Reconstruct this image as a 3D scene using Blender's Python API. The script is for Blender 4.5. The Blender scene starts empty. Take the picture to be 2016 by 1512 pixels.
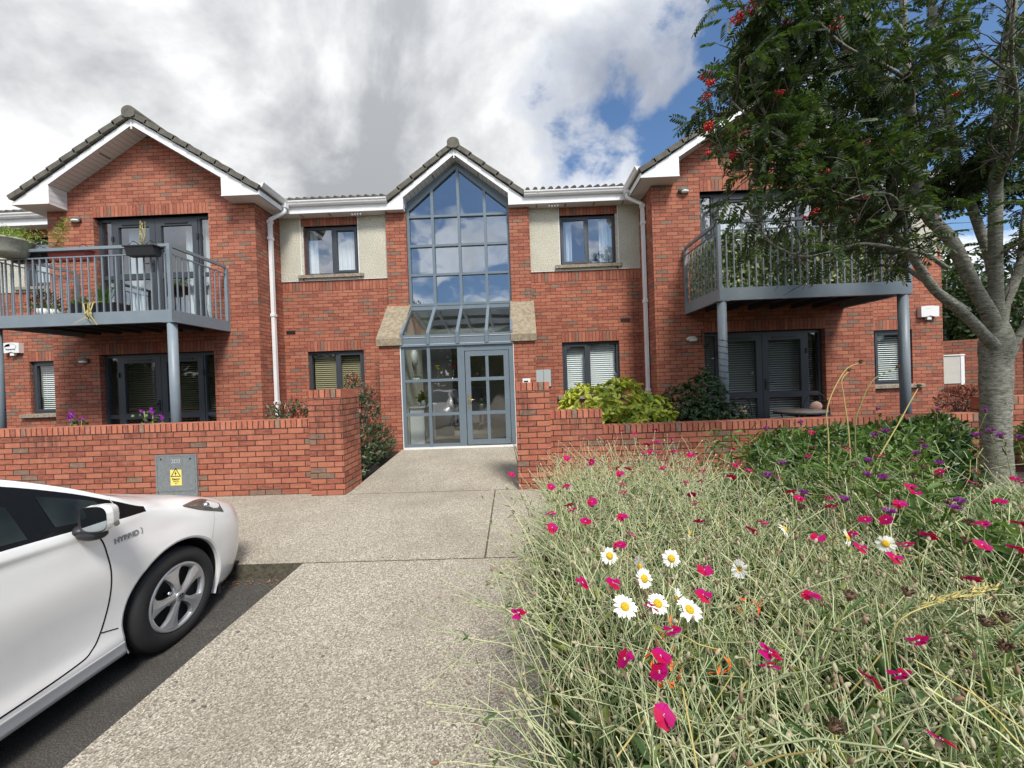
import bpy, bmesh, math, random
import numpy as np
from mathutils import Vector, Matrix

# ------------------------------------------------------------------ camera, sky, sun, exposure
SC = bpy.context.scene
COL = SC.collection
YAW, PIT, ROLL, FPX, CZ = -0.016, -0.0079, 0.0353, 756.55, 1.4337
cam_d = bpy.data.cameras.new('camera')
cam = bpy.data.objects.new('camera', cam_d)
COL.objects.link(cam)
SC.camera = cam
cam_d.sensor_width = 36.0
cam_d.lens = 36.0 * FPX / 2016.0
cam_d.clip_start = 0.05
cam_d.clip_end = 3000
cy, sy, cp, sp = math.cos(YAW), math.sin(YAW), math.cos(PIT), math.sin(PIT)
r0 = Vector((cy, -sy, 0))
f0 = Vector((sy * cp, cy * cp, sp))
u0 = r0.cross(f0)
cr, sr = math.cos(ROLL), math.sin(ROLL)
Rv = cr * r0 - sr * u0
Uv = sr * r0 + cr * u0
M = Matrix((( Rv.x, Uv.x, -f0.x, 0), (Rv.y, Uv.y, -f0.y, 0), (Rv.z, Uv.z, -f0.z, CZ), (0, 0, 0, 1)))
cam.matrix_world = M

SUN_EL, SUN_AZ = math.radians(52), math.radians(157)     # azimuth from +Y clockwise: behind the camera, to the right
SUN_DIR = Vector((math.sin(SUN_AZ) * math.cos(SUN_EL), math.cos(SUN_AZ) * math.cos(SUN_EL), math.sin(SUN_EL)))
world = bpy.data.worlds.new('World')
SC.world = world
world.use_nodes = True
wt = world.node_tree
for n in list(wt.nodes): wt.nodes.remove(n)
def wn(t, **k):
    n = wt.nodes.new(t)
    for a, b in k.items(): setattr(n, a, b)
    return n
wl = wt.links.new
def wmath(op, a, b=None, c=None, clamp=False):
    n = wn('ShaderNodeMath', operation=op); n.use_clamp = clamp
    for i, v in enumerate((a, b, c)):
        if v is None: continue
        if isinstance(v, (int, float)): n.inputs[i].default_value = v
        else: wl(v, n.inputs[i])
    return n.outputs[0]
def wramp(v, stops, interp='LINEAR'):
    n = wn('ShaderNodeValToRGB'); n.color_ramp.interpolation = interp
    cr_ = n.color_ramp
    while len(cr_.elements) < len(stops): cr_.elements.new(0.5)
    for e, (p, c) in zip(cr_.elements, stops):
        e.position = p; e.color = (c, c, c, 1) if isinstance(c, (int, float)) else (*c, 1)
    wl(v, n.inputs[0]); return n.outputs[0]
sky = wn('ShaderNodeTexSky', sky_type='NISHITA', sun_disc=False)
sky.sun_elevation = SUN_EL; sky.sun_rotation = SUN_AZ
sky.air_density = 1.0; sky.dust_density = 0.6; sky.ozone_density = 2.0
skyc = wn('ShaderNodeMixRGB', blend_type='MULTIPLY'); skyc.inputs[0].default_value = 1
wl(sky.outputs[0], skyc.inputs[1]); skyc.inputs[2].default_value = (0.085, 0.10, 0.112, 1)
geo = wn('ShaderNodeNewGeometry')
inv = wn('ShaderNodeVectorMath', operation='SCALE'); inv.inputs['Scale'].default_value = -1
wl(geo.outputs['Incoming'], inv.inputs[0])
sep = wn('ShaderNodeSeparateXYZ'); wl(inv.outputs[0], sep.inputs[0])
den = wmath('ADD', wmath('MAXIMUM', sep.outputs[2], 0.0), 0.50)
cmb = wn('ShaderNodeCombineXYZ')
px_ = wmath('DIVIDE', sep.outputs[0], den); py_ = wmath('DIVIDE', sep.outputs[1], den)
wl(px_, cmb.inputs[0]); wl(py_, cmb.inputs[1]); cmb.inputs[2].default_value = 3.1
def wnoise(scale, detail, rough, dist=0.0, off=(0, 0, 0)):
    mp = wn('ShaderNodeMapping'); wl(cmb.outputs[0], mp.inputs[0]); mp.inputs['Location'].default_value = off
    n = wn('ShaderNodeTexNoise'); wl(mp.outputs[0], n.inputs['Vector'])
    n.inputs['Scale'].default_value = scale; n.inputs['Detail'].default_value = detail
    n.inputs['Roughness'].default_value = rough; n.inputs['Distortion'].default_value = dist
    return n.outputs[0]
big = wnoise(0.8, 3, 0.5, 0.3, (2.3, 5.1, 0))
mid = wnoise(2.2, 9, 0.56, 0.25, (7.7, 1.2, 0))
fine = wnoise(6.5, 8, 0.6, 0.2, (1.7, 9.2, 0))
# cloud cover: thick overcast to the left and ahead, breaking up to the right and behind the camera
cov = wmath('ADD', wmath('MULTIPLY', mid, 0.72), wmath('MULTIPLY', fine, 0.42)); cov = wmath('SUBTRACT', cov, 0.11)
cov = wmath('ADD', cov, wmath('MULTIPLY', big, 0.25))
side = wmath('MULTIPLY', sep.outputs[0], -0.10)
def lobe(d, deg, amt):      # a thinner or thicker stretch of cloud round one direction of the sky
    dn = wn('ShaderNodeVectorMath', operation='DOT_PRODUCT'); nv = wn('ShaderNodeVectorMath', operation='NORMALIZE'); wl(inv.outputs[0], nv.inputs[0]); wl(nv.outputs[0], dn.inputs[0]); dn.inputs[1].default_value = Vector(d).normalized()
    mr_ = wn('ShaderNodeMapRange'); mr_.interpolation_type = 'SMOOTHSTEP'; wl(dn.outputs['Value'], mr_.inputs[0]); mr_.inputs[1].default_value = math.cos(math.radians(deg)); mr_.inputs[2].default_value = 1.0; mr_.inputs[3].default_value = 0.0; mr_.inputs[4].default_value = amt
    return mr_.outputs[0]
for d_, r_, a_ in (((0.42, 1, 0.84), 12, -0.16), ((0.47, 1, 0.58), 8, -0.16), ((0.17, 1, 0.68), 11, -0.17), ((1.0, 1, 0.95), 22, -0.07), ((-0.25, 1, 1.0), 40, 0.12), ((-1.2, 1, 0.8), 50, 0.15), ((0.05, 1, 0.42), 14, 0.06),
                   ((-0.1, -1, 0.42), 16, -0.07), ((0.0, -1, 0.62), 9, 0.08), ((0.5, -1, 0.5), 14, 0.06)): side = wmath('ADD', side, lobe(d_, r_, a_))
back = wmath('MULTIPLY', wmath('MINIMUM', sep.outputs[1], 0.35), 0.035)
cov = wmath('ADD', cov, side); cov = wmath('ADD', cov, back)
# low horizon bank of cloud
cov = wmath('ADD', cov, wmath('MULTIPLY', wmath('SUBTRACT', 1.0, wmath('MINIMUM', wmath('MULTIPLY', sep.outputs[2], 2.6), 1.0)), 0.10))
mask = wramp(cov, [(0.0, 0.0), (0.50, 0.0), (0.60, 0.72), (0.69, 1.0)], 'EASE')
# cloud brightness: lumps with grey bases, brighter edges where cloud is thin
lumt = wn('ShaderNodeTexNoise'); wl(inv.outputs[0], lumt.inputs['Vector']); lumt.inputs['Scale'].default_value = 2.3; lumt.inputs['Detail'].default_value = 8; lumt.inputs['Roughness'].default_value = 0.56; lumt.inputs['Distortion'].default_value = 0.5
lumn = lumt.outputs[0]
lum = wmath('ADD', wmath('MULTIPLY', mid, 0.62), wmath('MULTIPLY', lumn, 0.75))
lum = wmath('ADD', lum, wmath('MULTIPLY', fine, 0.18))
lum = wmath('ADD', wmath('MULTIPLY_ADD', lum, 1.12, -0.16), wmath('MULTIPLY', sep.outputs[0], -0.13))
lum = wmath('ADD', lum, wmath('MULTIPLY', sep.outputs[2], 0.20))
cl = wramp(lum, [(0.0, (0.90, 0.89, 0.88)), (0.74, (0.80, 0.795, 0.795)), (0.86, (0.54, 0.55, 0.56)), (0.98, (0.33, 0.34, 0.36)), (1.0, (0.31, 0.32, 0.335))])
# clouds are brighter near the sun
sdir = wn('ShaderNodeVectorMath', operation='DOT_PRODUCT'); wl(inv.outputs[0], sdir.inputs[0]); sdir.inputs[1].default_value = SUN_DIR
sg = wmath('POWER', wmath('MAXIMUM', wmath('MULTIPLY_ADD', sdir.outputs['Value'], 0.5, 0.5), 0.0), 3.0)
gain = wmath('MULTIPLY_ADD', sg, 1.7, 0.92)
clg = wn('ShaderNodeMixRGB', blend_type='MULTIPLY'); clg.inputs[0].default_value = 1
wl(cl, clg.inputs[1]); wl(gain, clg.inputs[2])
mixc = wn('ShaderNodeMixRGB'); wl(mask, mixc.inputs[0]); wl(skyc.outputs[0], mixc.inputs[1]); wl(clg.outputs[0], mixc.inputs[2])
bg = wn('ShaderNodeBackground'); bg.inputs[1].default_value = 1.0
wl(mixc.outputs[0], bg.inputs[0])
wo = wn('ShaderNodeOutputWorld'); wl(bg.outputs[0], wo.inputs[0])

sun_d = bpy.data.lights.new('sun', 'SUN'); sun_d.energy = 3.3; sun_d.angle = math.radians(15); sun_d.color = (1.0, 0.95, 0.88)
sun = bpy.data.objects.new('sun', sun_d); COL.objects.link(sun)
sun.rotation_euler = SUN_DIR.to_track_quat('Z', 'Y').to_euler()
SC.view_settings.view_transform = 'Standard'
SC.view_settings.look = 'None'
SC.view_settings.exposure = 0.52
SC.view_settings.gamma = 1.0

# ------------------------------------------------------------------ materials
MATS = {}
class NT:
    def __init__(s, name):
        m = bpy.data.materials.new(name); m.use_nodes = True
        s.m = m; s.t = m.node_tree
        for n in list(s.t.nodes): s.t.nodes.remove(n)
        s.out = s.n('ShaderNodeOutputMaterial')
    def n(s, ty, **k):
        x = s.t.nodes.new(ty)
        for a, b in k.items(): setattr(x, a, b)
        return x
    def l(s, a, b): s.t.links.new(a, b)
    def coord(s, kind='Object'): return s.n('ShaderNodeTexCoord').outputs[kind]
    def noise(s, vec, scale, detail=4, rough=0.55, dist=0.0):
        n = s.n('ShaderNodeTexNoise'); s.l(vec, n.inputs['Vector'])
        n.inputs['Scale'].default_value = scale; n.inputs['Detail'].default_value = detail
        n.inputs['Roughness'].default_value = rough; n.inputs['Distortion'].default_value = dist
        return n.outputs[0]
    def scale(s, vec, sc):
        n = s.n('ShaderNodeMapping'); s.l(vec, n.inputs[0]); n.inputs['Scale'].default_value = sc
        return n.outputs[0]
    def ramp(s, v, stops, interp='LINEAR'):
        n = s.n('ShaderNodeValToRGB'); n.color_ramp.interpolation = interp; c = n.color_ramp
        while len(c.elements) < len(stops): c.elements.new(0.5)
        for e, (p, col) in zip(c.elements, stops):
            e.position = p; e.color = (col, col, col, 1) if isinstance(col, (int, float)) else (*col, 1)
        s.l(v, n.inputs[0]); return n.outputs[0]
    def mix(s, f, a, b, mode='MIX'):
        n = s.n('ShaderNodeMixRGB', blend_type=mode)
        for i, v in enumerate((f, a, b)):
            if isinstance(v, (int, float)): n.inputs[i].default_value = v if i == 0 else (v, v, v, 1)
            elif isinstance(v, tuple): n.inputs[i].default_value = (*v, 1)
            else: s.l(v, n.inputs[i])
        return n.outputs[0]
    def math(s, op, a, b=0.0, clamp=False):
        n = s.n('ShaderNodeMath', operation=op); n.use_clamp = clamp
        for i, v in enumerate((a, b)):
            if isinstance(v, (int, float)): n.inputs[i].default_value = v
            else: s.l(v, n.inputs[i])
        return n.outputs[0]
    def bump(s, h, strength, dist=0.01):
        n = s.n('ShaderNodeBump'); n.inputs['Strength'].default_value = strength; n.inputs['Distance'].default_value = dist
        s.l(h, n.inputs['Height']); return n.outputs[0]
    def bsdf(s, col, rough=0.6, metal=0.0, spec=0.5, normal=None, coat=0.0, subsurf=0.0, link=True):
        b = s.n('ShaderNodeBsdfPrincipled')
        if isinstance(col, tuple): b.inputs['Base Color'].default_value = (*col, 1)
        else: s.l(col, b.inputs['Base Color'])
        if isinstance(rough, (int, float)): b.inputs['Roughness'].default_value = rough
        else: s.l(rough, b.inputs['Roughness'])
        b.inputs['Metallic'].default_value = metal
        b.inputs['Specular IOR Level'].default_value = spec
        if coat: b.inputs['Coat Weight'].default_value = coat; b.inputs['Coat Roughness'].default_value = 0.06
        if normal is not None: s.l(normal, b.inputs['Normal'])
        if link: s.l(b.outputs[0], s.out.inputs[0])
        return b
def reg(k, nt): MATS[k] = nt.m; return nt.m

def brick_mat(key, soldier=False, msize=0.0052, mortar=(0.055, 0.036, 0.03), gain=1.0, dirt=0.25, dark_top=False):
    s = NT(key)
    uv = s.coord('UV')
    # slight waviness of the courses
    wob = s.n('ShaderNodeMapping'); s.l(uv, wob.inputs[0])
    b = s.n('ShaderNodeTexBrick'); s.l(wob.outputs[0], b.inputs['Vector'])
    b.offset = 0.0 if soldier else 0.5; b.offset_frequency = 2; b.squash = 1.0
    b.inputs['Scale'].default_value = 1.0
    b.inputs['Brick Width'].default_value = 0.225; b.inputs['Row Height'].default_value = 0.075
    b.inputs['Mortar Size'].default_value = msize; b.inputs['Mortar Smooth'].default_value = 0.35; b.inputs['Bias'].default_value = 0.0
    b.inputs['Color1'].default_value = (0, 0, 0, 1); b.inputs['Color2'].default_value = (1, 1, 1, 1); b.inputs['Mortar'].default_value = (0.5, 0.5, 0.5, 1)
    t = b.outputs['Color']; fac = b.outputs['Fac']
    g = gain
    col = s.ramp(t, [(0.0, (0.24*g, 0.068*g, 0.043*g)), (0.25, (0.33*g, 0.096*g, 0.056*g)), (0.55, (0.40*g, 0.130*g, 0.074*g)), (0.80, (0.43*g, 0.157*g, 0.09*g)),
                     (0.895, (0.42*g, 0.135*g, 0.085*g)), (0.91, (0.17*g, 0.125*g, 0.093*g)), (1.0, (0.22*g, 0.15*g, 0.105*g))])
    efl = s.noise(s.scale(uv, (2.2, 0.8, 1)), 1.0, 7, 0.7)
    col = s.mix(s.ramp(efl, [(0.58, 0.0), (0.76, 0.28)]), col, (0.42, 0.25, 0.19))
    pale = s.noise(s.scale(uv, (1, 3, 1)), 11, 5, 0.6)
    col = s.mix(s.ramp(pale, [(0.42, 0.0), (0.72, 0.55)]), col, (0.50*g, 0.23*g, 0.155*g))
    streak = s.noise(s.scale(uv, (90, 9, 1)), 1.0, 3, 0.6)
    col = s.mix(s.ramp(streak, [(0.30, 0.28), (0.5, 0.0)]), col, (0.16*g, 0.055*g, 0.038*g))
    obj = s.coord('Object')
    soot = s.noise(obj, 0.9, 6, 0.62)
    col = s.mix(s.ramp(soot, [(0.35, dirt), (0.62, 0.0)]), col, (0.11, 0.06, 0.045))
    if dark_top:      # lichen-dark staining running down from the coping
        st = s.noise(s.scale(obj, (14, 14, 1.2)), 1.0, 5, 0.7)
        sepz = s.n('ShaderNodeSeparateXYZ'); s.l(uv, sepz.inputs[0])
        mr = s.n('ShaderNodeMapRange'); s.l(sepz.outputs[1], mr.inputs[0]); mr.inputs[1].default_value = 0.45; mr.inputs[2].default_value = 1.0
        patch = s.ramp(s.noise(obj, 1.6, 2, 0.5), [(0.42, 0.0), (0.6, 1.0)])
        f = s.math('MULTIPLY', s.math('MULTIPLY', s.ramp(st, [(0.42, 0.0), (0.58, 0.75)]), mr.outputs[0]), patch)
        col = s.mix(f, col, (0.05, 0.032, 0.028))
    mcol = s.mix(s.ramp(s.noise(obj, 2.1, 5, 0.6), [(0.55, 0.0), (0.75, 0.5)]), mortar, (0.26, 0.2, 0.165))
    col = s.mix(fac, col, mcol)
    h = s.math('SUBTRACT', s.math('MULTIPLY', s.noise(uv, 70, 4, 0.6), 0.35), s.math('MULTIPLY', fac, 1.0))
    s.bsdf(col, 0.86, spec=0.25, normal=s.bump(h, 0.8, 0.006))
    return reg(key, s)
brick_mat('brick')
brick_mat('brick_soldier', True)
brick_mat('garden_brick', False, 0.0064, (0.034, 0.025, 0.021), 0.98, 0.15, True)
brick_mat('garden_soldier', True, 0.0075, (0.03, 0.022, 0.018), 1.15, 0.1)
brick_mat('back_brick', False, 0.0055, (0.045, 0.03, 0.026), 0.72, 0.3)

s = NT('render_wall'); o_ = s.coord()
v = s.n('ShaderNodeTexVoronoi'); s.l(o_, v.inputs['Vector']); v.inputs['Scale'].default_value = 75
nz = s.noise(o_, 48, 4, 0.65)
col = s.mix(s.ramp(nz, [(0.35, 0.0), (0.6, 1.0)]), (0.38, 0.355, 0.275), (0.70, 0.67, 0.55))
col = s.mix(s.ramp(s.noise(o_, 1.3, 4), [(0.4, 0.25), (0.65, 0.0)]), col, (0.30, 0.29, 0.24))
s.bsdf(col, 0.9, spec=0.2, normal=s.bump(s.math('ADD', nz, s.math('MULTIPLY', v.outputs[0], 0.6)), 0.9, 0.012)); reg('render_wall', s)

def simple(key, col, rough=0.5, metal=0.0, spec=0.5, var=0.0, vscale=6, bumpv=0.0, bscale=60, coat=0.0, col2=None, stretch=None):
    s = NT(key); o = s.coord()
    if stretch: o = s.scale(o, stretch)
    c = col
    if var or col2:
        c2 = col2 or tuple(x * 0.55 for x in col)
        c = s.mix(s.ramp(s.noise(o, vscale, 6, 0.62), [(0.36, max(var, 0.0)), (0.64, 0.0)]), col, c2)
    nrm = s.bump(s.noise(o, bscale, 4, 0.6), bumpv, 0.01) if bumpv else None
    s.bsdf(c, rough, metal, spec, nrm, coat); return reg(key, s)
simple('upvc', (0.78, 0.78, 0.77), 0.35, var=0.35, vscale=2.5, col2=(0.6, 0.59, 0.56))
simple('upvc_soffit', (0.66, 0.65, 0.63), 0.5)
simple('soffit_gap', (0.22, 0.21, 0.2), 0.7)
simple('anthracite', (0.042, 0.049, 0.058), 0.42, spec=0.45)
simple('porch_paint', (0.145, 0.185, 0.215), 0.38, var=0.2, vscale=3)
simple('steel_paint', (0.175, 0.215, 0.245), 0.45, var=0.4, vscale=4, col2=(0.24, 0.28, 0.30), bumpv=0.08, bscale=25)
simple('steel_dark', (0.065, 0.078, 0.092), 0.5)
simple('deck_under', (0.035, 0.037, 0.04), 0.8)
simple('stone_cap', (0.33, 0.275, 0.195), 0.92, spec=0.15, var=0.8, vscale=14, col2=(0.17, 0.14, 0.10), bumpv=0.5, bscale=40)
simple('sill_stone', (0.36, 0.31, 0.24), 0.9, spec=0.15, var=0.9, vscale=18, col2=(0.17, 0.14, 0.11), bumpv=0.4, bscale=50)
simple('roof_tile', (0.10, 0.092, 0.078), 0.85, spec=0.2, var=0.8, vscale=7, col2=(0.165, 0.155, 0.125), bumpv=0.4, bscale=45)
simple('interior', (0.36, 0.34, 0.29), 0.9)
simple('interior_dark', (0.10, 0.095, 0.09), 0.9)
simple('lobby_wall', (0.70, 0.67, 0.55), 0.85)
simple('lobby_floor', (0.42, 0.38, 0.32), 0.5, var=0.3, vscale=3)
simple('doormat', (0.04, 0.04, 0.042), 0.95)
simple('blind_cream', (0.72, 0.73, 0.68), 0.6)
simple('blind_tan', (0.30, 0.25, 0.13), 0.5)
simple('blind_grey', (0.30, 0.31, 0.30), 0.6)
simple('curtain', (0.66, 0.70, 0.70), 0.9, var=0.3, vscale=4, stretch=(14, 14, 0.3))
simple('white_paint', (0.74, 0.74, 0.72), 0.45)
simple('black_plastic', (0.018, 0.018, 0.02), 0.45)
simple('black_gloss', (0.006, 0.006, 0.006), 0.2, spec=0.25)
simple('brass', (0.70, 0.50, 0.18), 0.3, 1.0)
simple('chrome', (0.55, 0.56, 0.58), 0.22, 1.0)
simple('galvanised', (0.20, 0.225, 0.235), 0.5, 0.35, var=0.7, vscale=30, col2=(0.29, 0.31, 0.32))
simple('sign_yellow', (0.80, 0.66, 0.16), 0.6)
simple('notice_grey', (0.42, 0.47, 0.47), 0.35)
simple('lamp_shell', (0.09, 0.095, 0.075), 0.6)
simple('lamp_lens', (0.75, 0.76, 0.72), 0.3)
simple('cream_box', (0.52, 0.49, 0.43), 0.6, var=0.2)
simple('pot_pale', (0.36, 0.35, 0.29), 0.85, var=0.7, vscale=12, col2=(0.2, 0.21, 0.15))
simple('pot_red', (0.30, 0.05, 0.035), 0.55)
simple('pot_green', (0.03, 0.045, 0.035), 0.5)
simple('planter_grey', (0.26, 0.28, 0.25), 0.8)
simple('wrought', (0.03, 0.033, 0.037), 0.5)
simple('cushion_pink', (0.75, 0.48, 0.36), 0.7, var=0.4, vscale=30, col2=(0.55, 0.25, 0.18))
simple('table_top', (0.38, 0.31, 0.25), 0.5, var=0.7, vscale=25)
simple('soil', (0.022, 0.017, 0.012), 0.95, var=0.6, vscale=14, bumpv=0.8, bscale=20)
simple('lawn', (0.07, 0.105, 0.03), 0.95, var=0.5, vscale=2, bumpv=0.6, bscale=30)
simple('armchair', (0.22, 0.22, 0.22), 0.8)
simple('tyre_rubber', (0.020, 0.020, 0.021), 0.72, spec=0.35, var=0.3, vscale=8, col2=(0.03, 0.029, 0.027))
simple('alloy', (0.52, 0.53, 0.54), 0.36, 0.6)
simple('hub_dark', (0.012, 0.012, 0.013), 0.6)
simple('lamp_housing', (0.15, 0.13, 0.11), 0.2, 0.6, var=0.6, vscale=10, col2=(0.35, 0.33, 0.3), coat=1.0)
simple('badge_grey', (0.28, 0.29, 0.30), 0.45, 0.4)
simple('dead_leaf', (0.20, 0.07, 0.03), 0.9, var=0.8, vscale=30, col2=(0.32, 0.2, 0.09))
simple('ink', (0.02, 0.02, 0.022), 0.6)
simple('stamp_white', (0.55, 0.57, 0.58), 0.5)
simple('stain_white', (0.5, 0.42, 0.37), 0.9)

s = NT('car_paint'); o_ = s.coord()
dirt = s.ramp(s.noise(o_, 3.0, 6, 0.6), [(0.42, 0.0), (0.75, 0.35)])
sepz = s.n('ShaderNodeSeparateXYZ'); s.l(o_, sepz.inputs[0])
mr = s.n('ShaderNodeMapRange'); s.l(sepz.outputs[2], mr.inputs[0]); mr.inputs[1].default_value = 0.55; mr.inputs[2].default_value = -0.15
col = s.mix(s.math('MULTIPLY', dirt, mr.outputs[0]), (0.80, 0.795, 0.775), (0.42, 0.39, 0.34))
fl_ = s.ramp(s.noise(o_, 900, 1, 0.5), [(0.4, 0.94), (0.6, 1.0)])
s.bsdf(s.mix(1.0, col, fl_, 'MULTIPLY'), 0.30, 0.0, 0.5, coat=0.8); reg('car_paint', s)

def glass(key, base=0.10, tint=(0.9, 0.95, 0.97), refl=(1, 1, 1), dark=0.0):
    s = NT(key)
    fr = s.n('ShaderNodeLayerWeight'); fr.inputs['Blend'].default_value = 0.5
    nb = s.bump(s.noise(s.coord(), 1.1, 2, 0.5), 0.16, 0.05)
    gl = s.n('ShaderNodeBsdfGlossy'); gl.inputs['Roughness'].default_value = 0.015; gl.inputs['Color'].default_value = (*refl, 1)
    s.l(nb, gl.inputs['Normal'])
    tr = s.n('ShaderNodeBsdfTransparent'); tr.inputs['Color'].default_value = (*tint, 1)
    f = s.math('ADD', s.math('MULTIPLY', s.math('POWER', fr.outputs['Facing'], 4.0), 0.85), base + 0.045, clamp=True)
    m = s.n('ShaderNodeMixShader'); s.l(f, m.inputs[0]); s.l(tr.outputs[0], m.inputs[1]); s.l(gl.outputs[0], m.inputs[2])
    s.l(m.outputs[0], s.out.inputs[0]); return reg(key, s)
glass('glass', 0.035)
glass('glass_upper', 0.20, (0.82, 0.87, 0.9))
glass('glass_curtain', 0.42, (0.5, 0.56, 0.6), (0.52, 0.56, 0.61))
glass('glass_porch', 0.09, (0.72, 0.76, 0.76))
glass('car_glass', 0.03, (0.16, 0.19, 0.17))

def leaf_mat(key, c1, c2, c3, rough=0.45, trans=0.35, spec=0.4):
    s = NT(key)
    g = s.n('ShaderNodeNewGeometry')
    c = s.ramp(g.outputs['Random Per Island'], [(0.0, c1), (0.5, c2), (1.0, c3)])
    b = s.bsdf(c, rough, 0.0, spec, link=False)
    t = s.n('ShaderNodeBsdfTranslucent'); s.l(s.mix(1.0, c, (1.25, 1.35, 0.7), 'MULTIPLY'), t.inputs['Color'])
    m = s.n('ShaderNodeMixShader'); m.inputs[0].default_value = trans
    s.l(b.outputs[0], m.inputs[1]); s.l(t.outputs[0], m.inputs[2]); s.l(m.outputs[0], s.out.inputs[0])
    return reg(key, s)
leaf_mat('leaf_rowan', (0.022, 0.042, 0.014), (0.035, 0.062, 0.018), (0.075, 0.11, 0.026), 0.5, 0.38)
leaf_mat('leaf_dark', (0.018, 0.042, 0.016), (0.03, 0.065, 0.02), (0.06, 0.11, 0.035), 0.35, 0.2)
leaf_mat('leaf_far', (0.014, 0.034, 0.012), (0.03, 0.06, 0.018), (0.07, 0.11, 0.03), 0.6, 0.2)
leaf_mat('leaf_mid', (0.045, 0.10, 0.02), (0.085, 0.155, 0.032), (0.15, 0.23, 0.055), 0.45, 0.3)
leaf_mat('leaf_gold', (0.52, 0.55, 0.05), (0.72, 0.68, 0.14), (0.38, 0.46, 0.05), 0.4, 0.25)
leaf_mat('leaf_goldmid', (0.20, 0.32, 0.04), (0.30, 0.40, 0.05), (0.12, 0.22, 0.03), 0.4, 0.25)
leaf_mat('leaf_photinia', (0.045, 0.075, 0.035), (0.075, 0.11, 0.055), (0.11, 0.14, 0.07), 0.35, 0.2)
leaf_mat('leaf_red', (0.26, 0.035, 0.03), (0.35, 0.07, 0.055), (0.42, 0.13, 0.09), 0.35, 0.3)
leaf_mat('leaf_purple', (0.10, 0.025, 0.022), (0.15, 0.045, 0.03), (0.09, 0.05, 0.025), 0.5, 0.3)
leaf_mat('leaf_silver', (0.06, 0.11, 0.04), (0.11, 0.165, 0.065), (0.30, 0.32, 0.08), 0.7, 0.2, 0.2)
leaf_mat('leaf_screen', (0.06, 0.11, 0.03), (0.20, 0.27, 0.10), (0.60, 0.62, 0.40), 0.5, 0.25)
leaf_mat('grass_blade', (0.024, 0.062, 0.010), (0.05, 0.10, 0.016), (0.15, 0.18, 0.04), 0.6, 0.3, 0.2)
leaf_mat('stem_silver', (0.36, 0.42, 0.22), (0.48, 0.53, 0.31), (0.58, 0.57, 0.32), 0.8, 0.05, 0.15)
leaf_mat('stem_green', (0.14, 0.19, 0.06), (0.22, 0.26, 0.09), (0.30, 0.27, 0.12), 0.7, 0.05, 0.2)
leaf_mat('stem_straw', (0.45, 0.36, 0.13), (0.52, 0.44, 0.17), (0.40, 0.36, 0.12), 0.7, 0.05, 0.2)
leaf_mat('bud', (0.36, 0.34, 0.20), (0.44, 0.41, 0.27), (0.22, 0.13, 0.09), 0.8, 0.05, 0.15)
leaf_mat('petal_magenta', (0.34, 0.002, 0.075), (0.44, 0.003, 0.17), (0.46, 0.004, 0.045), 0.55, 0.3, 0.2)
leaf_mat('petal_purple', (0.30, 0.03, 0.36), (0.38, 0.05, 0.45), (0.24, 0.03, 0.30), 0.6, 0.3, 0.2)
leaf_mat('petal_white', (0.80, 0.80, 0.76), (0.85, 0.85, 0.82), (0.76, 0.77, 0.74), 0.55, 0.2, 0.2)
leaf_mat('petal_orange', (0.75, 0.10, 0.02), (0.85, 0.16, 0.03), (0.7, 0.22, 0.03), 0.5, 0.3, 0.2)
leaf_mat('petal_yellow', (0.85, 0.70, 0.03), (0.85, 0.62, 0.02), (0.8, 0.7, 0.08), 0.5, 0.3, 0.2)
leaf_mat('brown_head', (0.06, 0.036, 0.026), (0.12, 0.075, 0.05), (0.25, 0.17, 0.11), 0.9, 0.0, 0.1)
simple('daisy_eye', (0.78, 0.50, 0.02), 0.8, bumpv=0.8, bscale=400)
simple('berry', (0.55, 0.02, 0.012), 0.3)

s = NT('bark'); o_ = s.coord()
bands = s.noise(s.scale(o_, (16, 16, 46)), 1.0, 7, 0.74, 0.9)
col = s.ramp(bands, [(0.34, (0.05, 0.046, 0.038)), (0.45, (0.17, 0.165, 0.135)), (0.56, (0.30, 0.295, 0.25)), (0.72, (0.48, 0.475, 0.42))])
moss = s.ramp(s.noise(o_, 4.5, 4), [(0.45, 0.0), (0.7, 0.45)])
col = s.mix(moss, col, (0.13, 0.14, 0.085))
s.bsdf(col, 0.85, spec=0.2, normal=s.bump(bands, 0.9, 0.012)); reg('bark', s)
simple('twig', (0.075, 0.06, 0.045), 0.85, var=0.5, vscale=20)

s = NT('aggregate'); o_ = s.coord()
v = s.n('ShaderNodeTexVoronoi'); s.l(o_, v.inputs['Vector']); v.inputs['Scale'].default_value = 150; v.inputs['Randomness'].default_value = 1
n1 = s.noise(o_, 170, 5, 0.75); n2 = s.noise(o_, 0.9, 6, 0.6); n3 = s.noise(o_, 7, 5, 0.6)
sepc = s.n('ShaderNodeSeparateColor'); s.l(v.outputs['Color'], sepc.inputs[0])
col = s.ramp(sepc.outputs[0], [(0.0, (0.15, 0.13, 0.10)), (0.3, (0.29, 0.26, 0.205)), (0.7, (0.44, 0.40, 0.325)), (1.0, (0.70, 0.64, 0.53))])
col = s.mix(s.ramp(n1, [(0.36, 0.7), (0.50, 0.0)]), col, (0.15, 0.125, 0.095))
col = s.mix(s.ramp(n2, [(0.34, 0.45), (0.56, 0.0)]), col, (0.19, 0.165, 0.125))
col = s.mix(s.ramp(n3, [(0.60, 0.0), (0.75, 0.30)]), col, (0.44, 0.40, 0.34))
spots = s.noise(o_, 26, 2, 0.4)
col = s.mix(s.ramp(spots, [(0.70, 0.0), (0.745, 0.8)]), col, (0.075, 0.07, 0.065))
s.bsdf(col, 0.9, spec=0.2, normal=s.bump(s.math('ADD', n1, v.outputs[0]), 0.6, 0.006)); reg('aggregate', s)

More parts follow.
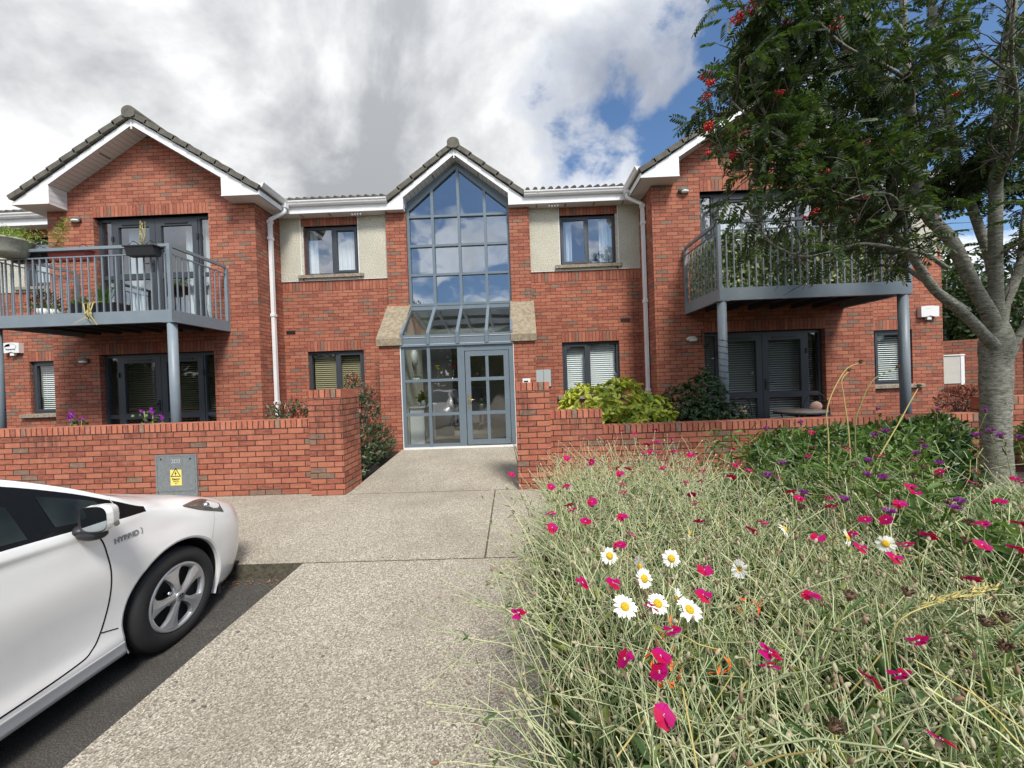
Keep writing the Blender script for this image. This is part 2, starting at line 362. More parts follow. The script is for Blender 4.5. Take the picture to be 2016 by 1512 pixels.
s = NT('ramp_concrete'); o_ = s.coord()
n1 = s.noise(o_, 110, 6, 0.8); n2 = s.noise(o_, 1.6, 7, 0.68)
col = s.ramp(n1, [(0.38, (0.15, 0.13, 0.095)), (0.5, (0.31, 0.272, 0.212)), (0.62, (0.50, 0.45, 0.36))])
col = s.mix(s.ramp(n2, [(0.40, 0.45), (0.62, 0.0)]), col, (0.16, 0.135, 0.10))
s.bsdf(col, 0.9, spec=0.2, normal=s.bump(n1, 0.5, 0.006)); reg('ramp_concrete', s)

s = NT('asphalt'); o_ = s.coord()
n1 = s.noise(o_, 130, 5, 0.75); n2 = s.noise(o_, 1.5, 5, 0.6)
col = s.ramp(n1, [(0.35, (0.026, 0.024, 0.022)), (0.52, (0.08, 0.074, 0.066)), (0.70, (0.25, 0.23, 0.20))])
col = s.mix(s.ramp(n2, [(0.4, 0.4), (0.6, 0.0)]), col, (0.03, 0.028, 0.025))
s.bsdf(col, 0.9, spec=0.25, normal=s.bump(n1, 0.7, 0.008)); reg('asphalt', s)
s = NT('kerb_face'); o_ = s.coord()
s.bsdf(s.ramp(s.noise(o_, 25, 5, 0.7), [(0.35, (0.055, 0.05, 0.035)), (0.65, (0.14, 0.125, 0.09))]), 0.95, spec=0.15); reg('kerb_face', s)

# ------------------------------------------------------------------ mesh helpers
class MB:
    def __init__(s): s.v = []; s.f = []; s.uv = []; s.mi = []; s.sm = []
    def poly(s, pts, uv=None, mi=0, smooth=False):
        i = len(s.v); s.v.extend([tuple(p) for p in pts]); s.f.append(tuple(range(i, i + len(pts))))
        if uv is None:
            a = Vector(pts[1]) - Vector(pts[0]); b = Vector(pts[-1]) - Vector(pts[0]); n = a.cross(b)
            ax = max(range(3), key=lambda k: abs(n[k]))
            if ax == 0: uv = [(p[1], p[2]) for p in pts]
            elif ax == 1: uv = [(p[0], p[2]) for p in pts]
            else: uv = [(p[0], p[1]) for p in pts]
        s.uv.append(uv); s.mi.append(mi); s.sm.append(smooth); return s
    def box(s, x0, x1, y0, y1, z0, z1, mi=0, skip=''):
        if x0 > x1: x0, x1 = x1, x0
        if y0 > y1: y0, y1 = y1, y0
        if z0 > z1: z0, z1 = z1, z0
        F = {'f': [(x0, y0, z0), (x1, y0, z0), (x1, y0, z1), (x0, y0, z1)], 'b': [(x1, y1, z0), (x0, y1, z0), (x0, y1, z1), (x1, y1, z1)],
             'l': [(x0, y1, z0), (x0, y0, z0), (x0, y0, z1), (x0, y1, z1)], 'r': [(x1, y0, z0), (x1, y1, z0), (x1, y1, z1), (x1, y0, z1)],
             't': [(x0, y0, z1), (x1, y0, z1), (x1, y1, z1), (x0, y1, z1)], 'd': [(x0, y1, z0), (x1, y1, z0), (x1, y0, z0), (x0, y0, z0)]}
        for k, q in F.items():
            if k not in skip: s.poly(q, mi=mi)
        return s
    def prism_y(s, pts, y0, y1, mi=0):      # pts (x,z) ccw seen from -y
        s.poly([(x, y0, z) for x, z in pts], mi=mi); s.poly([(x, y1, z) for x, z in reversed(pts)], mi=mi)
        n = len(pts)
        for i in range(n):
            a, b = pts[i], pts[(i + 1) % n]
            s.poly([(b[0], y0, b[1]), (a[0], y0, a[1]), (a[0], y1, a[1]), (b[0], y1, b[1])], mi=mi)
        return s
    def prism_x(s, pts, x0, x1, mi=0):      # pts (y,z)
        s.poly([(x0, y, z) for y, z in pts], mi=mi); s.poly([(x1, y, z) for y, z in reversed(pts)], mi=mi)
        n = len(pts)
        for i in range(n):
            a, b = pts[i], pts[(i + 1) % n]
            s.poly([(x0, b[0], b[1]), (x0, a[0], a[1]), (x1, a[0], a[1]), (x1, b[0], b[1])], mi=mi)
        return s
    def cyl(s, p0, p1, r0, r1=None, n=12, caps=True, mi=0, smooth=True):
        r1 = r0 if r1 is None else r1
        p0 = Vector(p0); p1 = Vector(p1); d = (p1 - p0).normalized()
        a = d.orthogonal().normalized(); b = d.cross(a)
        R0 = [p0 + r0 * (math.cos(2 * math.pi * i / n) * a + math.sin(2 * math.pi * i / n) * b) for i in range(n)]
        R1 = [p1 + r1 * (math.cos(2 * math.pi * i / n) * a + math.sin(2 * math.pi * i / n) * b) for i in range(n)]
        i0 = len(s.v); s.v.extend([tuple(p) for p in R0 + R1])
        for i in range(n):
            j = (i + 1) % n
            s.f.append((i0 + i, i0 + j, i0 + n + j, i0 + n + i)); s.uv.append([(0, 0)] * 4); s.mi.append(mi); s.sm.append(smooth)
        if caps:
            s.f.append(tuple(i0 + i for i in reversed(range(n)))); s.uv.append([(0, 0)] * n); s.mi.append(mi); s.sm.append(False)
            s.f.append(tuple(i0 + n + i for i in range(n))); s.uv.append([(0, 0)] * n); s.mi.append(mi); s.sm.append(False)
        return s
    def tube(s, pts, r, n=8, mi=0, caps=True):
        pts = [Vector(p) for p in pts]; m = len(pts)
        rs = r if isinstance(r, (list, tuple)) else [r] * m
        i0 = len(s.v); a = None
        for k in range(m):
            d = (pts[min(k + 1, m - 1)] - pts[max(k - 1, 0)])
            d = d.normalized() if d.length > 1e-9 else Vector((0, 0, 1))
            if a is None: a = d.orthogonal().normalized()
            a = (a - d * a.dot(d)); a = a.normalized() if a.length > 1e-6 else d.orthogonal().normalized()
            b = d.cross(a)
            for i in range(n):
                t = 2 * math.pi * i / n
                s.v.append(tuple(pts[k] + rs[k] * (math.cos(t) * a + math.sin(t) * b)))
        for k in range(m - 1):
            for i in range(n):
                j = (i + 1) % n
                s.f.append((i0 + k * n + i, i0 + k * n + j, i0 + (k + 1) * n + j, i0 + (k + 1) * n + i)); s.uv.append([(0, 0)] * 4); s.mi.append(mi); s.sm.append(True)
        if caps:
            s.f.append(tuple(i0 + i for i in reversed(range(n)))); s.uv.append([(0, 0)] * n); s.mi.append(mi); s.sm.append(False)
            s.f.append(tuple(i0 + (m - 1) * n + i for i in range(n))); s.uv.append([(0, 0)] * n); s.mi.append(mi); s.sm.append(False)
        return s
    def lathe(s, prof, c=(0, 0, 0), axis='z', n=32, mi=0, smooth=True):    # prof [(r, h)]
        i0 = len(s.v); m = len(prof)
        for r, h in prof:
            for i in range(n):
                t = 2 * math.pi * i / n
                if axis == 'z': s.v.append((c[0] + r * math.cos(t), c[1] + r * math.sin(t), c[2] + h))
                elif axis == 'x': s.v.append((c[0] + h, c[1] + r * math.cos(t), c[2] + r * math.sin(t)))
                else: s.v.append((c[0] + r * math.cos(t), c[1] + h, c[2] + r * math.sin(t)))
        for k in range(m - 1):
            for i in range(n):
                j = (i + 1) % n
                s.f.append((i0 + k * n + i, i0 + k * n + j, i0 + (k + 1) * n + j, i0 + (k + 1) * n + i)); s.uv.append([(0, 0)] * 4); s.mi.append(mi); s.sm.append(smooth)
        return s
    def sphere(s, c, r, sc=(1, 1, 1), n=10, mi=0):
        m = n // 2
        prof = [(max(1e-4, math.sin(math.pi * k / m)), -math.cos(math.pi * k / m)) for k in range(m + 1)]
        i0 = len(s.v); s.lathe(prof, n=n, mi=mi)
        for i in range(i0, len(s.v)):
            x, y, z = s.v[i]; s.v[i] = (c[0] + r * sc[0] * x, c[1] + r * sc[1] * y, c[2] + r * sc[2] * z)
        return s
    def mesh(s, name, mats, fix=False):
        me = bpy.data.meshes.new(name); me.from_pydata(s.v, [], s.f)
        for m in mats: me.materials.append(MATS[m])
        ul = me.uv_layers.new(name='UVMap')
        flat = [c for u in s.uv for p in u for c in p]
        ul.data.foreach_set('uv', flat)
        me.polygons.foreach_set('material_index', s.mi); me.polygons.foreach_set('use_smooth', s.sm)
        if fix:
            bm = bmesh.new(); bm.from_mesh(me); bmesh.ops.recalc_face_normals(bm, faces=bm.faces); bm.to_mesh(me); bm.free()
        me.update(); return me
    def build(s, name, mats, parent=None, fix=False, bevel=0):
        if isinstance(mats, str): mats = [mats]
        return link(name, s.mesh(name, mats, fix), parent, bevel)
def link(name, me, parent=None, bevel=0):
    o = bpy.data.objects.new(name, me); COL.objects.link(o)
    if parent is not None:
        o.parent = parent
        o.matrix_parent_inverse = parent.matrix_basis.inverted() if parent.type == 'EMPTY' else Matrix.Identity(4)
    if bevel:
        b = o.modifiers.new('bevel', 'BEVEL'); b.width = bevel; b.segments = 2; b.limit_method = 'ANGLE'
    return o
def tag(o, label, cat, group=None):
    o['label'] = label; o['category'] = cat
    if group: o['group'] = group
    return o
def struct(o): o['kind'] = 'structure'; return o
def thing(name, label, cat, loc=(0, 0, 0), group=None):
    o = bpy.data.objects.new(name, None); COL.objects.link(o); o.location = loc; o.empty_display_size = 0.2
    return tag(o, label, cat, group)
def copy_tree(o, parent=None):
    c = o.copy(); COL.objects.link(c)
    if parent is not None: c.parent = parent
    for ch in list(o.children): copy_tree(ch, c)
    return c

class LF:       # numpy collector of leaf-like quads
    def __init__(s): s.V = []; s.F = []; s.n = 0; s.M = []
    def add(s, V, F, mi=0):
        s.V.append(V); s.F.append(F + s.n); s.n += len(V); s.M.append(np.full(len(F), mi, dtype=np.int32))
    def leaves(s, P, D, N, L, W, curl=0.12, fold=0.18, mi=0, k=0.45):
        P = np.asarray(P, float); D = np.asarray(D, float); N = np.asarray(N, float)
        n = len(P); L = np.broadcast_to(np.asarray(L, float), (n,))[:, None]; W = np.broadcast_to(np.asarray(W, float), (n,))[:, None]
        D = D / np.linalg.norm(D, axis=1, keepdims=True)
        S = np.cross(D, N); S /= (np.linalg.norm(S, axis=1, keepdims=True) + 1e-9); U = np.cross(S, D)
        base = P; tip = P + D * L - U * L * curl
        m1 = P + D * L * 0.3 ; m2 = P + D * L * (0.3 + k) - U * L * curl * 0.4
        V = np.stack([base, m1 + S * W * 0.42 + U * W * fold, m2 + S * W * 0.46 + U * W * fold, tip, m2 - S * W * 0.46 + U * W * fold, m1 - S * W * 0.42 + U * W * fold], 1).reshape(-1, 3)
        i = np.arange(n)[:, None] * 6
        F = np.concatenate([i + np.array([[0, 1, 2, 3]]), i + np.array([[0, 3, 4, 5]])], 0)
        s.add(V, F, mi)
    def mesh(s, name, mats):
        V = np.concatenate(s.V); F = np.concatenate(s.F); Mi = np.concatenate(s.M)
        me = bpy.data.meshes.new(name)
        me.vertices.add(len(V)); me.vertices.foreach_set('co', V.astype(np.float32).ravel())
        me.loops.add(F.size); me.loops.foreach_set('vertex_index', F.astype(np.int32).ravel())
        me.polygons.add(len(F)); me.polygons.foreach_set('loop_start', (np.arange(len(F)) * 4).astype(np.int32))
        me.polygons.foreach_set('loop_total', np.full(len(F), 4, dtype=np.int32))
        for m in mats: me.materials.append(MATS[m])
        me.polygons.foreach_set('material_index', Mi)
        me.update(calc_edges=True); me.validate(); return me
    def build(s, name, mats, parent=None):
        if isinstance(mats, str): mats = [mats]
        return link(name, s.mesh(name, mats), parent)
def rdir(n, rng):
    v = rng.normal(size=(n, 3)); return v / np.linalg.norm(v, axis=1, keepdims=True)
def text_mesh(body, size, depth=0.0, bold=0.0):
    c = bpy.data.curves.new('txt', 'FONT'); c.body = body; c.size = size; c.extrude = depth; c.align_x = 'CENTER'; c.align_y = 'CENTER'; c.offset = bold
    o = bpy.data.objects.new('txt', c); COL.objects.link(o)
    me = bpy.data.meshes.new_from_object(o.evaluated_get(bpy.context.evaluated_depsgraph_get()))
    bpy.data.objects.remove(o); return me
def text_part(name, body, size, mat, M4, parent, depth=0.001, bold=0.0):
    me = text_mesh(body, size, depth, bold); me.transform(M4); me.materials.clear(); me.materials.append(MATS[mat]); me.name = name
    return link(name, me, parent)
FACE = Matrix.Rotation(math.pi / 2, 4, 'X')     # text facing -y
# ------------------------------------------------------------------ the ground
RNG = np.random.default_rng(7); random.seed(7)
b = MB(); b.poly([(-400, -400, -0.26), (400, -400, -0.26), (400, 700, -0.26), (-400, 700, -0.26)])
struct(b.build('ground', 'lawn'))
KX0, KX1 = -1.73, -1.815            # kerb line near and far end
b = MB()      # parking bay and road, dipping towards the camera from the crossing kerb
ys = [-40, 0, 1.2, 2.3, 3.115]; zs = [-0.2, -0.2, -0.2, -0.2, -0.12]
for (ya, yb, za, zb) in zip(ys, ys[1:], zs, zs[1:]):
    b.poly([(-40, ya, za), (-1.7, ya, za), (-1.7, yb, zb), (-40, yb, zb)])
struct(b.build('road', 'asphalt'))
b = MB()      # footpath beside the bay
b.poly([(KX0, -40, 0), (0.12, -40, 0), (0.12, 3.108, 0), (KX1, 3.108, 0)])
b.poly([(KX0, -40, 0), (KX1, 3.112, 0), (KX1, 3.112, -0.26), (KX0, -40, -0.26)], mi=1)
b.poly([(0.12, -40, -0.26), (0.12, 3.112, -0.26), (0.12, 3.112, 0), (0.12, -40, 0)], mi=1)
struct(b.build('path', ['aggregate', 'kerb_face']))
b = MB()      # pavement along the garden walls
b.poly([(-40, 3.121, 0.0), (-0.328, 3.121, 0.0), (-0.360, 5.07, 0.0), (-40, 5.07, 0)])
b.poly([(-0.312, 3.121, 0.0), (2.4, 3.118, 0.0), (3.2, 4.2, 0), (40, 4.3, 0), (40, 5.07, 0), (-0.345, 5.07, 0.0)])
b.poly([(-40, 3.118, 0), (-40, 3.118, -0.26), (-1.7, 3.118, -0.26), (-1.7, 3.118, 0)], mi=1)
b.poly([(-40, 5.07, 0), (-2.3, 5.07, 0), (-2.3, 5.4, 0), (-40, 5.4, 0)])
b.poly([(-0.06, 5.07, 0), (40, 5.07, 0), (40, 5.4, 0), (-0.06, 5.4, 0)])
struct(b.build('pavement', ['aggregate', 'kerb_face']))
b = MB()      # dark open joints between the slabs
b.box(KX1, 2.4, 3.106, 3.124, -0.02, -0.004); b.box(-0.37, -0.30, 3.1, 5.09, -0.02, -0.006); b.box(-2.3, 0.0, 5.06, 5.085, -0.02, -0.004)
struct(b.build('pavement_joint', 'kerb_face'))
b = MB()      # ramp up to the entrance
NX = 10
b.poly([(-2.33, 5.082, 0.0), (-0.02, 5.082, 0.0), (0.0, 7.62, 0.125), (-2.38, 7.62, 0.125)])
b.poly([(-2.38, 7.62, 0.125), (0.0, 7.62, 0.125), (0.0, 8.6, 0.127), (-2.38, 8.6, 0.127)])
b.poly([(-2.33, 5.082, -0.1), (-2.33, 5.082, 0.0), (-2.38, 7.62, 0.125), (-2.38, 7.62, -0.1)])
struct(b.build('ramp', 'aggregate'))
b = MB()      # planting ground behind the garden walls
b.box(-14, -2.42, 5.3, 8.5, -0.2, 0.10); b.box(0.03, 12, 5.3, 8.5, -0.2, 0.10)
b.box(-2.42, -2.40, 5.6, 7.7, -0.2, 0.06)
struct(b.build('soil', 'soil'))
b = MB()      # flower bed soil
b.poly([(0.16, -3, 0.012), (14, -3, 0.012), (14, 4.22, 0.012), (3.2, 4.15, 0.012), (2.3, 3.2, 0.012), (0.16, 3.1, 0.012)])
b.poly([(0.16, -3, -0.2), (0.16, -3, 0.012), (0.16, 3.1, 0.012), (0.16, 3.1, -0.2)])
struct(b.build('bed_soil', 'soil'))

# ------------------------------------------------------------------ the building
XC = -1.205
YW, YR, YP = 7.68, 8.50, 7.69           # wing wall, recessed wall, porch front
EAVE = 5.20
B = thing('apartment_building', 'two storey red brick apartment building with twin gabled wings and a tall glazed entrance', 'building', (XC, 8.5, 0))
def mx(sd, off): return XC + sd * off
def wall_grid(mb, x0, x1, z0, z1, Y, holes, reveal=0.1, mi=0, rmi=0):
    """front wall facing -y with rectangular holes and their reveals"""
    xs = sorted({x0, x1} | {h[0] for h in holes} | {h[1] for h in holes}); zs = sorted({z0, z1} | {h[2] for h in holes} | {h[3] for h in holes})
    xs = [x for x in xs if x0 - 1e-6 <= x <= x1 + 1e-6]; zs = [z for z in zs if z0 - 1e-6 <= z <= z1 + 1e-6]
    for xa, xb in zip(xs, xs[1:]):
        for za, zb in zip(zs, zs[1:]):
            cx, cz = (xa + xb) / 2, (za + zb) / 2
            if any(h[0] < cx < h[1] and h[2] < cz < h[3] for h in holes): continue
            mb.poly([(xa, Y, za), (xb, Y, za), (xb, Y, zb), (xa, Y, zb)], mi=mi)
    for hx0, hx1, hz0, hz1 in holes:
        if hz0 >= z1 or hz1 <= z0: continue
        a, c = max(hz0, z0), min(hz1, z1)
        mb.poly([(hx0, Y, a), (hx0, Y + reveal, a), (hx0, Y + reveal, c), (hx0, Y, c)], mi=rmi)
        mb.poly([(hx1, Y + reveal, a), (hx1, Y, a), (hx1, Y, c), (hx1, Y + reveal, c)], mi=rmi)
        if hz1 <= z1: mb.poly([(hx0, Y, hz1), (hx0, Y + reveal, hz1), (hx1, Y + reveal, hz1), (hx1, Y, hz1)], mi=rmi)
        if hz0 >= z0: mb.poly([(hx0, Y + reveal, hz0), (hx0, Y, hz0), (hx1, Y, hz0), (hx1, Y + reveal, hz0)], mi=rmi)
def soldier(mb, x0, x1, z0, Y, mi, h=0.225, phase=0.0):
    z1 = z0 + h
    mb.poly([(x0, Y - 0.003, z0), (x1, Y - 0.003, z0), (x1, Y - 0.003, z1), (x0, Y - 0.003, z1)],
            uv=[(phase + 0.0, 0), (phase, x1 - x0), (phase + h, x1 - x0), (phase + h, 0)], mi=mi)
    mb.poly([(x0, Y - 0.003, z0), (x0, Y + 0.1, z0), (x1, Y + 0.1, z0), (x1, Y - 0.003, z0)], uv=[(0, 0), (0.1, 0), (0.1, x1 - x0), (0, x1 - x0)], mi=mi)

def frame_rect(mb, x0, x1, z0, z1, Y, w=0.06, d=0.07):
    mb.box(x0, x0 + w, Y, Y + d, z0, z1); mb.box(x1 - w, x1, Y, Y + d, z0, z1)
    mb.box(x0 + w, x1 - w, Y, Y + d, z0, z0 + w); mb.box(x0 + w, x1 - w, Y, Y + d, z1 - w, z1)
def pane(x0, x1, z0, z1, Y, mat, parent):
    p = MB(); p.poly([(x0, Y, z0), (x1, Y, z0), (x1, Y, z1), (x0, Y, z1)]); return p.build('pane', mat, parent)
def blind(x0, x1, z0, z1, Y, mat, parent, pitch=0.032, tilt=0.75):
    p = MB(); z = z0
    while z < z1:
        h = pitch * tilt
        p.poly([(x0, Y - 0.008, z), (x1, Y - 0.008, z), (x1, Y + 0.008, z + h), (x0, Y + 0.008, z + h)]); z += pitch
    for x in (x0 + 0.12, x1 - 0.12): p.box(x - 0.0015, x + 0.0015, Y - 0.014, Y - 0.011, z0, z1)
    return p.build('blind', mat, parent)
def curtain(x0, x1, z0, z1, Y, parent, mat='curtain'):
    p = MB(); n = max(6, int((x1 - x0) / 0.02)); pts = []
    for i in range(n + 1):
        x = x0 + (x1 - x0) * i / n; pts.append((x, Y + 0.025 * math.sin(x * 62) + 0.01 * math.sin(x * 23 + 1)))
    for a, c in zip(pts, pts[1:]): p.poly([(a[0], a[1], z0), (c[0], c[1], z0), (c[0], c[1], z1), (a[0], a[1], z1)], smooth=True)
    return p.build('curtain', mat, parent)
def sill(x0, x1, z1, Y, parent, h=0.075, out=0.07):
    p = MB(); p.prism_x([(Y - out, z1 - h - 0.006), (Y - out, z1 - 0.012), (Y + 0.09, z1 + 0.006), (Y + 0.09, z1 - h)], x0, x1)
    return p.build('sill', 'sill_stone', parent, fix=True, bevel=0.006)

def window2(x0, x1, z0, z1, Y, gl, cov=None, opened=False, sill_x=None, sash=+1, split=0.5):
    """two-light casement; the sash light has a thicker frame"""
    Yf = Y + 0.06; f = MB(); frame_rect(f, x0, x1, z0, z1, Yf, 0.055, 0.07)
    xm = x0 + (x1 - x0) * split; f.box(xm - 0.032, xm + 0.032, Yf + 0.002, Yf + 0.068, z0 + 0.055, z1 - 0.055)
    for (a, c, s_) in ((x0 + 0.055, xm - 0.032, -1), (xm + 0.032, x1 - 0.055, 1)):
        if s_ == sash and not opened:
            frame_rect(f, a, c, z0 + 0.055, z1 - 0.055, Yf - 0.012, 0.05, 0.05)
            f.box(a + 0.06, c - 0.06, Yf - 0.024, Yf - 0.013, z1 - 0.093, z1 - 0.075)
    w = f.build('window', 'anthracite', B)
    for (a, c, s_) in ((x0 + 0.055, xm - 0.032, -1), (xm + 0.032, x1 - 0.055, 1)):
        e = 0.05 if s_ == sash and not opened else 0.0
        if opened and s_ == sash:
            # sash pushed outwards at the foot and side
            t = MB(); frame_rect(t, a - 0.02, c + 0.02, z0 + 0.03, z1 - 0.035, Yf - 0.01, 0.055, 0.045)
            t2 = t.build('sash', 'anthracite', w)
            pp = MB(); pp.poly([(a + 0.03, Yf + 0.01, z0 + 0.08), (c - 0.03, Yf + 0.01, z0 + 0.08), (c - 0.03, Yf + 0.01, z1 - 0.085), (a + 0.03, Yf + 0.01, z1 - 0.085)])
            p2 = pp.build('pane', gl, w)
            piv = Vector((c + 0.02, Yf, z1 - 0.03))
            R = Matrix.Translation(piv) @ Matrix.Rotation(math.radians(-4), 4, 'Z') @ Matrix.Rotation(math.radians(-3.5), 4, 'X') @ Matrix.Translation(-piv)
            t2.matrix_basis = R; p2.matrix_basis = R
        else: pane(a + e, c - e, z0 + 0.055 + e, z1 - 0.055 - e, Yf + 0.025, gl, w)
    if cov: cov(w, x0 + 0.06, x1 - 0.06, z0 + 0.06, z1 - 0.06, Yf + 0.12)
    sx = sill_x or (x0 - 0.12, x1 + 0.12); sill(sx[0], sx[1], z0 + 0.01, Y, w)
    return w

HOLES = {}
def off_rect(sd, o0, o1, z0, z1):
    a, c = mx(sd, o0), mx(sd, o1); return (min(a, c), max(a, c), z0, z1)
R32 = 0.632; DX0 = 6.10            # wing gable slope and centre offset
ZAP = 6.64
for sd in (-1, 1):
    door_u = off_rect(sd, 4.92, 7.285, 2.85, 5.035); door_l = off_rect(sd, 4.92, 7.285, 0.12, 2.25)
    x0, x1 = sorted((mx(sd, 3.97), mx(sd, 8.23)))
    w = MB(); wall_grid(w, x0, x1, -0.1, EAVE + 0.02, YW, [door_u, door_l], 0.1)
    g = ZAP - R32 * 2.13; c = mx(sd, DX0)
    w.poly([(x0, YW, EAVE + 0.02), (x1, YW, EAVE + 0.02), (x1, YW, g + 0.03), (c, YW, ZAP + 0.03), (x0, YW, g + 0.03)])
    # side walls
    xi, xo = mx(sd, 3.97), mx(sd, 8.23)
    if sd < 0:
        w.poly([(xi, YW, -0.1), (xi, YR, -0.1), (xi, YR, EAVE + 0.1), (xi, YW, EAVE + 0.1)]); w.poly([(xo, 13, -0.1), (xo, YW, -0.1), (xo, YW, EAVE + 0.1), (xo, 13, EAVE + 0.1)])
    else:
        w.poly([(xi, YR, -0.1), (xi, YW, -0.1), (xi, YW, EAVE + 0.1), (xi, YR, EAVE + 0.1)]); w.poly([(xo, YW, -0.1), (xo, 13, -0.1), (xo, 13, EAVE + 0.1), (xo, YW, EAVE + 0.1)])
    for h in (door_u, door_l): soldier(w, h[0] - 0.0, h[1] + 0.0, h[3], YW, 1)
    w.build('wing_wall', ['brick', 'brick_soldier'], B)
    # outer recessed wall beyond the wing
    xo2 = mx(sd, 10.46); a, c2 = sorted((xo, xo2))
    wu = off_rect(sd, 8.80, 9.80, 3.93, 5.02); wl_ = off_rect(sd, 8.80, 9.80, 1.06, 2.25)
    w = MB(); wall_grid(w, a, c2, -0.1, 3.58, YR, [wl_], 0.06); soldier(w, a, c2, 3.583, YR + 0.003, 1); soldier(w, wl_[0], wl_[1], 2.25, YR, 1)
    wall_grid(w, a, c2, 3.808, EAVE + 0.1, YR, [wu], 0.06)
    if sd < 0: w.poly([(xo2, 14, -0.1), (xo2, YR, -0.1), (xo2, YR, 5.3), (xo2, 14, 5.3)])
    else: w.poly([(xo2, YR, -0.1), (xo2, 14, -0.1), (xo2, 14, 5.3), (xo2, YR, 5.3)])
    w.build('outer_wall', ['brick', 'brick_soldier'], B)
    r = MB(); rx0, rx1 = sorted((xo, mx(sd, 10.36)))
    for q in ((rx0, wu[0] - (0.0), 3.81, EAVE), (wu[1], rx1, 3.81, EAVE)):
        if q[1] - q[0] > 0.02: r.box(q[0], q[1], YR - 0.018, YR, q[2], q[3])
    soldier(r, wu[0], wu[1], 5.02, YR - 0.002, 1, 0.2); r.box(wu[0], wu[1], YR - 0.018, YR, 3.81, 3.93)
    r.build('render_panel', ['render_wall', 'brick_soldier'], B)
    def greyblind(w_, x0_, x1_, z0_, z1_, Y_): blind(x0_, x1_, z0_, z1_, Y_, 'blind_cream', w_, pitch=0.046, tilt=0.42)
    window2(wl_[0], wl_[1], wl_[2], wl_[3], YR, 'glass', greyblind, sash=sd, sill_x=(wl_[0] - 0.2, wl_[1] + 0.2), split=0.22 if sd > 0 else 0.78)
    window2(wu[0], wu[1], wu[2], wu[3], YR, 'glass_upper', lambda w_, x0_, x1_, z0_, z1_, Y_: curtain(x0_, x1_, z0_, z1_, Y_, w_), sash=sd, sill_x=(wu[0] - 0.2, wu[1] + 0.2), split=0.22 if sd > 0 else 0.78)

    # inner recessed wall with window, render panel, soldier band
    xi2 = mx(sd, 1.13); a, c2 = sorted((xi, xi2))
    wu = off_rect(sd, 2.235, 3.45, 3.935, 5.02); wl_ = off_rect(sd, 2.20, 3.46, 1.06, 2.24)
    w = MB(); wall_grid(w, a, c2, -0.1, 3.58, YR, [wl_], 0.07); soldier(w, *sorted((mx(sd, 3.97), mx(sd, 1.57))), 3.583, YR + 0.003, 1)
    soldier(w, wl_[0], wl_[1], 2.24, YR, 1)
    wall_grid(w, a, c2, 3.81, EAVE + 0.1, YR, [wu], 0.07)
    w.build('recessed_wall', ['brick', 'brick_soldier'], B)
    r = MB(); ra, rb = sorted((mx(sd, 3.97), mx(sd, 1.57)))
    wide = 0.06
    for q in ((ra, wu[0] - wide, 3.815, EAVE), (wu[1] + 0.012, rb, 3.815, EAVE)) if sd < 0 else ((ra, wu[0] - 0.012, 3.815, EAVE), (wu[1] + wide, rb, 3.815, EAVE)):
        r.box(q[0], q[1], YR - 0.02, YR, q[2], q[3])
    r.box(wu[0], wu[1], YR - 0.019, YR, 3.815, 3.935)
    for q in ((ra, rb, 3.807, 3.815),): r.box(q[0], q[1], YR - 0.022, YR, q[2], q[3], mi=2)
    for xx in (wu[0] - wide, wu[1] + 0.012) if sd < 0 else (wu[0] - 0.012, wu[1] + wide): r.box(xx - 0.007, xx + 0.007, YR - 0.023, YR, 3.815, EAVE, mi=2)
    # pale plaster reveal beside the opening
    if sd < 0: r.box(wu[0] - wide + 0.007, wu[0], YR - 0.012, YR, 3.935, 5.02)
    else: r.box(wu[1], wu[1] + wide - 0.007, YR - 0.012, YR, 3.935, 5.02)
    soldier(r, wu[0], wu[1], 5.02, YR - 0.002, 1, 0.2)
    r.build('render_panel', ['render_wall', 'brick_soldier', 'upvc'], B)
    if sd < 0:
        window2(*wu, YR, 'glass_upper', lambda w_, x0_, x1_, z0_, z1_, Y_: (curtain(x0_, x0_ + 0.16, z0_, z1_, Y_, w_), curtain(x0_ + 0.62, x0_ + 0.98, z0_, z1_, Y_ + 0.05, w_)), sash=1, split=0.52)
        window2(*wl_, YR, 'glass', lambda w_, x0_, x1_, z0_, z1_, Y_: blind(x0_, x1_, z0_, z1_, Y_, 'blind_tan', w_, pitch=0.046, tilt=0.66), sash=1, split=0.50)
    else:
        window2(*wu, YR, 'glass_upper', lambda w_, x0_, x1_, z0_, z1_, Y_: (curtain(x0_ + 0.05, x0_ + 0.22, z0_, z1_, Y_, w_), curtain(x1_ - 0.26, x1_ + 0.02, z0_, z1_, Y_, w_)), opened=True, sash=-1, split=0.5)
        window2(*wl_, YR, 'glass', lambda w_, x0_, x1_, z0_, z1_, Y_: blind(x0_, x1_, z0_, z1_, Y_, 'blind_cream', w_, pitch=0.046, tilt=0.72), sash=-1, split=0.47)
    # air brick
    xv = -5.02 if sd < 0 else 2.40
    v = MB(); v.box(xv - 0.10, xv + 0.10, YR - 0.012, YR + 0.02, 2.655, 2.725)
    for k in range(9): v.box(xv - 0.09 + k * 0.021, xv - 0.083 + k * 0.021, YR - 0.016, YR - 0.012, 2.66, 2.72)
    v.build('air_vent', 'black_plastic', B)

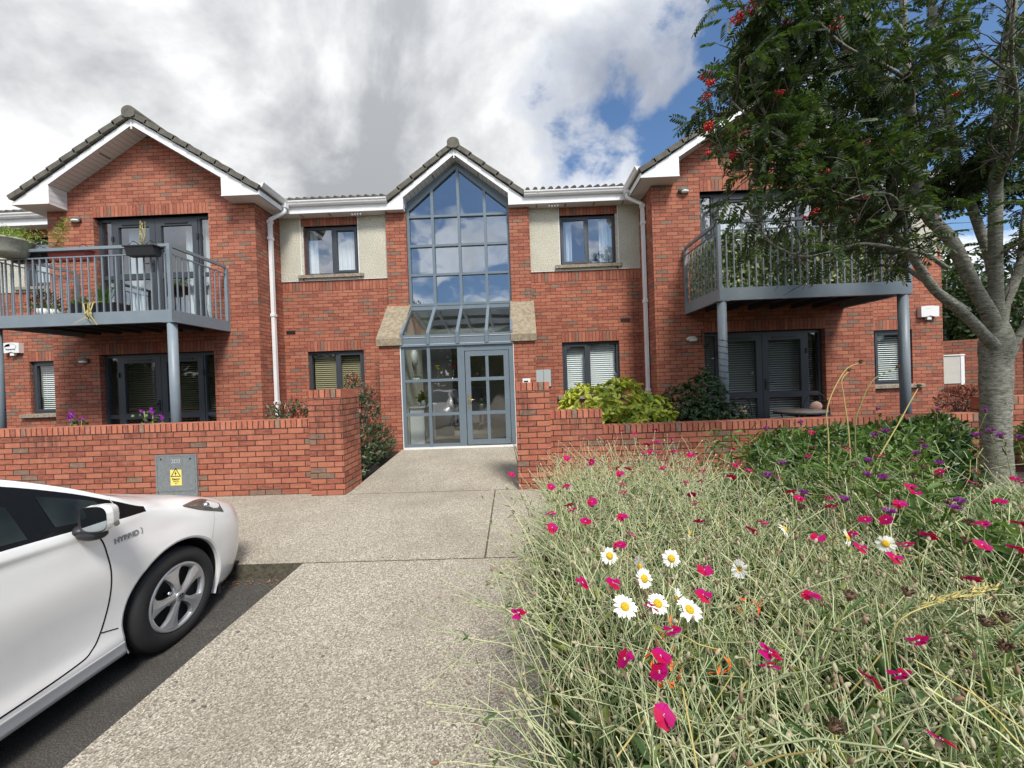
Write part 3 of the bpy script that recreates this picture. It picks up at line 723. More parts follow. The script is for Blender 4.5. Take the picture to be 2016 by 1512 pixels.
    # patio doors, upper and lower
    for (hx0, hx1, hz0, hz1), up in ((door_u, True), (door_l, False)):
        Yf = YW + 0.1; f = MB(); frame_rect(f, hx0, hx1, hz0, hz1, Yf, 0.06, 0.07)
        sl = 0.30; xa, xb = hx0 + sl, hx1 - sl; xm = (xa + xb) / 2
        f.box(xa - 0.035, xa, Yf, Yf + 0.07, hz0 + 0.06, hz1 - 0.06); f.box(xb, xb + 0.035, Yf, Yf + 0.07, hz0 + 0.06, hz1 - 0.06)
        zr = hz0 + (0.99 if up else 0.86)
        for q in ((hx0 + 0.06, xa - 0.035), (xb + 0.035, hx1 - 0.06)): f.box(q[0], q[1], Yf + 0.01, Yf + 0.06, zr - 0.04, zr + 0.04)
        d = f.build('patio_door', 'anthracite', B)
        gl = 'glass_upper' if up else 'glass'
        for q in ((hx0 + 0.06, xa - 0.035), (xb + 0.035, hx1 - 0.06)):
            pane(q[0], q[1], zr + 0.04, hz1 - 0.06, Yf + 0.035, gl, d); pane(q[0], q[1], hz0 + 0.06, zr - 0.04, Yf + 0.035, gl, d)
        for (qa, qb, hs) in ((xa + 0.004, xm - 0.004, 1), (xm + 0.004, xb - 0.004, -1)):
            lf = MB(); za, zb = hz0 + 0.065, hz1 - 0.065; wd = 0.115
            lf.box(qa, qa + wd, Yf - 0.012, Yf + 0.055, za, zb); lf.box(qb - wd, qb, Yf - 0.012, Yf + 0.055, za, zb)
            for z0_, z1_ in ((za, za + wd), (zb - wd, zb), (zr - 0.06, zr + 0.06)): lf.box(qa + wd, qb - wd, Yf - 0.012, Yf + 0.055, z0_, z1_)
            lf.build('door_leaf', 'anthracite', d, bevel=0.004)
            pane(qa + wd, qb - wd, zr + 0.06, zb - wd, Yf + 0.02, gl, d); pane(qa + wd, qb - wd, za + wd, zr - 0.06, Yf + 0.02, gl, d)
            k = MB(); k.box(qa + 0.2, qb - 0.2, Yf - 0.03, Yf - 0.0125, zb - 0.075, zb - 0.045); k.build('trickle_vent', 'black_plastic', d)
            k = MB(); xo_ = qa if hs > 0 else qb
            for zz in (za + 0.35, zb - 0.35): k.box(xo_ - 0.018, xo_ + 0.018, Yf - 0.035, Yf - 0.0125, zz - 0.05, zz + 0.05)
            k.build('hinge', 'black_plastic', d)
        k = MB(); hxp = xm - 0.06 if sd < 0 else xm + 0.06
        k.box(hxp - 0.018, hxp + 0.018, Yf - 0.028, Yf - 0.0125, zr + 0.10, zr + 0.32, ); k.box(hxp - 0.13 if sd < 0 else hxp - 0.01, hxp + 0.01 if sd < 0 else hxp + 0.13, Yf - 0.06, Yf - 0.045, zr + 0.235, zr + 0.255)
        k.box(hxp - 0.008, hxp + 0.008, Yf - 0.06, Yf - 0.028, zr + 0.237, zr + 0.253); k.build('handle', 'black_plastic', d)
        if up:
            for q in ((xa + 0.12, xa + 0.42), (xb - 0.45, xb + 0.22)) if sd < 0 else ((hx0 + 0.07, xa + 0.75), (xm + 0.1, xm + 0.6)): curtain(q[0], q[1], hz0 + 0.06, hz1 - 0.07, Yf + 0.2, d)
        else: blind(hx0 + 0.07, hx1 - 0.07, hz0 + 0.1, hz1 - 0.07, Yf + 0.16, 'blind_tan' if sd < 0 else 'blind_cream', d, pitch=0.046, tilt=0.25 if sd < 0 else 0.33)

    # interior behind the wing and the recess, so that the panes look into rooms
    r = MB(); x0_, x1_ = sorted((mx(sd, 4.05), mx(sd, 8.15)))
    for za, zb in ((0.1, 2.6), (2.75, 5.15)):
        for pl in ([(x0_, 11.5, za), (x1_, 11.5, za), (x1_, 11.5, zb), (x0_, 11.5, zb)], [(x0_, YW + 0.22, za), (x0_, 11.5, za), (x0_, 11.5, zb), (x0_, YW + 0.22, zb)],
                   [(x1_, 11.5, za), (x1_, YW + 0.22, za), (x1_, YW + 0.22, zb), (x1_, 11.5, zb)], [(x0_, YW + 0.22, za), (x1_, YW + 0.22, za), (x1_, 11.5, za), (x0_, 11.5, za)],
                   [(x0_, YW + 0.22, zb), (x0_, 11.5, zb), (x1_, 11.5, zb), (x1_, YW + 0.22, zb)]): r.poly(pl)
    for oa, ob in ((1.65, 3.93), (8.3, 10.4)):
        x0_, x1_ = sorted((mx(sd, oa), mx(sd, ob)))
        for za, zb in ((0.1, 2.6), (2.75, 5.15)):
            for pl in ([(x0_, 11.4, za), (x1_, 11.4, za), (x1_, 11.4, zb), (x0_, 11.4, zb)], [(x0_, YR + 0.2, za), (x0_, 11.4, za), (x0_, 11.4, zb), (x0_, YR + 0.2, zb)],
                       [(x1_, 11.4, za), (x1_, YR + 0.2, za), (x1_, YR + 0.2, zb), (x1_, 11.4, zb)], [(x0_, YR + 0.2, za), (x1_, YR + 0.2, za), (x1_, 11.4, za), (x0_, 11.4, za)],
                       [(x0_, YR + 0.2, zb), (x0_, 11.4, zb), (x1_, 11.4, zb), (x1_, YR + 0.2, zb)]): r.poly(pl)
    r.build('room', 'interior', B)

    # ------------- wing gable: barge boards, soffits, box ends, verge tiles
    YB = 7.37; cx = mx(sd, DX0)
    def gable(cx, YB, YBACK, zin, slope, dxi, dxo, zbox, tile_t, barge_h, name_w, half_wall, zridge_extra=0.0):
        zt = zin + barge_h + tile_t                       # top of tiles at the centre line
        g = MB()
        inner = lambda d: zin - slope * d
        outer = lambda d: zin + barge_h - slope * d
        for k in (-1, 1):
            X = lambda d: cx + k * d
            pts = [(X(0), inner(0)), (X(0), outer(0)), (X(dxo), outer(dxo)), (X(dxo), zbox), (X(dxi), zbox), (X(dxi), inner(dxi))]
            if k > 0: pts = pts[::-1]
            g.poly([(x, YB, z) for x, z in pts]); 
            # thin lip trim under the barge
            q = [(X(0), inner(0) - 0.0), (X(0), inner(0) + 0.022), (X(dxi), inner(dxi) + 0.022), (X(dxi), inner(dxi))]
            if k > 0: q = q[::-1]
            g.prism_y(q, YB - 0.012, YB)
            q = [(X(dxi), zbox), (X(dxo), zbox), (X(dxo), zbox + 0.022), (X(dxi), zbox + 0.022)]
            if k < 0: q = q[::-1]
            g.prism_y(q, YB - 0.012, YB)
        g.box(cx - 0.012, cx + 0.012, YB - 0.016, YB - 0.001, inner(0) - 0.075, outer(0) - 0.01)
        bb = g.build('barge_board', 'upvc', B, fix=False)
        sfm = MB()
        for k in (-1, 1):
            X = lambda d: cx + k * d
            sfm.poly([(X(0), YB + 0.004, inner(0)), (X(dxi), YB + 0.004, inner(dxi)), (X(dxi), half_wall + 0.02, inner(dxi)), (X(0), half_wall + 0.02, inner(0))])
            sfm.poly([(X(dxi), YB, inner(dxi)), (X(dxi), YB, zbox), (X(dxi), half_wall + 0.02, zbox), (X(dxi), half_wall + 0.02, inner(dxi))])
            sfm.poly([(X(dxi), YB, zbox), (X(dxo), YB, zbox), (X(dxo), YBACK, zbox), (X(dxi), YBACK, zbox)])
            n = int(dxi / math.cos(math.atan(slope)) / 0.105)        # board grooves
            for q in range(1, n + 6):
                d = q * 0.105 * math.cos(math.atan(slope))
                if d > dxi: break
                sfm.poly([(X(d - 0.003), YB + 0.02, inner(d - 0.003) - 0.002), (X(d + 0.003), YB + 0.02, inner(d + 0.003) - 0.002), (X(d + 0.003), half_wall, inner(d + 0.003) - 0.002), (X(d - 0.003), half_wall, inner(d - 0.003) - 0.002)], mi=1)
            zz = inner(dxi) - 0.1
            while zz > zbox + 0.03:
                sfm.poly([(X(dxi) - k * 0.002, YB + 0.01, zz), (X(dxi) - k * 0.002, half_wall, zz), (X(dxi) - k * 0.002, half_wall, zz + 0.005), (X(dxi) - k * 0.002, YB + 0.01, zz + 0.005)], mi=1); zz -= 0.1
            dm = dxi * 0.42
            sfm.poly([(X(dm), YB + 0.06, inner(dm) - 0.004), (X(dm + 0.03), YB + 0.06, inner(dm + 0.03) - 0.004), (X(dm + 0.03), half_wall - 0.04, inner(dm + 0.03) - 0.004), (X(dm), half_wall - 0.04, inner(dm) - 0.004)], mi=1)
        sfm.build('soffit', ['upvc_soffit', 'soffit_gap'], B)
        return outer, zt
    outer, zt = gable(cx, YB, YR - 0.25, ZAP, R32, 1.70, 2.435, EAVE, 0.11, 0.145, 'wing', YW)
    def tiled_roof(cx, YB, Y1, outer0, slope, dmax, tt, nstep):
        rf = MB(); ang = math.atan(slope); ca, sa = math.cos(ang), math.sin(ang)
        L = dmax / ca; step = L / nstep
        for k in (-1, 1):
            for i in range(nstep):
                # each course tilts a little so that its lower edge stands proud of the course below
                s0, s1 = i * step, (i + 1) * step + 0.03
                lift0, lift1 = 0.012, 0.034
                def P(sv, h): return (cx + k * (sv * ca + h * sa), outer0 - sv * sa + h * ca)
                q = [P(s0, lift0), P(s0, lift0 + tt), P(s1, lift1 + tt), P(s1, lift1)]
                if k < 0: q = q[::-1]
                rf.prism_y(q[::-1], YB - 0.05, Y1)
        rf2 = rf.build('roof', 'roof_tile', B, fix=True)
        rd = MB(); y = YB - 0.07; zc = outer0 + 0.125
        while y < Y1:
            n = 10; prof = [(0.13 * math.cos(math.pi * (i / n)), 0.105 * math.sin(math.pi * i / n)) for i in range(n + 1)]
            pr = [(cx + a, zc - 0.03 + c_) for a, c_ in prof] + [(cx - 0.125, zc - 0.12), (cx - 0.05, zc - 0.15), (cx + 0.05, zc - 0.15), (cx + 0.125, zc - 0.12)]
            rd.prism_y(pr[::-1], y, min(y + 0.40, Y1)); y += 0.41
        rd.build('ridge_tile', 'roof_tile', rf2, fix=True)
        return rf2
    tiled_roof(cx, YB, 13.0, ZAP + 0.145, R32, 2.385, 0.095, 9)
    # eaves gutter along the wing side and the recess, fascia and soffit
    xg = mx(sd, 3.665)
    f = MB(); f.box(xg, xg + sd * 0.02, YB + 0.003, YR - 0.25, EAVE, 5.40); f.build('fascia', 'upvc', B); f = MB()
    fb = sorted((mx(sd, 3.665), mx(sd, 1.47)))
    f.box(fb[0], fb[1], YR - 0.25, YR - 0.23, EAVE, 5.40); f.box(fb[0], fb[1], YR - 0.262, YR - 0.25, EAVE, EAVE + 0.022)
    f.build('fascia', 'upvc', B); f = MB()
    fo = sorted((mx(sd, 8.535), mx(sd, 10.75)))
    f.box(fo[0], fo[1], YR - 0.25, YR - 0.23, EAVE, 5.40); f.box(fo[0], fo[1], YR - 0.262, YR - 0.25, EAVE, EAVE + 0.022)
    f.box(mx(sd, 10.75), mx(sd, 10.73), YR - 0.23, 14, EAVE, 5.40)
    f.build('fascia', 'upvc', B)
    sf = MB(); sf.poly([(fb[0] - 0.3, YR - 0.23, EAVE + 0.004), (fb[1] + 0.3, YR - 0.23, EAVE + 0.004), (fb[1] + 0.3, YR, EAVE + 0.004), (fb[0] - 0.3, YR, EAVE + 0.004)])
    sf.poly([(fo[0], YR - 0.23, EAVE + 0.004), (fo[1], YR - 0.23, EAVE + 0.004), (fo[1], YR, EAVE + 0.004), (fo[0], YR, EAVE + 0.004)])
    sf.poly([(mx(sd, 10.4), YR - 0.2, EAVE + 0.006), (mx(sd, 10.74), YR - 0.2, EAVE + 0.006), (mx(sd, 10.74), 14, EAVE + 0.006), (mx(sd, 10.4), 14, EAVE + 0.006)])
    for q in np.arange(fb[0] + 0.25, fb[1], 0.62): sf.box(q, q + 0.035, YR - 0.2, YR - 0.05, EAVE - 0.001, EAVE + 0.003, mi=1)
    sf.build('soffit', ['upvc_soffit', 'soffit_gap'], B)
    def gprof(o, u):        # ogee gutter cross-section: o outward offset, u height
        return [(0, 0.095), (0.0, 0.01), (0.03, 0.0), (0.055, 0.004), (0.075, 0.03), (0.082, 0.055), (0.095, 0.07), (0.1, 0.085), (0.1, 0.1), (0.088, 0.1), (0.088, 0.085), (0.01, 0.07)]
    g = MB(); zg = 5.345; yg = YR - 0.25
    g.prism_x([(yg - o, zg + u) for o, u in gprof(0, 0)], fo[0], fo[1]); g.build('gutter', 'upvc', B, fix=True); g = MB()
    g.prism_x([(yg - o, zg + u) for o, u in gprof(0, 0)], fb[0], fb[1]); g.prism_y([(xg - sd * o, zg + u) for o, u in gprof(0, 0)], YB + 0.0, yg + 0.0)
    for q in np.arange(fb[0] + 0.3, fb[1], 0.85):          # brackets and unions
        g.prism_x([(yg - o * 1.08, zg - 0.006 + u * 0.95) for o, u in gprof(0, 0)[:9]], q, q + 0.02)
    g.build('gutter', 'upvc', B, fix=True)
    # down pipe at the inner corner
    xpip = mx(sd, 3.97 - 0.06); yp = 8.06
    d = MB(); hw = 0.034
    d.box(xpip - hw, xpip + hw, yp - hw, yp + hw, 0.08, 4.98)
    d.tube([(mx(sd, 3.665 - 0.05), 8.12, 5.35), (mx(sd, 3.665 - 0.05), 8.12, 5.19), (xpip, yp, 5.02), (xpip, yp, 4.93)], 0.04, 10)
    for z in (4.97, 4.62, 3.0, 1.15): d.box(xpip - hw - 0.012, xpip + hw + 0.012, yp - hw - 0.012, yp + hw + 0.012, z - 0.03, z + 0.03); d.box(xpip, mx(sd, 3.97), yp - 0.015, yp + 0.015, z - 0.012, z + 0.012)
    d.box(mx(sd, 3.665 - 0.05) - 0.05, mx(sd, 3.665 - 0.05) + 0.05, 8.07, 8.17, 5.27, 5.37)
    d.build('downpipe', 'upvc', B)
    # main roof behind the recess, low rolls showing over the gutter
    rf = MB(); xa, xb = sorted((mx(sd, 0.2), mx(sd, 4.6))); sl_ = math.tan(math.radians(21))
    y0_ = YR - 0.29; z0_ = 5.45
    def slab(xa, xb):
        rf.prism_x([(y0_, z0_), (y0_, z0_ + 0.03), (13.5, z0_ + 0.03 + sl_ * (13.5 - y0_)), (13.5, z0_ + sl_ * (13.5 - y0_))][::-1], xa, xb)
        x = xa + 0.05
        while x < xb:
            rf.tube([(x, y0_ - 0.005, z0_ + 0.035), (x, 13.5, z0_ + 0.035 + sl_ * (13.5 - y0_))], 0.05, 8); x += 0.165
    slab(*sorted((mx(sd, 1.5), mx(sd, 4.6)))); rf.build('roof', 'roof_tile', B); rf = MB(); slab(*sorted((mx(sd, 8.2), mx(sd, 10.8))))
    rf.build('roof', 'roof_tile', B, fix=False)

    # ------------- entrance pilaster with sloped concrete cap
    pl = MB(); a, c2 = sorted((mx(sd, 1.13), mx(sd, 1.57)))
    pl.box(a, c2, YP, YR + 0.1, -0.1, 2.235, skip='d'); 
    pl.prism_x([(YP, 2.235), (YR - 0.02, 2.235), (YR - 0.02, 3.10), (YP, 2.30)][::-1], a, c2)
    pl.box(a, c2, YR - 0.11, YR + 0.3, 2.9, EAVE + 0.1, skip='d')
    pl.build('pilaster', 'brick', B)
    cp_ = MB(); cp_.prism_x([(YP - 0.05, 2.225), (YP - 0.05, 2.365), (YR - 0.085, 3.185), (YR - 0.085, 3.02), (YP + 0.12, 2.225)], a - 0.035, c2 + 0.035)
    cp_.build('coping', 'stone_cap', B, fix=True, bevel=0.012)

# ------------- central gable over the glazed entrance
YE = YR - 0.25
outer, zt = gable(XC, YE, YR, 6.32, 0.765, 1.13, 1.47, EAVE, 0.1, 0.14, 'entry', YR + 0.02)
tiled_roof(XC, YE, 12.0, 6.32 + 0.14, 0.765, 1.44, 0.095, 5)
cw = MB(); YC = YR - 0.02; d0, d1 = YC, YC + 0.09
S_ = 0.83; topz = lambda x: 6.24 - S_ * abs(x - XC)
xs = [XC - 1.13, -1.765, -1.183, -0.607, XC + 1.13]; mw = 0.03
zs = [3.12, 3.184, 3.842, 4.484, 5.131]
for i, x in enumerate(xs):
    xa = x if i == 0 else x - mw; xb = x if i == 4 else x + mw
    if i == 0: xb = x + 0.055
    if i == 4: xa = x - 0.055
    cw.box(xa, xb, d0, d1, 3.12, topz(x) - (0.02 if 0 < i < 4 else 0.0))
for z in zs[1:]: cw.box(XC - 1.075, XC + 1.075, d0 + 0.004, d1 - 0.004, z - 0.026, z + 0.026)
cw.box(XC - 1.13, XC + 1.13, d0 - 0.03, d1, 3.06, 3.14)
for k in (-1, 1):
    q = [(XC, 6.24), (XC + k * 1.13, topz(XC + 1.13)), (XC + k * 1.13, topz(XC + 1.13) - 0.09), (XC, 6.24 - 0.09)]
    if k > 0: q = q[::-1]
    cw.prism_y(q[::-1], d0 - 0.006, d1)
    q = [(XC, 6.33), (XC + k * 1.13, 6.33 - 0.765 * 1.13), (XC + k * 1.13, topz(XC + 1.13)), (XC, 6.24)]
    if k > 0: q = q[::-1]
    cw.prism_y(q[::-1], d0 + 0.03, d1 - 0.002)
CW = cw.build('curtain_wall', 'porch_paint', B, fix=True)
for i in range(4):
    xa, xb = xs[i] + 0.03, xs[i + 1] - 0.03
    for j in range(4):
        za = zs[1 + j] + 0.026; zb = zs[2 + j] - 0.026 if j < 3 else None
        p = MB(); yy = YC + 0.05 + 0.0006 * ((i * 5 + j * 3) % 4)
        tl = ((i * 7 + j * 5) % 5 - 2) * 0.0009; tv = ((i * 3 + j * 11) % 5 - 2) * 0.0011
        if zb: p.poly([(xa, yy, za), (xb, yy + tl, za), (xb, yy + tl + tv, zb), (xa, yy + tv, zb)])
        else:
            pts = [(xa, yy, za), (xb, yy, za), (xb, yy, max(za + 0.02, topz(xb) - 0.08)), (xa, yy, max(za + 0.02, topz(xa) - 0.08))]
            p.poly(pts)
        p.build('pane', 'glass_curtain', CW)
# lean-to porch glazing and glazed front with door
pc = MB()
bx = [XC - 1.13, -1.778, -1.187, -0.60, XC + 1.13]
for i, x in enumerate(bx):
    xa = x if i == 0 else x - 0.03; xb = x + 0.05 if i == 0 else (x if i == 4 else x + 0.03)
    if i == 4: xa = x - 0.05
    pc.prism_x([(YP - 0.03, 2.40), (YP - 0.03, 2.46), (YC - 0.02, 3.12), (YC - 0.02, 3.05)][::-1], xa, xb)
    if i < 4: pc.prism_x([(YP - 0.045, 2.22), (YP - 0.045, 2.44), (YP, 2.46), (YP, 2.22)][::-1], xa, xb + 0.004)
pc.box(XC - 1.13, XC + 1.13, YP - 0.02, YP + 0.07, 2.37, 2.42); pc.box(XC - 1.13, XC + 1.13, YP - 0.015, YP + 0.07, 2.22, 2.37); pc.box(XC - 1.13, XC + 1.13, YP - 0.035, YP + 0.09, 2.185, 2.225)
zb_ = 0.165
pc.box(XC - 1.13, XC - 1.06, YP, YP + 0.07, zb_, 2.19); pc.box(-1.808, -1.748, YP - 0.012, YP + 0.07, zb_, 2.19)
pc.box(-1.20, -1.06, YP - 0.006, YP + 0.07, zb_, 2.19); pc.box(-0.165, XC + 1.13, YP, YP + 0.07, zb_, 2.19)
pc.box(-1.06, -0.165, YP, YP + 0.07, 2.07, 2.19)
for za, zb2 in ((zb_, zb_ + 0.06), (0.79, 0.85), (1.475, 1.53), (2.13, 2.19)):
    for xa, xb in ((XC - 1.06, -1.808), (-1.748, -1.20)): pc.box(xa, xb, YP + 0.004, YP + 0.066, za, zb2)
PO = pc.build('entrance_porch', 'porch_paint', B, bevel=0.004)
st = MB(); st.box(XC - 1.135, XC + 1.135, YP - 0.02, YP + 0.08, 0.10, zb_ - 0.002); st.build('threshold', 'white_paint', PO)
tr_ = MB(); tr_.box(XC - 1.142, XC - 1.128, YP - 0.012, YP, 0.12, 2.2); tr_.box(XC + 1.128, XC + 1.138, YP - 0.012, YP, 0.12, 2.2)
for i in range(4):
    tr_.box(bx[i] + 0.05, bx[i + 1] - 0.035, YP - 0.021, YP - 0.016, 2.225, 2.231); tr_.box(bx[i] + 0.05, bx[i + 1] - 0.035, YP - 0.026, YP - 0.0205, 2.366, 2.372)
tr_.build('sealant', 'white_paint', PO)
for i in range(4):
    p = MB(); p.poly([(bx[i] + 0.03, YP + 0.0, 2.42), (bx[i + 1] - 0.03, YP + 0.0, 2.42), (bx[i + 1] - 0.03, YC - 0.01, 3.07), (bx[i] + 0.03, YC - 0.01, 3.07)]); p.build('roof_pane', 'glass_porch', PO)
for xa, xb in ((XC - 1.06, -1.808), (-1.748, -1.20)):
    for za, zb2 in ((zb_ + 0.06, 0.79), (0.85, 1.475), (1.53, 2.13)): pane(xa, xb, za, zb2, YP + 0.035, 'glass_porch', PO)
dl = MB(); xa, xb, za, zb2 = -1.045, -0.175, 0.185, 2.06; Yd = YP - 0.008
dl.box(xa, xa + 0.1, Yd, Yd + 0.06, za, zb2); dl.box(xb - 0.1, xb, Yd, Yd + 0.06, za, zb2)
for q in ((za, za + 0.1), (zb2 - 0.1, zb2), (0.785, 0.855), (1.465, 1.535)): dl.box(xa + 0.1, xb - 0.1, Yd, Yd + 0.06, *q)
xm = (xa + xb) / 2
for q in ((za + 0.1, 0.785), (0.855, 1.465), (1.535, zb2 - 0.1)): dl.box(xm - 0.03, xm + 0.03, Yd + 0.003, Yd + 0.057, *q)
DL = dl.build('door', 'porch_paint', B, bevel=0.005)
for q in ((za + 0.1, 0.785), (0.855, 1.465), (1.535, zb2 - 0.1)):
    pane(xa + 0.1, xm - 0.03, *q, Yd + 0.03, 'glass_porch', DL); pane(xm + 0.03, xb - 0.1, *q, Yd + 0.03, 'glass_porch', DL)
h = MB(); h.box(xa + 0.032, xa + 0.06, Yd - 0.01, Yd, 0.93, 1.20); h.tube([(xa + 0.046, Yd, 1.09), (xa + 0.046, Yd - 0.05, 1.09), (xa + 0.17, Yd - 0.055, 1.085)], 0.009, 8); h.build('handle', 'brass', DL)
# lobby
lb = MB(); xa, xb = XC - 1.125, XC + 1.125

for x_ in (xa, xb): lb.poly([(x_, YP + 0.08, 0.13), (x_, 12.0, 0.13), (x_, 12.0, 5.25), (x_, YC + 0.05, 5.25), (x_, YC + 0.05, 3.04), (x_, YP + 0.08, 2.36)])
lb.box(xa, xb, 12.0, 12.05, 0.13, 6.3)
lb.poly([(xa, YP + 0.07, 0.14), (xb, YP + 0.07, 0.14), (xb, 12, 0.14), (xa, 12, 0.14)], mi=1); lb.box(xa + 0.3, xb - 0.02, YP + 0.09, YP + 1.1, 0.142, 0.155, mi=2)
lb.box(xa, xb, 9.4, 9.5, 2.30, 2.75); lb.box(xa, xb, 9.5, 12, 2.6, 2.75); lb.box(xa, xa + 0.72, 9.4, 9.46, 0.15, 2.3, mi=3); lb.box(xb - 0.25, xb, 9.4, 9.46, 0.15, 2.3, mi=3)

lb.poly([(xa, YR + 0.08, 5.25), (XC, YR + 0.08, 6.12), (XC, 12, 6.12), (xa, 12, 5.25)]); lb.poly([(XC, YR + 0.08, 6.12), (xb, YR + 0.08, 5.25), (xb, 12, 5.25), (XC, 12, 6.12)])
LB = lb.build('lobby', ['lobby_wall', 'lobby_floor', 'doormat', 'interior_dark'], B)
p = MB(); p.box(-1.02, -0.42, 9.7, 9.78, 4.36, 4.62); p.build('ceiling_panel', 'white_paint', LB)

# ------------- balconies
for sd in (-1, 1):
    zb0, zb1 = 2.63, 2.835; Y0 = 6.36; o0, o1 = 4.555, 7.665
    bm_ = MB(); a, c2 = sorted((mx(sd, o0), mx(sd, o1)))
    bm_.box(a, c2, Y0, Y0 + 0.07, zb0, zb1)
    BA = bm_.build('balcony', 'steel_paint', B, bevel=0.004)
    
    for q in (a, c2 - 0.07): sb = MB(); sb.box(q, q + 0.07, Y0 + 0.07, YW - 0.002, zb0, zb1); sb.build('side_beam', 'steel_paint', BA)
    dk = MB(); dk.box(a + 0.07, c2 - 0.07, Y0 + 0.07, YW - 0.002, zb1 - 0.04, zb1 - 0.012)
    for q in np.arange(a + 0.4, c2 - 0.2, 0.42): dk.box(q, q + 0.05, Y0 + 0.07, YW - 0.003, zb0 + 0.03, zb1 - 0.041)
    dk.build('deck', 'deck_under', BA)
    for off in (4.622, 7.578 if sd > 0 else 7.68):
        cm = MB(); cm.cyl((mx(sd, off), Y0 + 0.075, 0.05), (mx(sd, off), Y0 + 0.075, zb0), 0.07, n=24); cm.box(mx(sd, off) - 0.11, mx(sd, off) + 0.11, Y0 - 0.0, Y0 + 0.17, zb0 - 0.008, zb0 - 0.001); cm.build('column', 'steel_paint', BA)
    rl = MB(); zt_ = 3.945
    rl.box(a - 0.0, c2 + 0.0, Y0 + 0.005, Y0 + 0.055, zt_ - 0.05, zt_); rl.box(a, a + 0.05, Y0 + 0.055, YW - 0.06, zt_ - 0.05, zt_); rl.box(c2 - 0.05, c2, Y0 + 0.055, YW - 0.06, zt_ - 0.05, zt_)
    rl.build('handrail', 'steel_paint', BA, bevel=0.003)
    r2 = MB(); r2.box(a + 0.05, c2 - 0.05, Y0 + 0.018, Y0 + 0.042, 3.775, 3.795)
    r2.box(a + 0.013, a + 0.037, Y0 + 0.055, YW - 0.06, 3.775, 3.795); r2.box(c2 - 0.037, c2 - 0.013, Y0 + 0.055, YW - 0.06, 3.775, 3.795); r2.build('lower_rail', 'steel_paint', BA)
    for xp, yp in ((a, Y0 + 0.004), (c2 - 0.05, Y0 + 0.004), (a, YW - 0.06), (c2 - 0.05, YW - 0.06)):
        ps = MB(); ps.box(xp - 0.002, xp + 0.052, yp - 0.002, yp + 0.052, zb1, zt_ - 0.0505); ps.build('post', 'steel_paint', BA)
    pm = MB(); pm.box(-0.009, 0.009, -0.009, 0.009, 0, 0.945); me = pm.mesh('baluster', ['steel_paint'])
    pos = [(x, Y0 + 0.03) for x in np.arange(a + 0.145, c2 - 0.07, 0.119)] + [(x, y) for x in (a + 0.025, c2 - 0.025) for y in np.arange(Y0 + 0.16, YW - 0.1, 0.119)]
    for x, y in pos:
        o = link('baluster', me, BA); o.location = (x, y, zb1 - 0.005)
# ------------------------------------------------------------------ garden walls
def garden_wall(mb, x0, x1, y0, y1, z1, cop=0.225 / 2 + 0.0):
    ch = 0.1125
    mb.box(x0, x1, y0, y1, -0.1, z1 - ch, skip='td')
    for yy, flip in ((y0, False), (y1, True)):
        q = [(x0, yy, z1 - ch), (x1, yy, z1 - ch), (x1, yy, z1), (x0, yy, z1)]; uv = [(0, 0), (0, x1 - x0), (ch, x1 - x0), (ch, 0)]
        if flip: q = q[::-1]; uv = uv[::-1]
        mb.poly(q, uv=uv, mi=1)
    mb.poly([(x0, y1, z1 - ch), (x0, y0, z1 - ch), (x0, y0, z1), (x0, y1, z1)], uv=[(0.005, 0.01), (0.215, 0.01), (0.215, 0.07), (0.005, 0.07)], mi=1)
    mb.poly([(x1, y0, z1 - ch), (x1, y1, z1 - ch), (x1, y1, z1), (x1, y0, z1)], uv=[(0.005, 0.01), (0.215, 0.01), (0.215, 0.07), (0.005, 0.07)], mi=1)
    n = y1 - y0
    mb.poly([(x0, y0, z1), (x1, y0, z1), (x1, y1, z1), (x0, y1, z1)], uv=[(0, 0), (0, x1 - x0), (0.225, x1 - x0), (0.225, 0)], mi=1)
YQ = 5.163
GW = thing('garden_wall', 'low red brick garden wall left of the entrance, with a metal meter cabinet set in it', 'wall', (-2.6, YQ, 0))
m_ = MB(); garden_wall(m_, -16, -2.79, YQ, YQ + 0.215, 1.014); m_.build('wall', ['garden_brick', 'garden_soldier'], GW)
m_ = MB(); garden_wall(m_, -2.795, -2.345, 5.053, 5.60, 1.405); m_.build('pillar', ['garden_brick', 'garden_soldier'], GW)
GR = thing('garden_wall', 'low red brick garden wall right of the entrance, stepping down behind the flower bed', 'wall', (0.2, YQ, 0))
m_ = MB(); garden_wall(m_, -0.04, 0.405, 5.053, 5.50, 1.405); m_.build('pillar', ['garden_brick', 'garden_soldier'], GR)
m_ = MB(); garden_wall(m_, 0.405, 1.11, YQ, YQ + 0.215, 1.012); garden_wall(m_, 1.11, 6.20, YQ, YQ + 0.215, 0.79); garden_wall(m_, 6.20, 16, YQ, YQ + 0.215, 1.0)
m_.build('wall', ['garden_brick', 'garden_soldier'], GR)
BWL = MB(); BWL.box(9.2, 11.6, 9.6, 9.82, -0.1, 2.0, skip='d')
BWL.v = [(x, y - 0.28 * (x - 9.2) * 0.9, z + 0.02 * (x - 9.2)) for x, y, z in BWL.v]
BWL.prism_x([(9.55, 1.9), (9.55, 1.91), (9.56, 1.91), (9.56, 1.9)], 9.21, 9.22)
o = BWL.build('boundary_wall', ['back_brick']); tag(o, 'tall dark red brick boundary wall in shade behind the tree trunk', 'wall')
m2 = MB(); m2.box(11.6, 15.5, 8.98, 9.2, -0.1, 2.06); o2 = m2.build('wall_run', ['back_brick'], o)

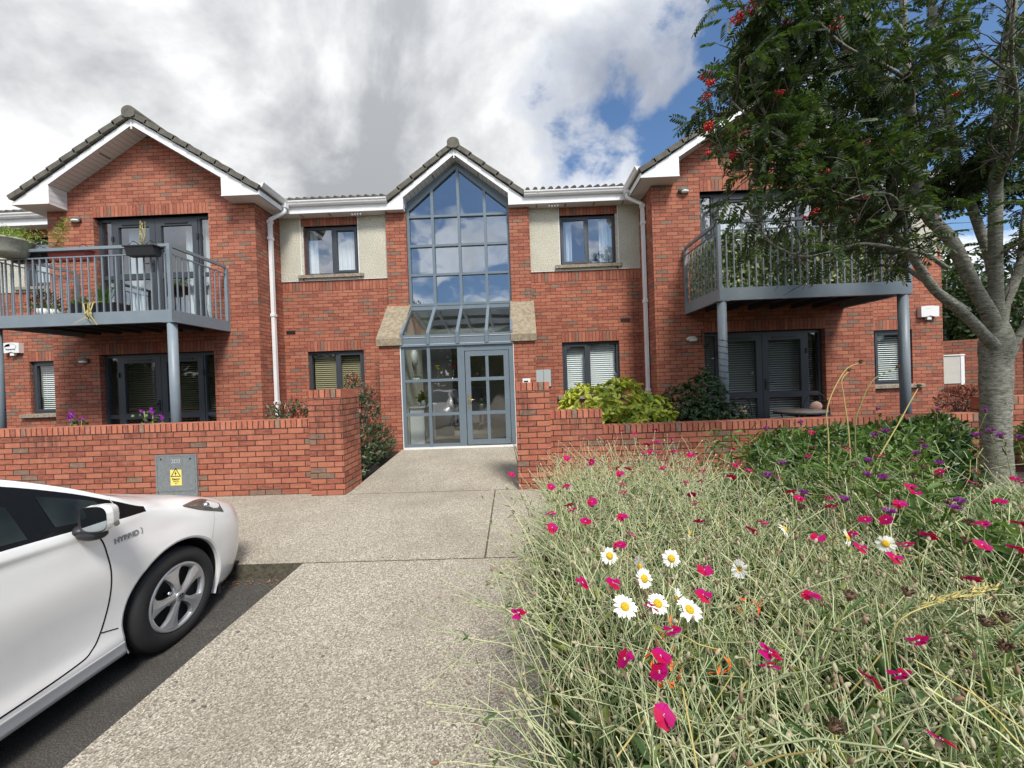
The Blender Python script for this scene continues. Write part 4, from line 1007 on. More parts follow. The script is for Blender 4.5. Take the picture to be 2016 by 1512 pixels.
# meter cabinet in the left wall, with its notices
MC = thing('meter_cabinet', 'grey galvanised electricity cabinet set in the left brick wall with a yellow danger sticker', 'cabinet', (-4.69, YQ, 0.0))
c = MB(); frame_rect(c, -4.975, -4.405, 0.02, 0.592, YQ - 0.02, 0.022, 0.03); c.box(-4.95, -4.43, YQ - 0.012, YQ + 0.002, 0.03, 0.10); c.build('cabinet_frame', 'galvanised', MC)
c = MB(); c.box(-4.950, -4.432, YQ - 0.018, YQ - 0.006, 0.095, 0.568); CD = c.build('cabinet_door', 'galvanised', MC, bevel=0.002)
for x in (-4.895, -4.49):
    c = MB(); c.cyl((x, YQ - 0.022, 0.535), (x, YQ - 0.017, 0.535), 0.012, n=14); c.build('lock', 'black_plastic', CD)
text_part('number', '2D2', 0.075, 'stamp_white', Matrix.Translation((-4.69, YQ - 0.0195, 0.50)) @ FACE, CD, bold=-0.001)
c = MB(); c.box(-4.772, -4.618, YQ - 0.0205, YQ - 0.0185, 0.175, 0.388); SG = c.build('warning_sign', 'sign_yellow', CD)
c = MB(); T = lambda x, z: (-4.695 + x, YQ - 0.0225, 0.30 + z)
def tri_ring(mb, R, w, y):
    A = [(-4.695 + R * math.cos(math.radians(a)), 0.335 + R * math.sin(math.radians(a))) for a in (90, 210, 330)]; r2 = R - w
    Bq = [(-4.695 + r2 * math.cos(math.radians(a)), 0.335 + r2 * math.sin(math.radians(a))) for a in (90, 210, 330)]
    for i in range(3):
        j = (i + 1) % 3; mb.poly([(A[i][0], y, A[i][1]), (A[j][0], y, A[j][1]), (Bq[j][0], y, Bq[j][1]), (Bq[i][0], y, Bq[i][1])])
tp = MB(); tp.poly([(-4.695 + 0.084 * math.cos(math.radians(a)), YQ - 0.0213, 0.335 + 0.084 * math.sin(math.radians(a))) for a in (90, 210, 330)]); tp.build('triangle', 'sign_yellow', SG) if False else None
tri_ring(c, 0.082, 0.020, YQ - 0.022)
c.poly([(-4.69, YQ - 0.0222, 0.375), (-4.713, YQ - 0.0222, 0.332), (-4.697, YQ - 0.0222, 0.336)]); c.poly([(-4.702, YQ - 0.0222, 0.345), (-4.682, YQ - 0.0222, 0.348), (-4.70, YQ - 0.0222, 0.303)])
tm = text_mesh('Danger', 0.037, 0.0005, 0.0012); 
def addmesh(mb, me, M4):
    for p in me.polygons: mb.poly([tuple(M4 @ me.vertices[i].co) for i in p.vertices])
addmesh(c, tm, Matrix.Translation((-4.695, YQ - 0.0222, 0.262)) @ FACE)
addmesh(c, text_mesh('Keep away', 0.018, 0.0005, 0.0004), Matrix.Translation((-4.695, YQ - 0.0222, 0.235)) @ FACE)
addmesh(c, text_mesh('230 V', 0.014, 0.0005, 0.0003), Matrix.Translation((-4.695, YQ - 0.0222, 0.198)) @ FACE)
c.box(-4.745, -4.645, YQ - 0.0222, YQ - 0.0215, 0.214, 0.2155); c.build('lettering', 'ink', SG)

# ------------------------------------------------------------------ wall fittings
def wall_lamp(x, y, z, label, shell='lamp_shell'):
    t = thing('wall_lamp', label, 'lamp', (x, y, z), 'oval bulkhead lamps beside the patio doors')
    m = MB(); m.sphere((x, y - 0.035, z), 1.0, (0.115, 0.055, 0.055), 16); m.build('lamp_shell', shell, t)
    m = MB(); m.sphere((x + 0.01, y - 0.045, z - 0.022), 1.0, (0.09, 0.05, 0.035), 14); m.build('lens', 'lamp_lens', t)
    m = MB(); m.box(x - 0.09, x + 0.09, y - 0.02, y, z - 0.045, z + 0.045); m.build('base', 'lamp_shell', t, bevel=0.01)
wall_lamp(-8.82, YW, 5.0, 'oval bulkhead lamp high on the left gable beside the upper balcony doors')
wall_lamp(-8.78, YW, 2.15, 'dark oval bulkhead lamp under the left balcony beside the ground floor doors')
wall_lamp(3.39, YW, 5.06, 'oval bulkhead lamp high on the right gable beside the tree crown')
wall_lamp(3.46, YW, 2.135, 'oval bulkhead lamp under the right balcony beside a cable', 'cream_box')
for (x, z, lab, logo) in ((-11.30, 2.57, 'white alarm box with a black oval logo on the far left wall', True), (8.905, 2.615, 'plain white alarm box on the right wall beside the tree', False)):
    t = thing('alarm_box', lab, 'alarm box', (x, YR, z), 'white alarm boxes on the end walls')
    m = MB(); n = 14; pts = []
    for i in range(n + 1): u = -1 + 2 * i / n; pts.append((x + 0.19 * u, z + 0.118 - 0.012 * u * u))
    for i in range(n + 1): u = 1 - 2 * i / n; pts.append((x + 0.185 * u, z - 0.10 - 0.02 * u * u if abs(u) > 0.75 else z - 0.09 - 0.03 * math.sin(abs(u) * 1.9)))
    m.prism_y(pts[::-1], YR - 0.09, YR); bx_ = m.build('casing', 'white_paint', t, fix=True, bevel=0.008)
    m = MB(); m.box(x + 0.0 - 0.045, x + 0.045, YR - 0.07, YR - 0.015, z - 0.175, z - 0.10); m.build('sounder', 'lamp_lens', t, bevel=0.005)
    if logo:
        m = MB(); N = 40; E_ = lambda a, k: (x - 0.005 + 0.135 * k * math.cos(a), YR - 0.0925, z + 0.02 + 0.07 * k * math.sin(a))
        for i in range(N):
            a, c2 = 2 * math.pi * i / N, 2 * math.pi * (i + 1) / N
            m.poly([E_(a, 1), E_(c2, 1), E_(c2, 0.95), E_(a, 0.95)])
            if math.pi / 2 <= a < math.pi: m.poly([E_(a, 0.94), E_(c2, 0.94), (x - 0.005, YR - 0.0925, z + 0.035), (x - 0.1, YR - 0.0925, z + 0.03)])
        addmesh(m, text_mesh('Engineering', 0.046, 0.0005, 0.0005), Matrix.Translation((x, YR - 0.0925, z - 0.035)) @ FACE)
        m.build('logo', 'ink', bx_)
    else:
        m = MB(); m.box(x - 0.1, x + 0.02, YR - 0.0925, YR - 0.091, z + 0.055, z + 0.06); m.build('seam', 'cream_box', bx_)
t = thing('intercom', 'small white door intercom panel on the brick pilaster right of the entrance', 'intercom', (0.167, YP, 1.42))
m = MB(); m.box(0.09, 0.245, YP - 0.035, YP, 1.36, 1.475); i0 = m.build('casing', 'white_paint', t, bevel=0.012)
m = MB(); m.box(0.115, 0.20, YP - 0.037, YP - 0.0345, 1.40, 1.43); m.build('screen', 'black_plastic', t)
t = thing('notice_board', 'two pane grey notice plate on the brick wall right of the entrance', 'notice board', (0.56, YR, 1.5))
m = MB(); m.box(0.395, 0.735, YR - 0.03, YR, 1.28, 1.668); m.build('frame', 'chrome', t, bevel=0.004)
for xa in (0.405, 0.569): m = MB(); m.box(xa, xa + 0.156, YR - 0.034, YR - 0.0301, 1.29, 1.658); m.build('plate', 'notice_grey', t)
for x0, lab in ((-3.36, 'row of small white spot lamps under the eaves left of the glazed gable'), (0.90, 'row of small white spot lamps under the eaves right of the glazed gable')):
    t = thing('eaves_light', lab, 'light', (x0, 8.3, 5.18), 'small white lights under the eaves')
    for k in range(4):
        m = MB(); xx = x0 - 0.09 + k * 0.06; m.cyl((xx, 8.31, 5.198), (xx - 0.012, 8.28, 5.14), 0.012, 0.02, 8); m.build('lamp', 'lamp_lens', t)
    m = MB(); m.box(x0 - 0.11, x0 + 0.11, 8.30, 8.325, 5.192, 5.205); m.build('bracket', 'upvc', t)
t = thing('cable', 'loop of black cable beside the bulkhead lamp under the right balcony', 'cable', (3.6, YW, 2.1))
m = MB(); m.tube([(3.5, YW - 0.01, 2.14), (3.66, YW - 0.015, 2.2), (3.665, YW - 0.015, 2.32), (3.65, YW - 0.015, 2.1), (3.68, YW - 0.02, 1.98), (3.75, YW - 0.02, 1.96), (3.8, YW - 0.01, 2.05)], 0.008, 6); m.build('cable_run', 'black_plastic', t)
t = thing('light_string', 'string of unlit fairy lights wound round the left column of the right balcony', 'fairy lights', (3.42, 6.43, 0))
m = MB(); cxq = mx(1, 4.622); pts = [(cxq + 0.073 * math.cos(a), 6.435 + 0.073 * math.sin(a), 2.05 - a * 0.0165) for a in np.arange(0, 75, 0.45)]
m.tube(pts, 0.0035, 4)
for a in np.arange(0.3, 75, 1.9): m.cyl((cxq + 0.076 * math.cos(a), 6.435 + 0.076 * math.sin(a), 2.05 - a * 0.0165), (cxq + 0.083 * math.cos(a + .1), 6.435 + 0.083 * math.sin(a + .1), 2.04 - a * 0.0165 + 0.02), 0.005, n=5)
m.build('wire', 'black_plastic', t)
# meter housing at the far right, and planter
t = thing('utility_box', 'pale grey metal box unit on the shaded boundary wall behind the trunk', 'utility box', (9.8, 9.0, 1.3))
m = MB(); m.box(9.25, 9.86, 8.72, 9.45, 1.03, 1.65); m.build('casing', 'cream_box', t, bevel=0.01)
m = MB(); m.box(9.86, 9.94, 8.71, 9.45, 1.0, 1.68); m.box(9.22, 9.95, 8.70, 9.45, 1.651, 1.672); m.build('flange', 'white_paint', t)

# ------------------------------------------------------------------ lobby furniture seen through the porch glass
xa = XC - 1.11
t = thing('radiator_cabinet', 'white radiator cabinet with a latticed front inside the entrance', 'cabinet', (xa + 0.16, 8.3, 0.14))
m = MB(); m.box(xa, xa + 0.30, YP + 0.42, YP + 1.5, 0.16, 0.93); m.build('case', 'white_paint', t); m = MB(); m.box(xa, xa + 0.34, YP + 0.38, YP + 1.54, 0.93, 0.965); m.build('shelf', 'white_paint', t, bevel=0.005)
m = MB(); m.box(xa + 0.301, xa + 0.306, YP + 0.55, YP + 0.95, 0.3, 0.85); m.box(xa + 0.301, xa + 0.306, YP + 1.02, YP + 1.42, 0.3, 0.85); m.build('grille', 'blind_cream', t)
t = thing('armchair', 'grey winged armchair standing in the lobby behind the porch glass', 'armchair', (-1.35, 10.6, 0.14))
m = MB(); m.box(-1.68, -1.02, 10.3, 10.95, 0.35, 0.58); m.build('seat', 'armchair', t, bevel=0.05)
m = MB(); m.box(-1.66, -1.04, 10.85, 11.0, 0.5, 1.25); m.build('backrest', 'armchair', t, bevel=0.05)
for x in (-1.74, -1.06): m = MB(); m.box(x, x + 0.1, 10.3, 11.0, 0.3, 0.78); m.build('armrest', 'armchair', t, bevel=0.04)
for x in (-1.64, -1.1):
    for y in (10.36, 10.9): m = MB(); m.cyl((x, y, 0.14), (x, y, 0.35), 0.025, n=8); m.build('leg', 'black_plastic', t)
t = thing('wall_light', 'half round white wall light on the lobby wall above the radiator cabinet', 'lamp', (xa, 8.6, 2.0))
m = MB(); m.sphere((xa + 0.03, 8.55, 2.03), 1.0, (0.07, 0.15, 0.19), 16); m.build('shade', 'lamp_lens', t)
def small_flowers(name, lab, x, y, z, pot, petal, ph=0.09, pr=0.045, fh=0.12, n=9, leaf='leaf_mid', grp=None, fr=0.02):
    t = thing(name, lab, 'plant', (x, y, z), grp)
    m = MB(); m.lathe([(0.001, 0), (pr * 0.8, 0), (pr, ph), (pr * 0.85, ph), (pr * 0.8, ph * 0.8), (0.001, ph * 0.8)], (x, y, z), n=14); m.build('pot', pot, t)
    rng = np.random.default_rng(int(abs(x * 977 + z * 131)) + 5)
    if leaf:
        l = LF(); P = np.array([x, y, z + ph]) + rng.normal(size=(60, 3)) * np.array([pr * .7, pr * .7, fh * .25]); D = rdir(60, rng); D[:, 2] = abs(D[:, 2]) + .3
        l.leaves(P, D, rdir(60, rng), fh * 0.4, fh * 0.2); l.build('foliage', leaf, t)
    if petal:
        l = LF()
        for k in range(n):
            c_ = np.array([x, y, z + ph + fh]) + rng.normal(size=3) * np.array([pr * .8, pr * .8, fh * .22])
            a = np.arange(6) * math.pi / 3; D = np.stack([np.cos(a), np.sin(a), 0.5 + 0 * a], 1); l.leaves(np.tile(c_, (6, 1)), D, np.tile([0, 0, 1.], (6, 1)), fr, fr * .9)
        l.build('flower', petal, t)
        m = MB()
        for k in range(3): m.tube([(x, y, z + ph * .8), (x + (k - 1) * pr * .5, y, z + ph + fh)], 0.003, 4)
        m.build('stem', 'stem_green', t)
    return t
small_flowers('flower_vase', 'vase of yellow flowers on the porch glazing bar', -1.62, YP + 0.11, 1.51, 'glass', 'petal_yellow', 0.12, 0.025, 0.12, 6, None, 'cut flowers on the porch glazing bar', 0.035)
small_flowers('flower_vase', 'vase of pink flowers on the porch glazing bar', -1.31, YP + 0.11, 1.51, 'glass', 'petal_magenta', 0.12, 0.025, 0.12, 6, None, 'cut flowers on the porch glazing bar', 0.035)
small_flowers('potted_plant', 'purple flowered plant in a white trough at the left of the porch glazing', -2.08, YP + 0.13, 1.51, 'white_paint', 'petal_purple', 0.05, 0.09, 0.08, 8)
small_flowers('potted_plant', 'green leafy plant in a pale pot on the radiator cabinet', -2.07, YP + 0.6, 0.965, 'notice_grey', None, 0.12, 0.07, 0.26)
small_flowers('potted_plant', 'pot with pink flowers on the lower porch glazing bar', -1.45, YP + 0.14, 0.82, 'notice_grey', 'petal_magenta', 0.12, 0.05, 0.12, 7)
small_flowers('potted_plant', 'tiny white flower in a white pot behind the door glass', -0.80, YP + 0.5, 0.90, 'white_paint', 'petal_white', 0.07, 0.035, 0.12, 2)
small_flowers('potted_plant', 'tiny green plant in a dark pot behind the door glass', -0.27, YP + 0.5, 0.93, 'pot_green', None, 0.07, 0.035, 0.1)
small_flowers('potted_plant', 'spray of white blossom behind the upper door glass', -0.72, YP + 0.45, 1.50, 'glass', 'petal_white', 0.08, 0.03, 0.14, 9, None)

# ------------------------------------------------------------------ patio table and chairs under the right balcony
t = thing('patio_table', 'round mosaic topped patio table on the right ground floor patio', 'table', (5.06, 7.0, 0.1))
m = MB(); m.lathe([(0.001, 0.0), (0.40, 0.0), (0.405, 0.01), (0.40, 0.024), (0.001, 0.024)], (5.06, 7.0, 0.70), n=40); m.build('tabletop', 'table_top', t)
m = MB(); m.lathe([(0.395, -0.03), (0.412, -0.03), (0.412, 0.005), (0.395, 0.005)], (5.06, 7.0, 0.70), n=40); m.build('rim', 'wrought', t)
for k in range(4): a = math.pi / 4 + k * math.pi / 2; m = MB(); m.tube([(5.06 + .3 * math.cos(a), 7 + .3 * math.sin(a), 0.69), (5.06 + .22 * math.cos(a), 7 + .22 * math.sin(a), 0.4), (5.06 + .33 * math.cos(a), 7 + .33 * math.sin(a), 0.11)], 0.012, 6); m.build('leg', 'wrought', t)
def patio_chair(x, y, rz, lab):
    t = thing('patio_chair', lab, 'chair', (0, 0, 0), 'wrought iron patio chairs')
    m = MB(); pts = [(0.2 * math.cos(a) * (1 if 1 else 0), 0.18, 0.45 + 0.42 * math.sin(a) ** 0.8 if 0 < a < math.pi else 0.45) for a in np.linspace(0, math.pi, 15)]
    m.tube(pts, 0.010, 6); m.tube([(-0.185, 0.18, 0.72), (0.185, 0.18, 0.72)], 0.006, 5); m.tube([(0, 0.18, 0.5), (0, 0.18, 0.6)], 0.006, 5); m.build('backrest', 'wrought', t)
    m = MB(); m.lathe([(0.001, 0), (0.2, 0), (0.2, 0.02), (0.001, 0.02)], (0, 0, 0.45), n=24); m.build('seat', 'wrought', t)
    for sx in (-1, 1):
        for sy_ in (-1, 1): m = MB(); m.tube([(0.15 * sx, 0.15 * sy_, 0.45), (0.19 * sx, 0.19 * sy_, 0.0)], 0.010, 6); m.build('leg', 'wrought', t)
    m = MB(); m.lathe([(0.001, -0.012), (0.085, -0.012), (0.09, 0), (0.085, 0.012), (0.001, 0.012)], (0, 0, 0), axis='y', n=24); m.v = [(a, b_ + 0.165, c_ + 0.62) for a, b_, c_ in m.v]; m.build('medallion', 'cushion_pink', t)
    t.location = (x, y, 0.14); t.rotation_euler = (0, 0, rz); return t
patio_chair(4.09, 6.90, math.radians(8), 'black wire patio chair with a pink round medallion left of the table')
patio_chair(5.50, 7.15, math.radians(-28), 'black wire patio chair with pink medallion right of the table, behind yellow stems')

# ------------------------------------------------------------------ the car
KC, XCAR, YCAR, ZCAR = 0.968, -3.075, 2.453, -0.20
SEC = {   # s: half-width, height at the 14 section points (metres, real size)
 -0.93: [(.05,.28),(.12,.30),(.16,.36),(.2,.42),(.22,.48),(.22,.54),(.22,.60),(.2,.64),(.18,.66),(.16,.665),(.13,.67),(.1,.675),(.05,.68),(0,.68)],
 -0.90: [(.2,.22),(.33,.24),(.40,.32),(.43,.40),(.44,.48),(.44,.55),(.42,.61),(.40,.65),(.37,.68),(.33,.695),(.27,.70),(.2,.71),(.1,.715),(0,.715)],
 -0.80: [(.4,.20),(.56,.21),(.61,.29),(.635,.38),(.645,.48),(.645,.56),(.63,.62),(.60,.67),(.56,.70),(.5,.73),(.4,.745),(.28,.755),(.14,.765),(0,.77)],
 -0.68: [(.5,.19),(.70,.20),(.735,.29),(.755,.38),(.763,.47),(.765,.56),(.755,.63),(.73,.69),(.69,.735),(.61,.77),(.5,.79),(.35,.80),(.17,.81),(0,.815)],
 -0.55: [(.6,.19),(.775,.20),(.80,.29),(.813,.38),(.82,.47),(.822,.57),(.812,.65),(.79,.72),(.75,.775),(.67,.815),(.56,.835),(.38,.85),(.2,.86),(0,.865)],
 -0.40: [(.65,.19),(.82,.20),(.84,.30),(.848,.40),(.852,.50),(.853,.60),(.842,.69),(.818,.76),(.785,.825),(.71,.865),(.60,.885),(.4,.90),(.2,.91),(0,.915)],
 -0.20: [(.65,.19),(.845,.20),(.858,.30),(.865,.42),(.872,.54),(.874,.65),(.858,.75),(.838,.82),(.808,.875),(.74,.92),(.62,.945),(.42,.96),(.2,.972),(0,.98)],
 0.00: [(.65,.17),(.84,.18),(.858,.28),(.868,.42),(.876,.56),(.874,.70),(.852,.80),(.84,.87),(.815,.92),(.765,.955),(.66,.99),(.44,1.01),(.2,1.02),(0,1.03)],
 0.17: [(.65,.165),(.835,.175),(.852,.27),(.862,.41),(.868,.55),(.87,.70),(.855,.81),(.842,.90),(.83,.955),(.815,.985),(.70,1.045),(.47,1.07),(.22,1.08),(0,1.085)],
 0.33: [(.65,.165),(.832,.175),(.85,.265),(.845,.37),(.848,.50),(.866,.70),(.856,.81),(.848,.90),(.840,.965),(.785,1.07),(.735,1.105),(.48,1.125),(.22,1.13),(0,1.13)],
 0.50: [(.65,.165),(.83,.175),(.85,.265),(.838,.36),(.842,.50),(.864,.70),(.857,.82),(.85,.91),(.842,.982),(.735,1.165),(.69,1.20),(.46,1.215),(.22,1.22),(0,1.22)],
 0.75: [(.65,.165),(.83,.175),(.85,.265),(.834,.36),(.84,.50),(.864,.70),(.858,.83),(.852,.925),(.844,1.0),(.665,1.275),(.615,1.315),(.44,1.33),(.22,1.335),(0,1.335)],
 1.05: [(.65,.165),(.83,.175),(.85,.265),(.834,.36),(.84,.50),(.864,.71),(.86,.84),(.852,.94),(.844,1.015),(.62,1.365),(.57,1.40),(.42,1.43),(.22,1.44),(0,1.445)],
 1.45: [(.65,.165),(.83,.175),(.85,.265),(.834,.36),(.84,.50),(.864,.71),(.86,.85),(.852,.955),(.842,1.035),(.61,1.40),(.56,1.44),(.4,1.47),(.2,1.485),(0,1.49)],
 2.2: [(.65,.165),(.83,.175),(.85,.265),(.84,.36),(.846,.50),(.866,.72),(.86,.87),(.85,.99),(.835,1.075),(.63,1.36),(.57,1.395),(.4,1.43),(.2,1.45),(0,1.455)],
 2.9: [(.62,.19),(.81,.20),(.84,.29),(.845,.40),(.85,.55),(.86,.74),(.85,.90),(.83,1.02),(.80,1.12),(.67,1.24),(.6,1.265),(.42,1.29),(.2,1.31),(0,1.315)],
 3.45: [(.5,.28),(.72,.30),(.76,.38),(.78,.48),(.78,.6),(.78,.78),(.76,.93),(.73,1.03),(.70,1.09),(.65,1.11),(.56,1.115),(.4,1.12),(.2,1.125),(0,1.125)],
 3.52: [(.45,.34),(.66,.36),(.7,.43),(.72,.5),(.72,.62),(.72,.76),(.7,.9),(.68,.98),(.64,1.03),(.58,1.05),(.5,1.06),(.36,1.06),(.2,1.06),(0,1.06)],
}
SK = sorted(SEC); SA = np.array([SEC[k] for k in SK]); SK = np.array(SK)
def _pchip(xk, yk, x):
    """monotone cubic interpolation along the first axis"""
    h = np.diff(xk)[:, None, None]; d = np.diff(yk, axis=0) / h; m = np.zeros_like(yk)
    a, c_ = d[:-1], d[1:]; ok = (a * c_) > 0
    w1 = 2 * h[1:] + h[:-1]; w2 = h[1:] + 2 * h[:-1]
    with np.errstate(divide='ignore', invalid='ignore'): hm_ = (w1 + w2) / (w1 / a + w2 / c_)
    m[1:-1] = np.where(ok, hm_, 0); m[0] = d[0]; m[-1] = d[-1]
    i = int(np.clip(np.searchsorted(xk, x) - 1, 0, len(xk) - 2)); H = xk[i + 1] - xk[i]; t_ = (x - xk[i]) / H
    return (2 * t_**3 - 3 * t_**2 + 1) * yk[i] + (t_**3 - 2 * t_**2 + t_) * H * m[i] + (-2 * t_**3 + 3 * t_**2) * yk[i + 1] + (t_**3 - t_**2) * H * m[i + 1]
SUB = 4; NT_ = 13 * SUB + 1
_cache = {}
def section(s_):
    k = round(s_, 4)
    if k in _cache: return _cache[k]
    P = _pchip(SK, SA, s_); out = []
    for j in range(NT_):
        t_ = j / SUB; i = min(int(t_), 12); f_ = t_ - i
        p0, p1, p2, p3 = P[max(i - 1, 0)], P[i], P[i + 1], P[min(i + 2, 13)]
        q = 0.5 * ((2 * p1) + (-p0 + p2) * f_ + (2 * p0 - 5 * p1 + 4 * p2 - p3) * f_**2 + (-p0 + 3 * p1 - 3 * p2 + p3) * f_**3) if i not in (8, 1, 0) else p1 * (1 - f_) + p2 * f_
        out.append(q)
    _cache[k] = np.array(out); return _cache[k]
def S3(s_, w, h_, sd=1, off=0.0): return (XCAR + sd * (w + off) * KC, YCAR - s_ * KC, ZCAR + h_ * KC)
def on_side(s_, h_, off=0.0, sd=1):
    """point of the body side at station s and height h"""
    sec = section(s_); hs = sec[SUB:10 * SUB + 1, 1]; ws = sec[SUB:10 * SUB + 1, 0]
    w = np.interp(h_, np.maximum.accumulate(hs), ws); return S3(s_, w, h_, sd, off)
CAR = thing('parked_car', 'white hybrid hatchback parked nose in beside the footpath', 'car', (XCAR, YCAR - 1.3, ZCAR))
stations = [-0.93, -0.915] + list(np.arange(-0.90, 0.56, 0.0135)) + list(np.arange(0.56, 3.5, 0.06)) + [3.5, 3.52]
ARCH_R, WB = 0.368, 2.70
GT0, GT1 = 8 * SUB, 9 * SUB            # glass band between belt and roof rail
V = []; VP_ = []; idx = {}; edge_v = {}
for sd in (1, -1):
    for a, s_ in enumerate(stations):
        sec = section(s_)
        for j in range(NT_):
            w, h_ = sec[j]; ss = s_
            idx[(sd, a, j)] = len(V); V.append(S3(ss, w, h_, sd)); VP_.append((ss, h_, w))
body, dark = [], []
for sd in (1, -1):
    for a in range(len(stations) - 1):
        for j in range(NT_ - 1):
            sm = (stations[a] + stations[a + 1]) / 2; sec = section(sm); w, h_ = (sec[j] + sec[j + 1]) / 2
            q = (idx[(sd, a, j)], idx[(sd, a + 1, j)], idx[(sd, a + 1, j + 1)], idx[(sd, a, j + 1)])
            if sd < 0: q = q[::-1]
            if j < 7 * SUB and w > .5:
                wc = 0.0 if sm < 1.4 else WB; rr_ = [math.hypot(VP_[i][0] - wc, VP_[i][1] - 0.335) for i in q]
                if min(rr_) < ARCH_R:
                    for i, r in zip(q, rr_):
                        if r >= ARCH_R: edge_v[i] = (wc, r, sd)
                    continue
            (dark if (GT0 <= j < GT1 and 0.185 < sm < 2.95) else body).append(q)
for i, (wc, r, sd) in edge_v.items():      # pull the rim of the opening in to a true circle
    s1, h1, w1 = VP_[i]; k_ = ARCH_R / r; s2, h2 = wc + (s1 - wc) * k_, 0.335 + (h1 - 0.335) * k_
    V[i] = on_side(s2, h2, 0.0, sd) if h2 > 0.2 else S3(s2, w1, h2, sd)
def submesh(name, faces, mat, parent, smooth=True, offset=0.0):
    used = sorted({i for f in faces for i in f}); mp = {u: k for k, u in enumerate(used)}
    me = bpy.data.meshes.new(name); me.from_pydata([V[u] for u in used], [], [tuple(mp[i] for i in f) for f in faces]); me.materials.append(MATS[mat])
    me.polygons.foreach_set('use_smooth', [smooth] * len(faces)); me.update(); return link(name, me, parent)
BODY = submesh('body', body, 'car_paint', CAR)
# greenhouse: black surround with tinted panes set in it
submesh('window_surround', dark, 'black_gloss', CAR)
def gpoly(s_, f_): # point in the glass band: f=0 belt, 1 rail
    sec = section(s_); p = sec[GT0] * (1 - f_) + sec[GT1] * f_; return p
def side_pane(name, s0, s1, f0, f1, sd, n=14, mat='car_glass', off=0.002):
    m = MB(); ss = np.linspace(s0, s1, n); 
    for a, c_ in zip(ss, ss[1:]):
        fa0, fa1 = f0(a), f1(a); fc0, fc1 = f0(c_), f1(c_)
        q = [S3(a, *gpoly(a, fa0), sd, off), S3(c_, *gpoly(c_, fc0), sd, off), S3(c_, *gpoly(c_, fc1), sd, off), S3(a, *gpoly(a, fa1), sd, off)]
        m.poly(q if sd > 0 else q[::-1], smooth=True)
    return m.build(name, mat, CAR)
s_ = NT('car_window'); s_.bsdf(s_.mix(s_.ramp(s_.noise(s_.coord(), 2.5, 3), [(0.4, 0.0), (0.65, 1.0)]), (0.010, 0.012, 0.011), (0.028, 0.036, 0.030)), 0.05, spec=0.35); reg('car_window', s_)
s_ = NT('mirror_glass'); s_.bsdf((0.45, 0.48, 0.48), 0.02, 1.0); reg('mirror_glass', s_)
for sd in (1, -1):
    side_pane('quarter_window', 0.36, 0.64, lambda x: 0.16, lambda x: 0.83 if x > 0.42 else 0.45 + (x - 0.36) * 6.3, sd, 10, 'car_window')
    side_pane('door_window', 0.76, 1.72, lambda x: 0.07, lambda x: 0.90 if x > 0.95 else 0.62 + (x - 0.76) * 1.47, sd, 16, 'car_window')
    side_pane('rear_window', 1.80, 2.60, lambda x: 0.07, lambda x: 0.90, sd, 12, 'car_window')
# windscreen
m = MB(); ss = np.linspace(0.02, 0.98, 14)
for a, c_ in zip(ss, ss[1:]):
    A_, C_ = section(a), section(c_)
    for sd in (1, -1):
        for j in range(10 * SUB + 1, 13 * SUB):
            q = [S3(a, *A_[j], sd), S3(c_, *C_[j], sd), S3(c_, *C_[j + 1], sd), S3(a, *A_[j + 1], sd)]; q = [(x, y + 0.001, z + 0.002) for x, y, z in q]
            m.poly(q if sd > 0 else q[::-1], smooth=True)
m.build('windscreen', 'car_window', CAR)
def strip(name, pts, width, mat, parent, off=0.0012, sd=1, closed=False):
    """thin line lying on the body side along (s,h) points"""
    fine_ = []
    for (a, c_) in zip(pts, pts[1:]):
        n = max(2, int(math.hypot(c_[0] - a[0], c_[1] - a[1]) / 0.02))
        fine_ += [(a[0] + (c_[0] - a[0]) * k / n, a[1] + (c_[1] - a[1]) * k / n) for k in range(n)]
    fine_.append(pts[-1]); m = MB(); P = [Vector(on_side(a, h_, off, sd)) for a, h_ in fine_]
    for k in range(len(P) - 1):
        d = P[k + 1] - P[k]; n_ = Vector((sd, 0, 0.15)).cross(d).normalized() * width / 2
        m.poly([P[k] - n_, P[k + 1] - n_, P[k + 1] + n_, P[k] + n_])
    return m.build(name, mat, parent)
def smooth_pts(P, n=6):
    out = []; P = [np.array(p, float) for p in P]
    for i in range(len(P) - 1):
        p0, p1, p2, p3 = P[max(i - 1, 0)], P[i], P[i + 1], P[min(i + 2, len(P) - 1)]
        for k in range(n):
            f_ = k / n; out.append(tuple(0.5 * ((2 * p1) + (-p0 + p2) * f_ + (2 * p0 - 5 * p1 + 4 * p2 - p3) * f_**2 + (-p0 + 3 * p1 - 3 * p2 + p3) * f_**3)))
    out.append(tuple(P[-1])); return out
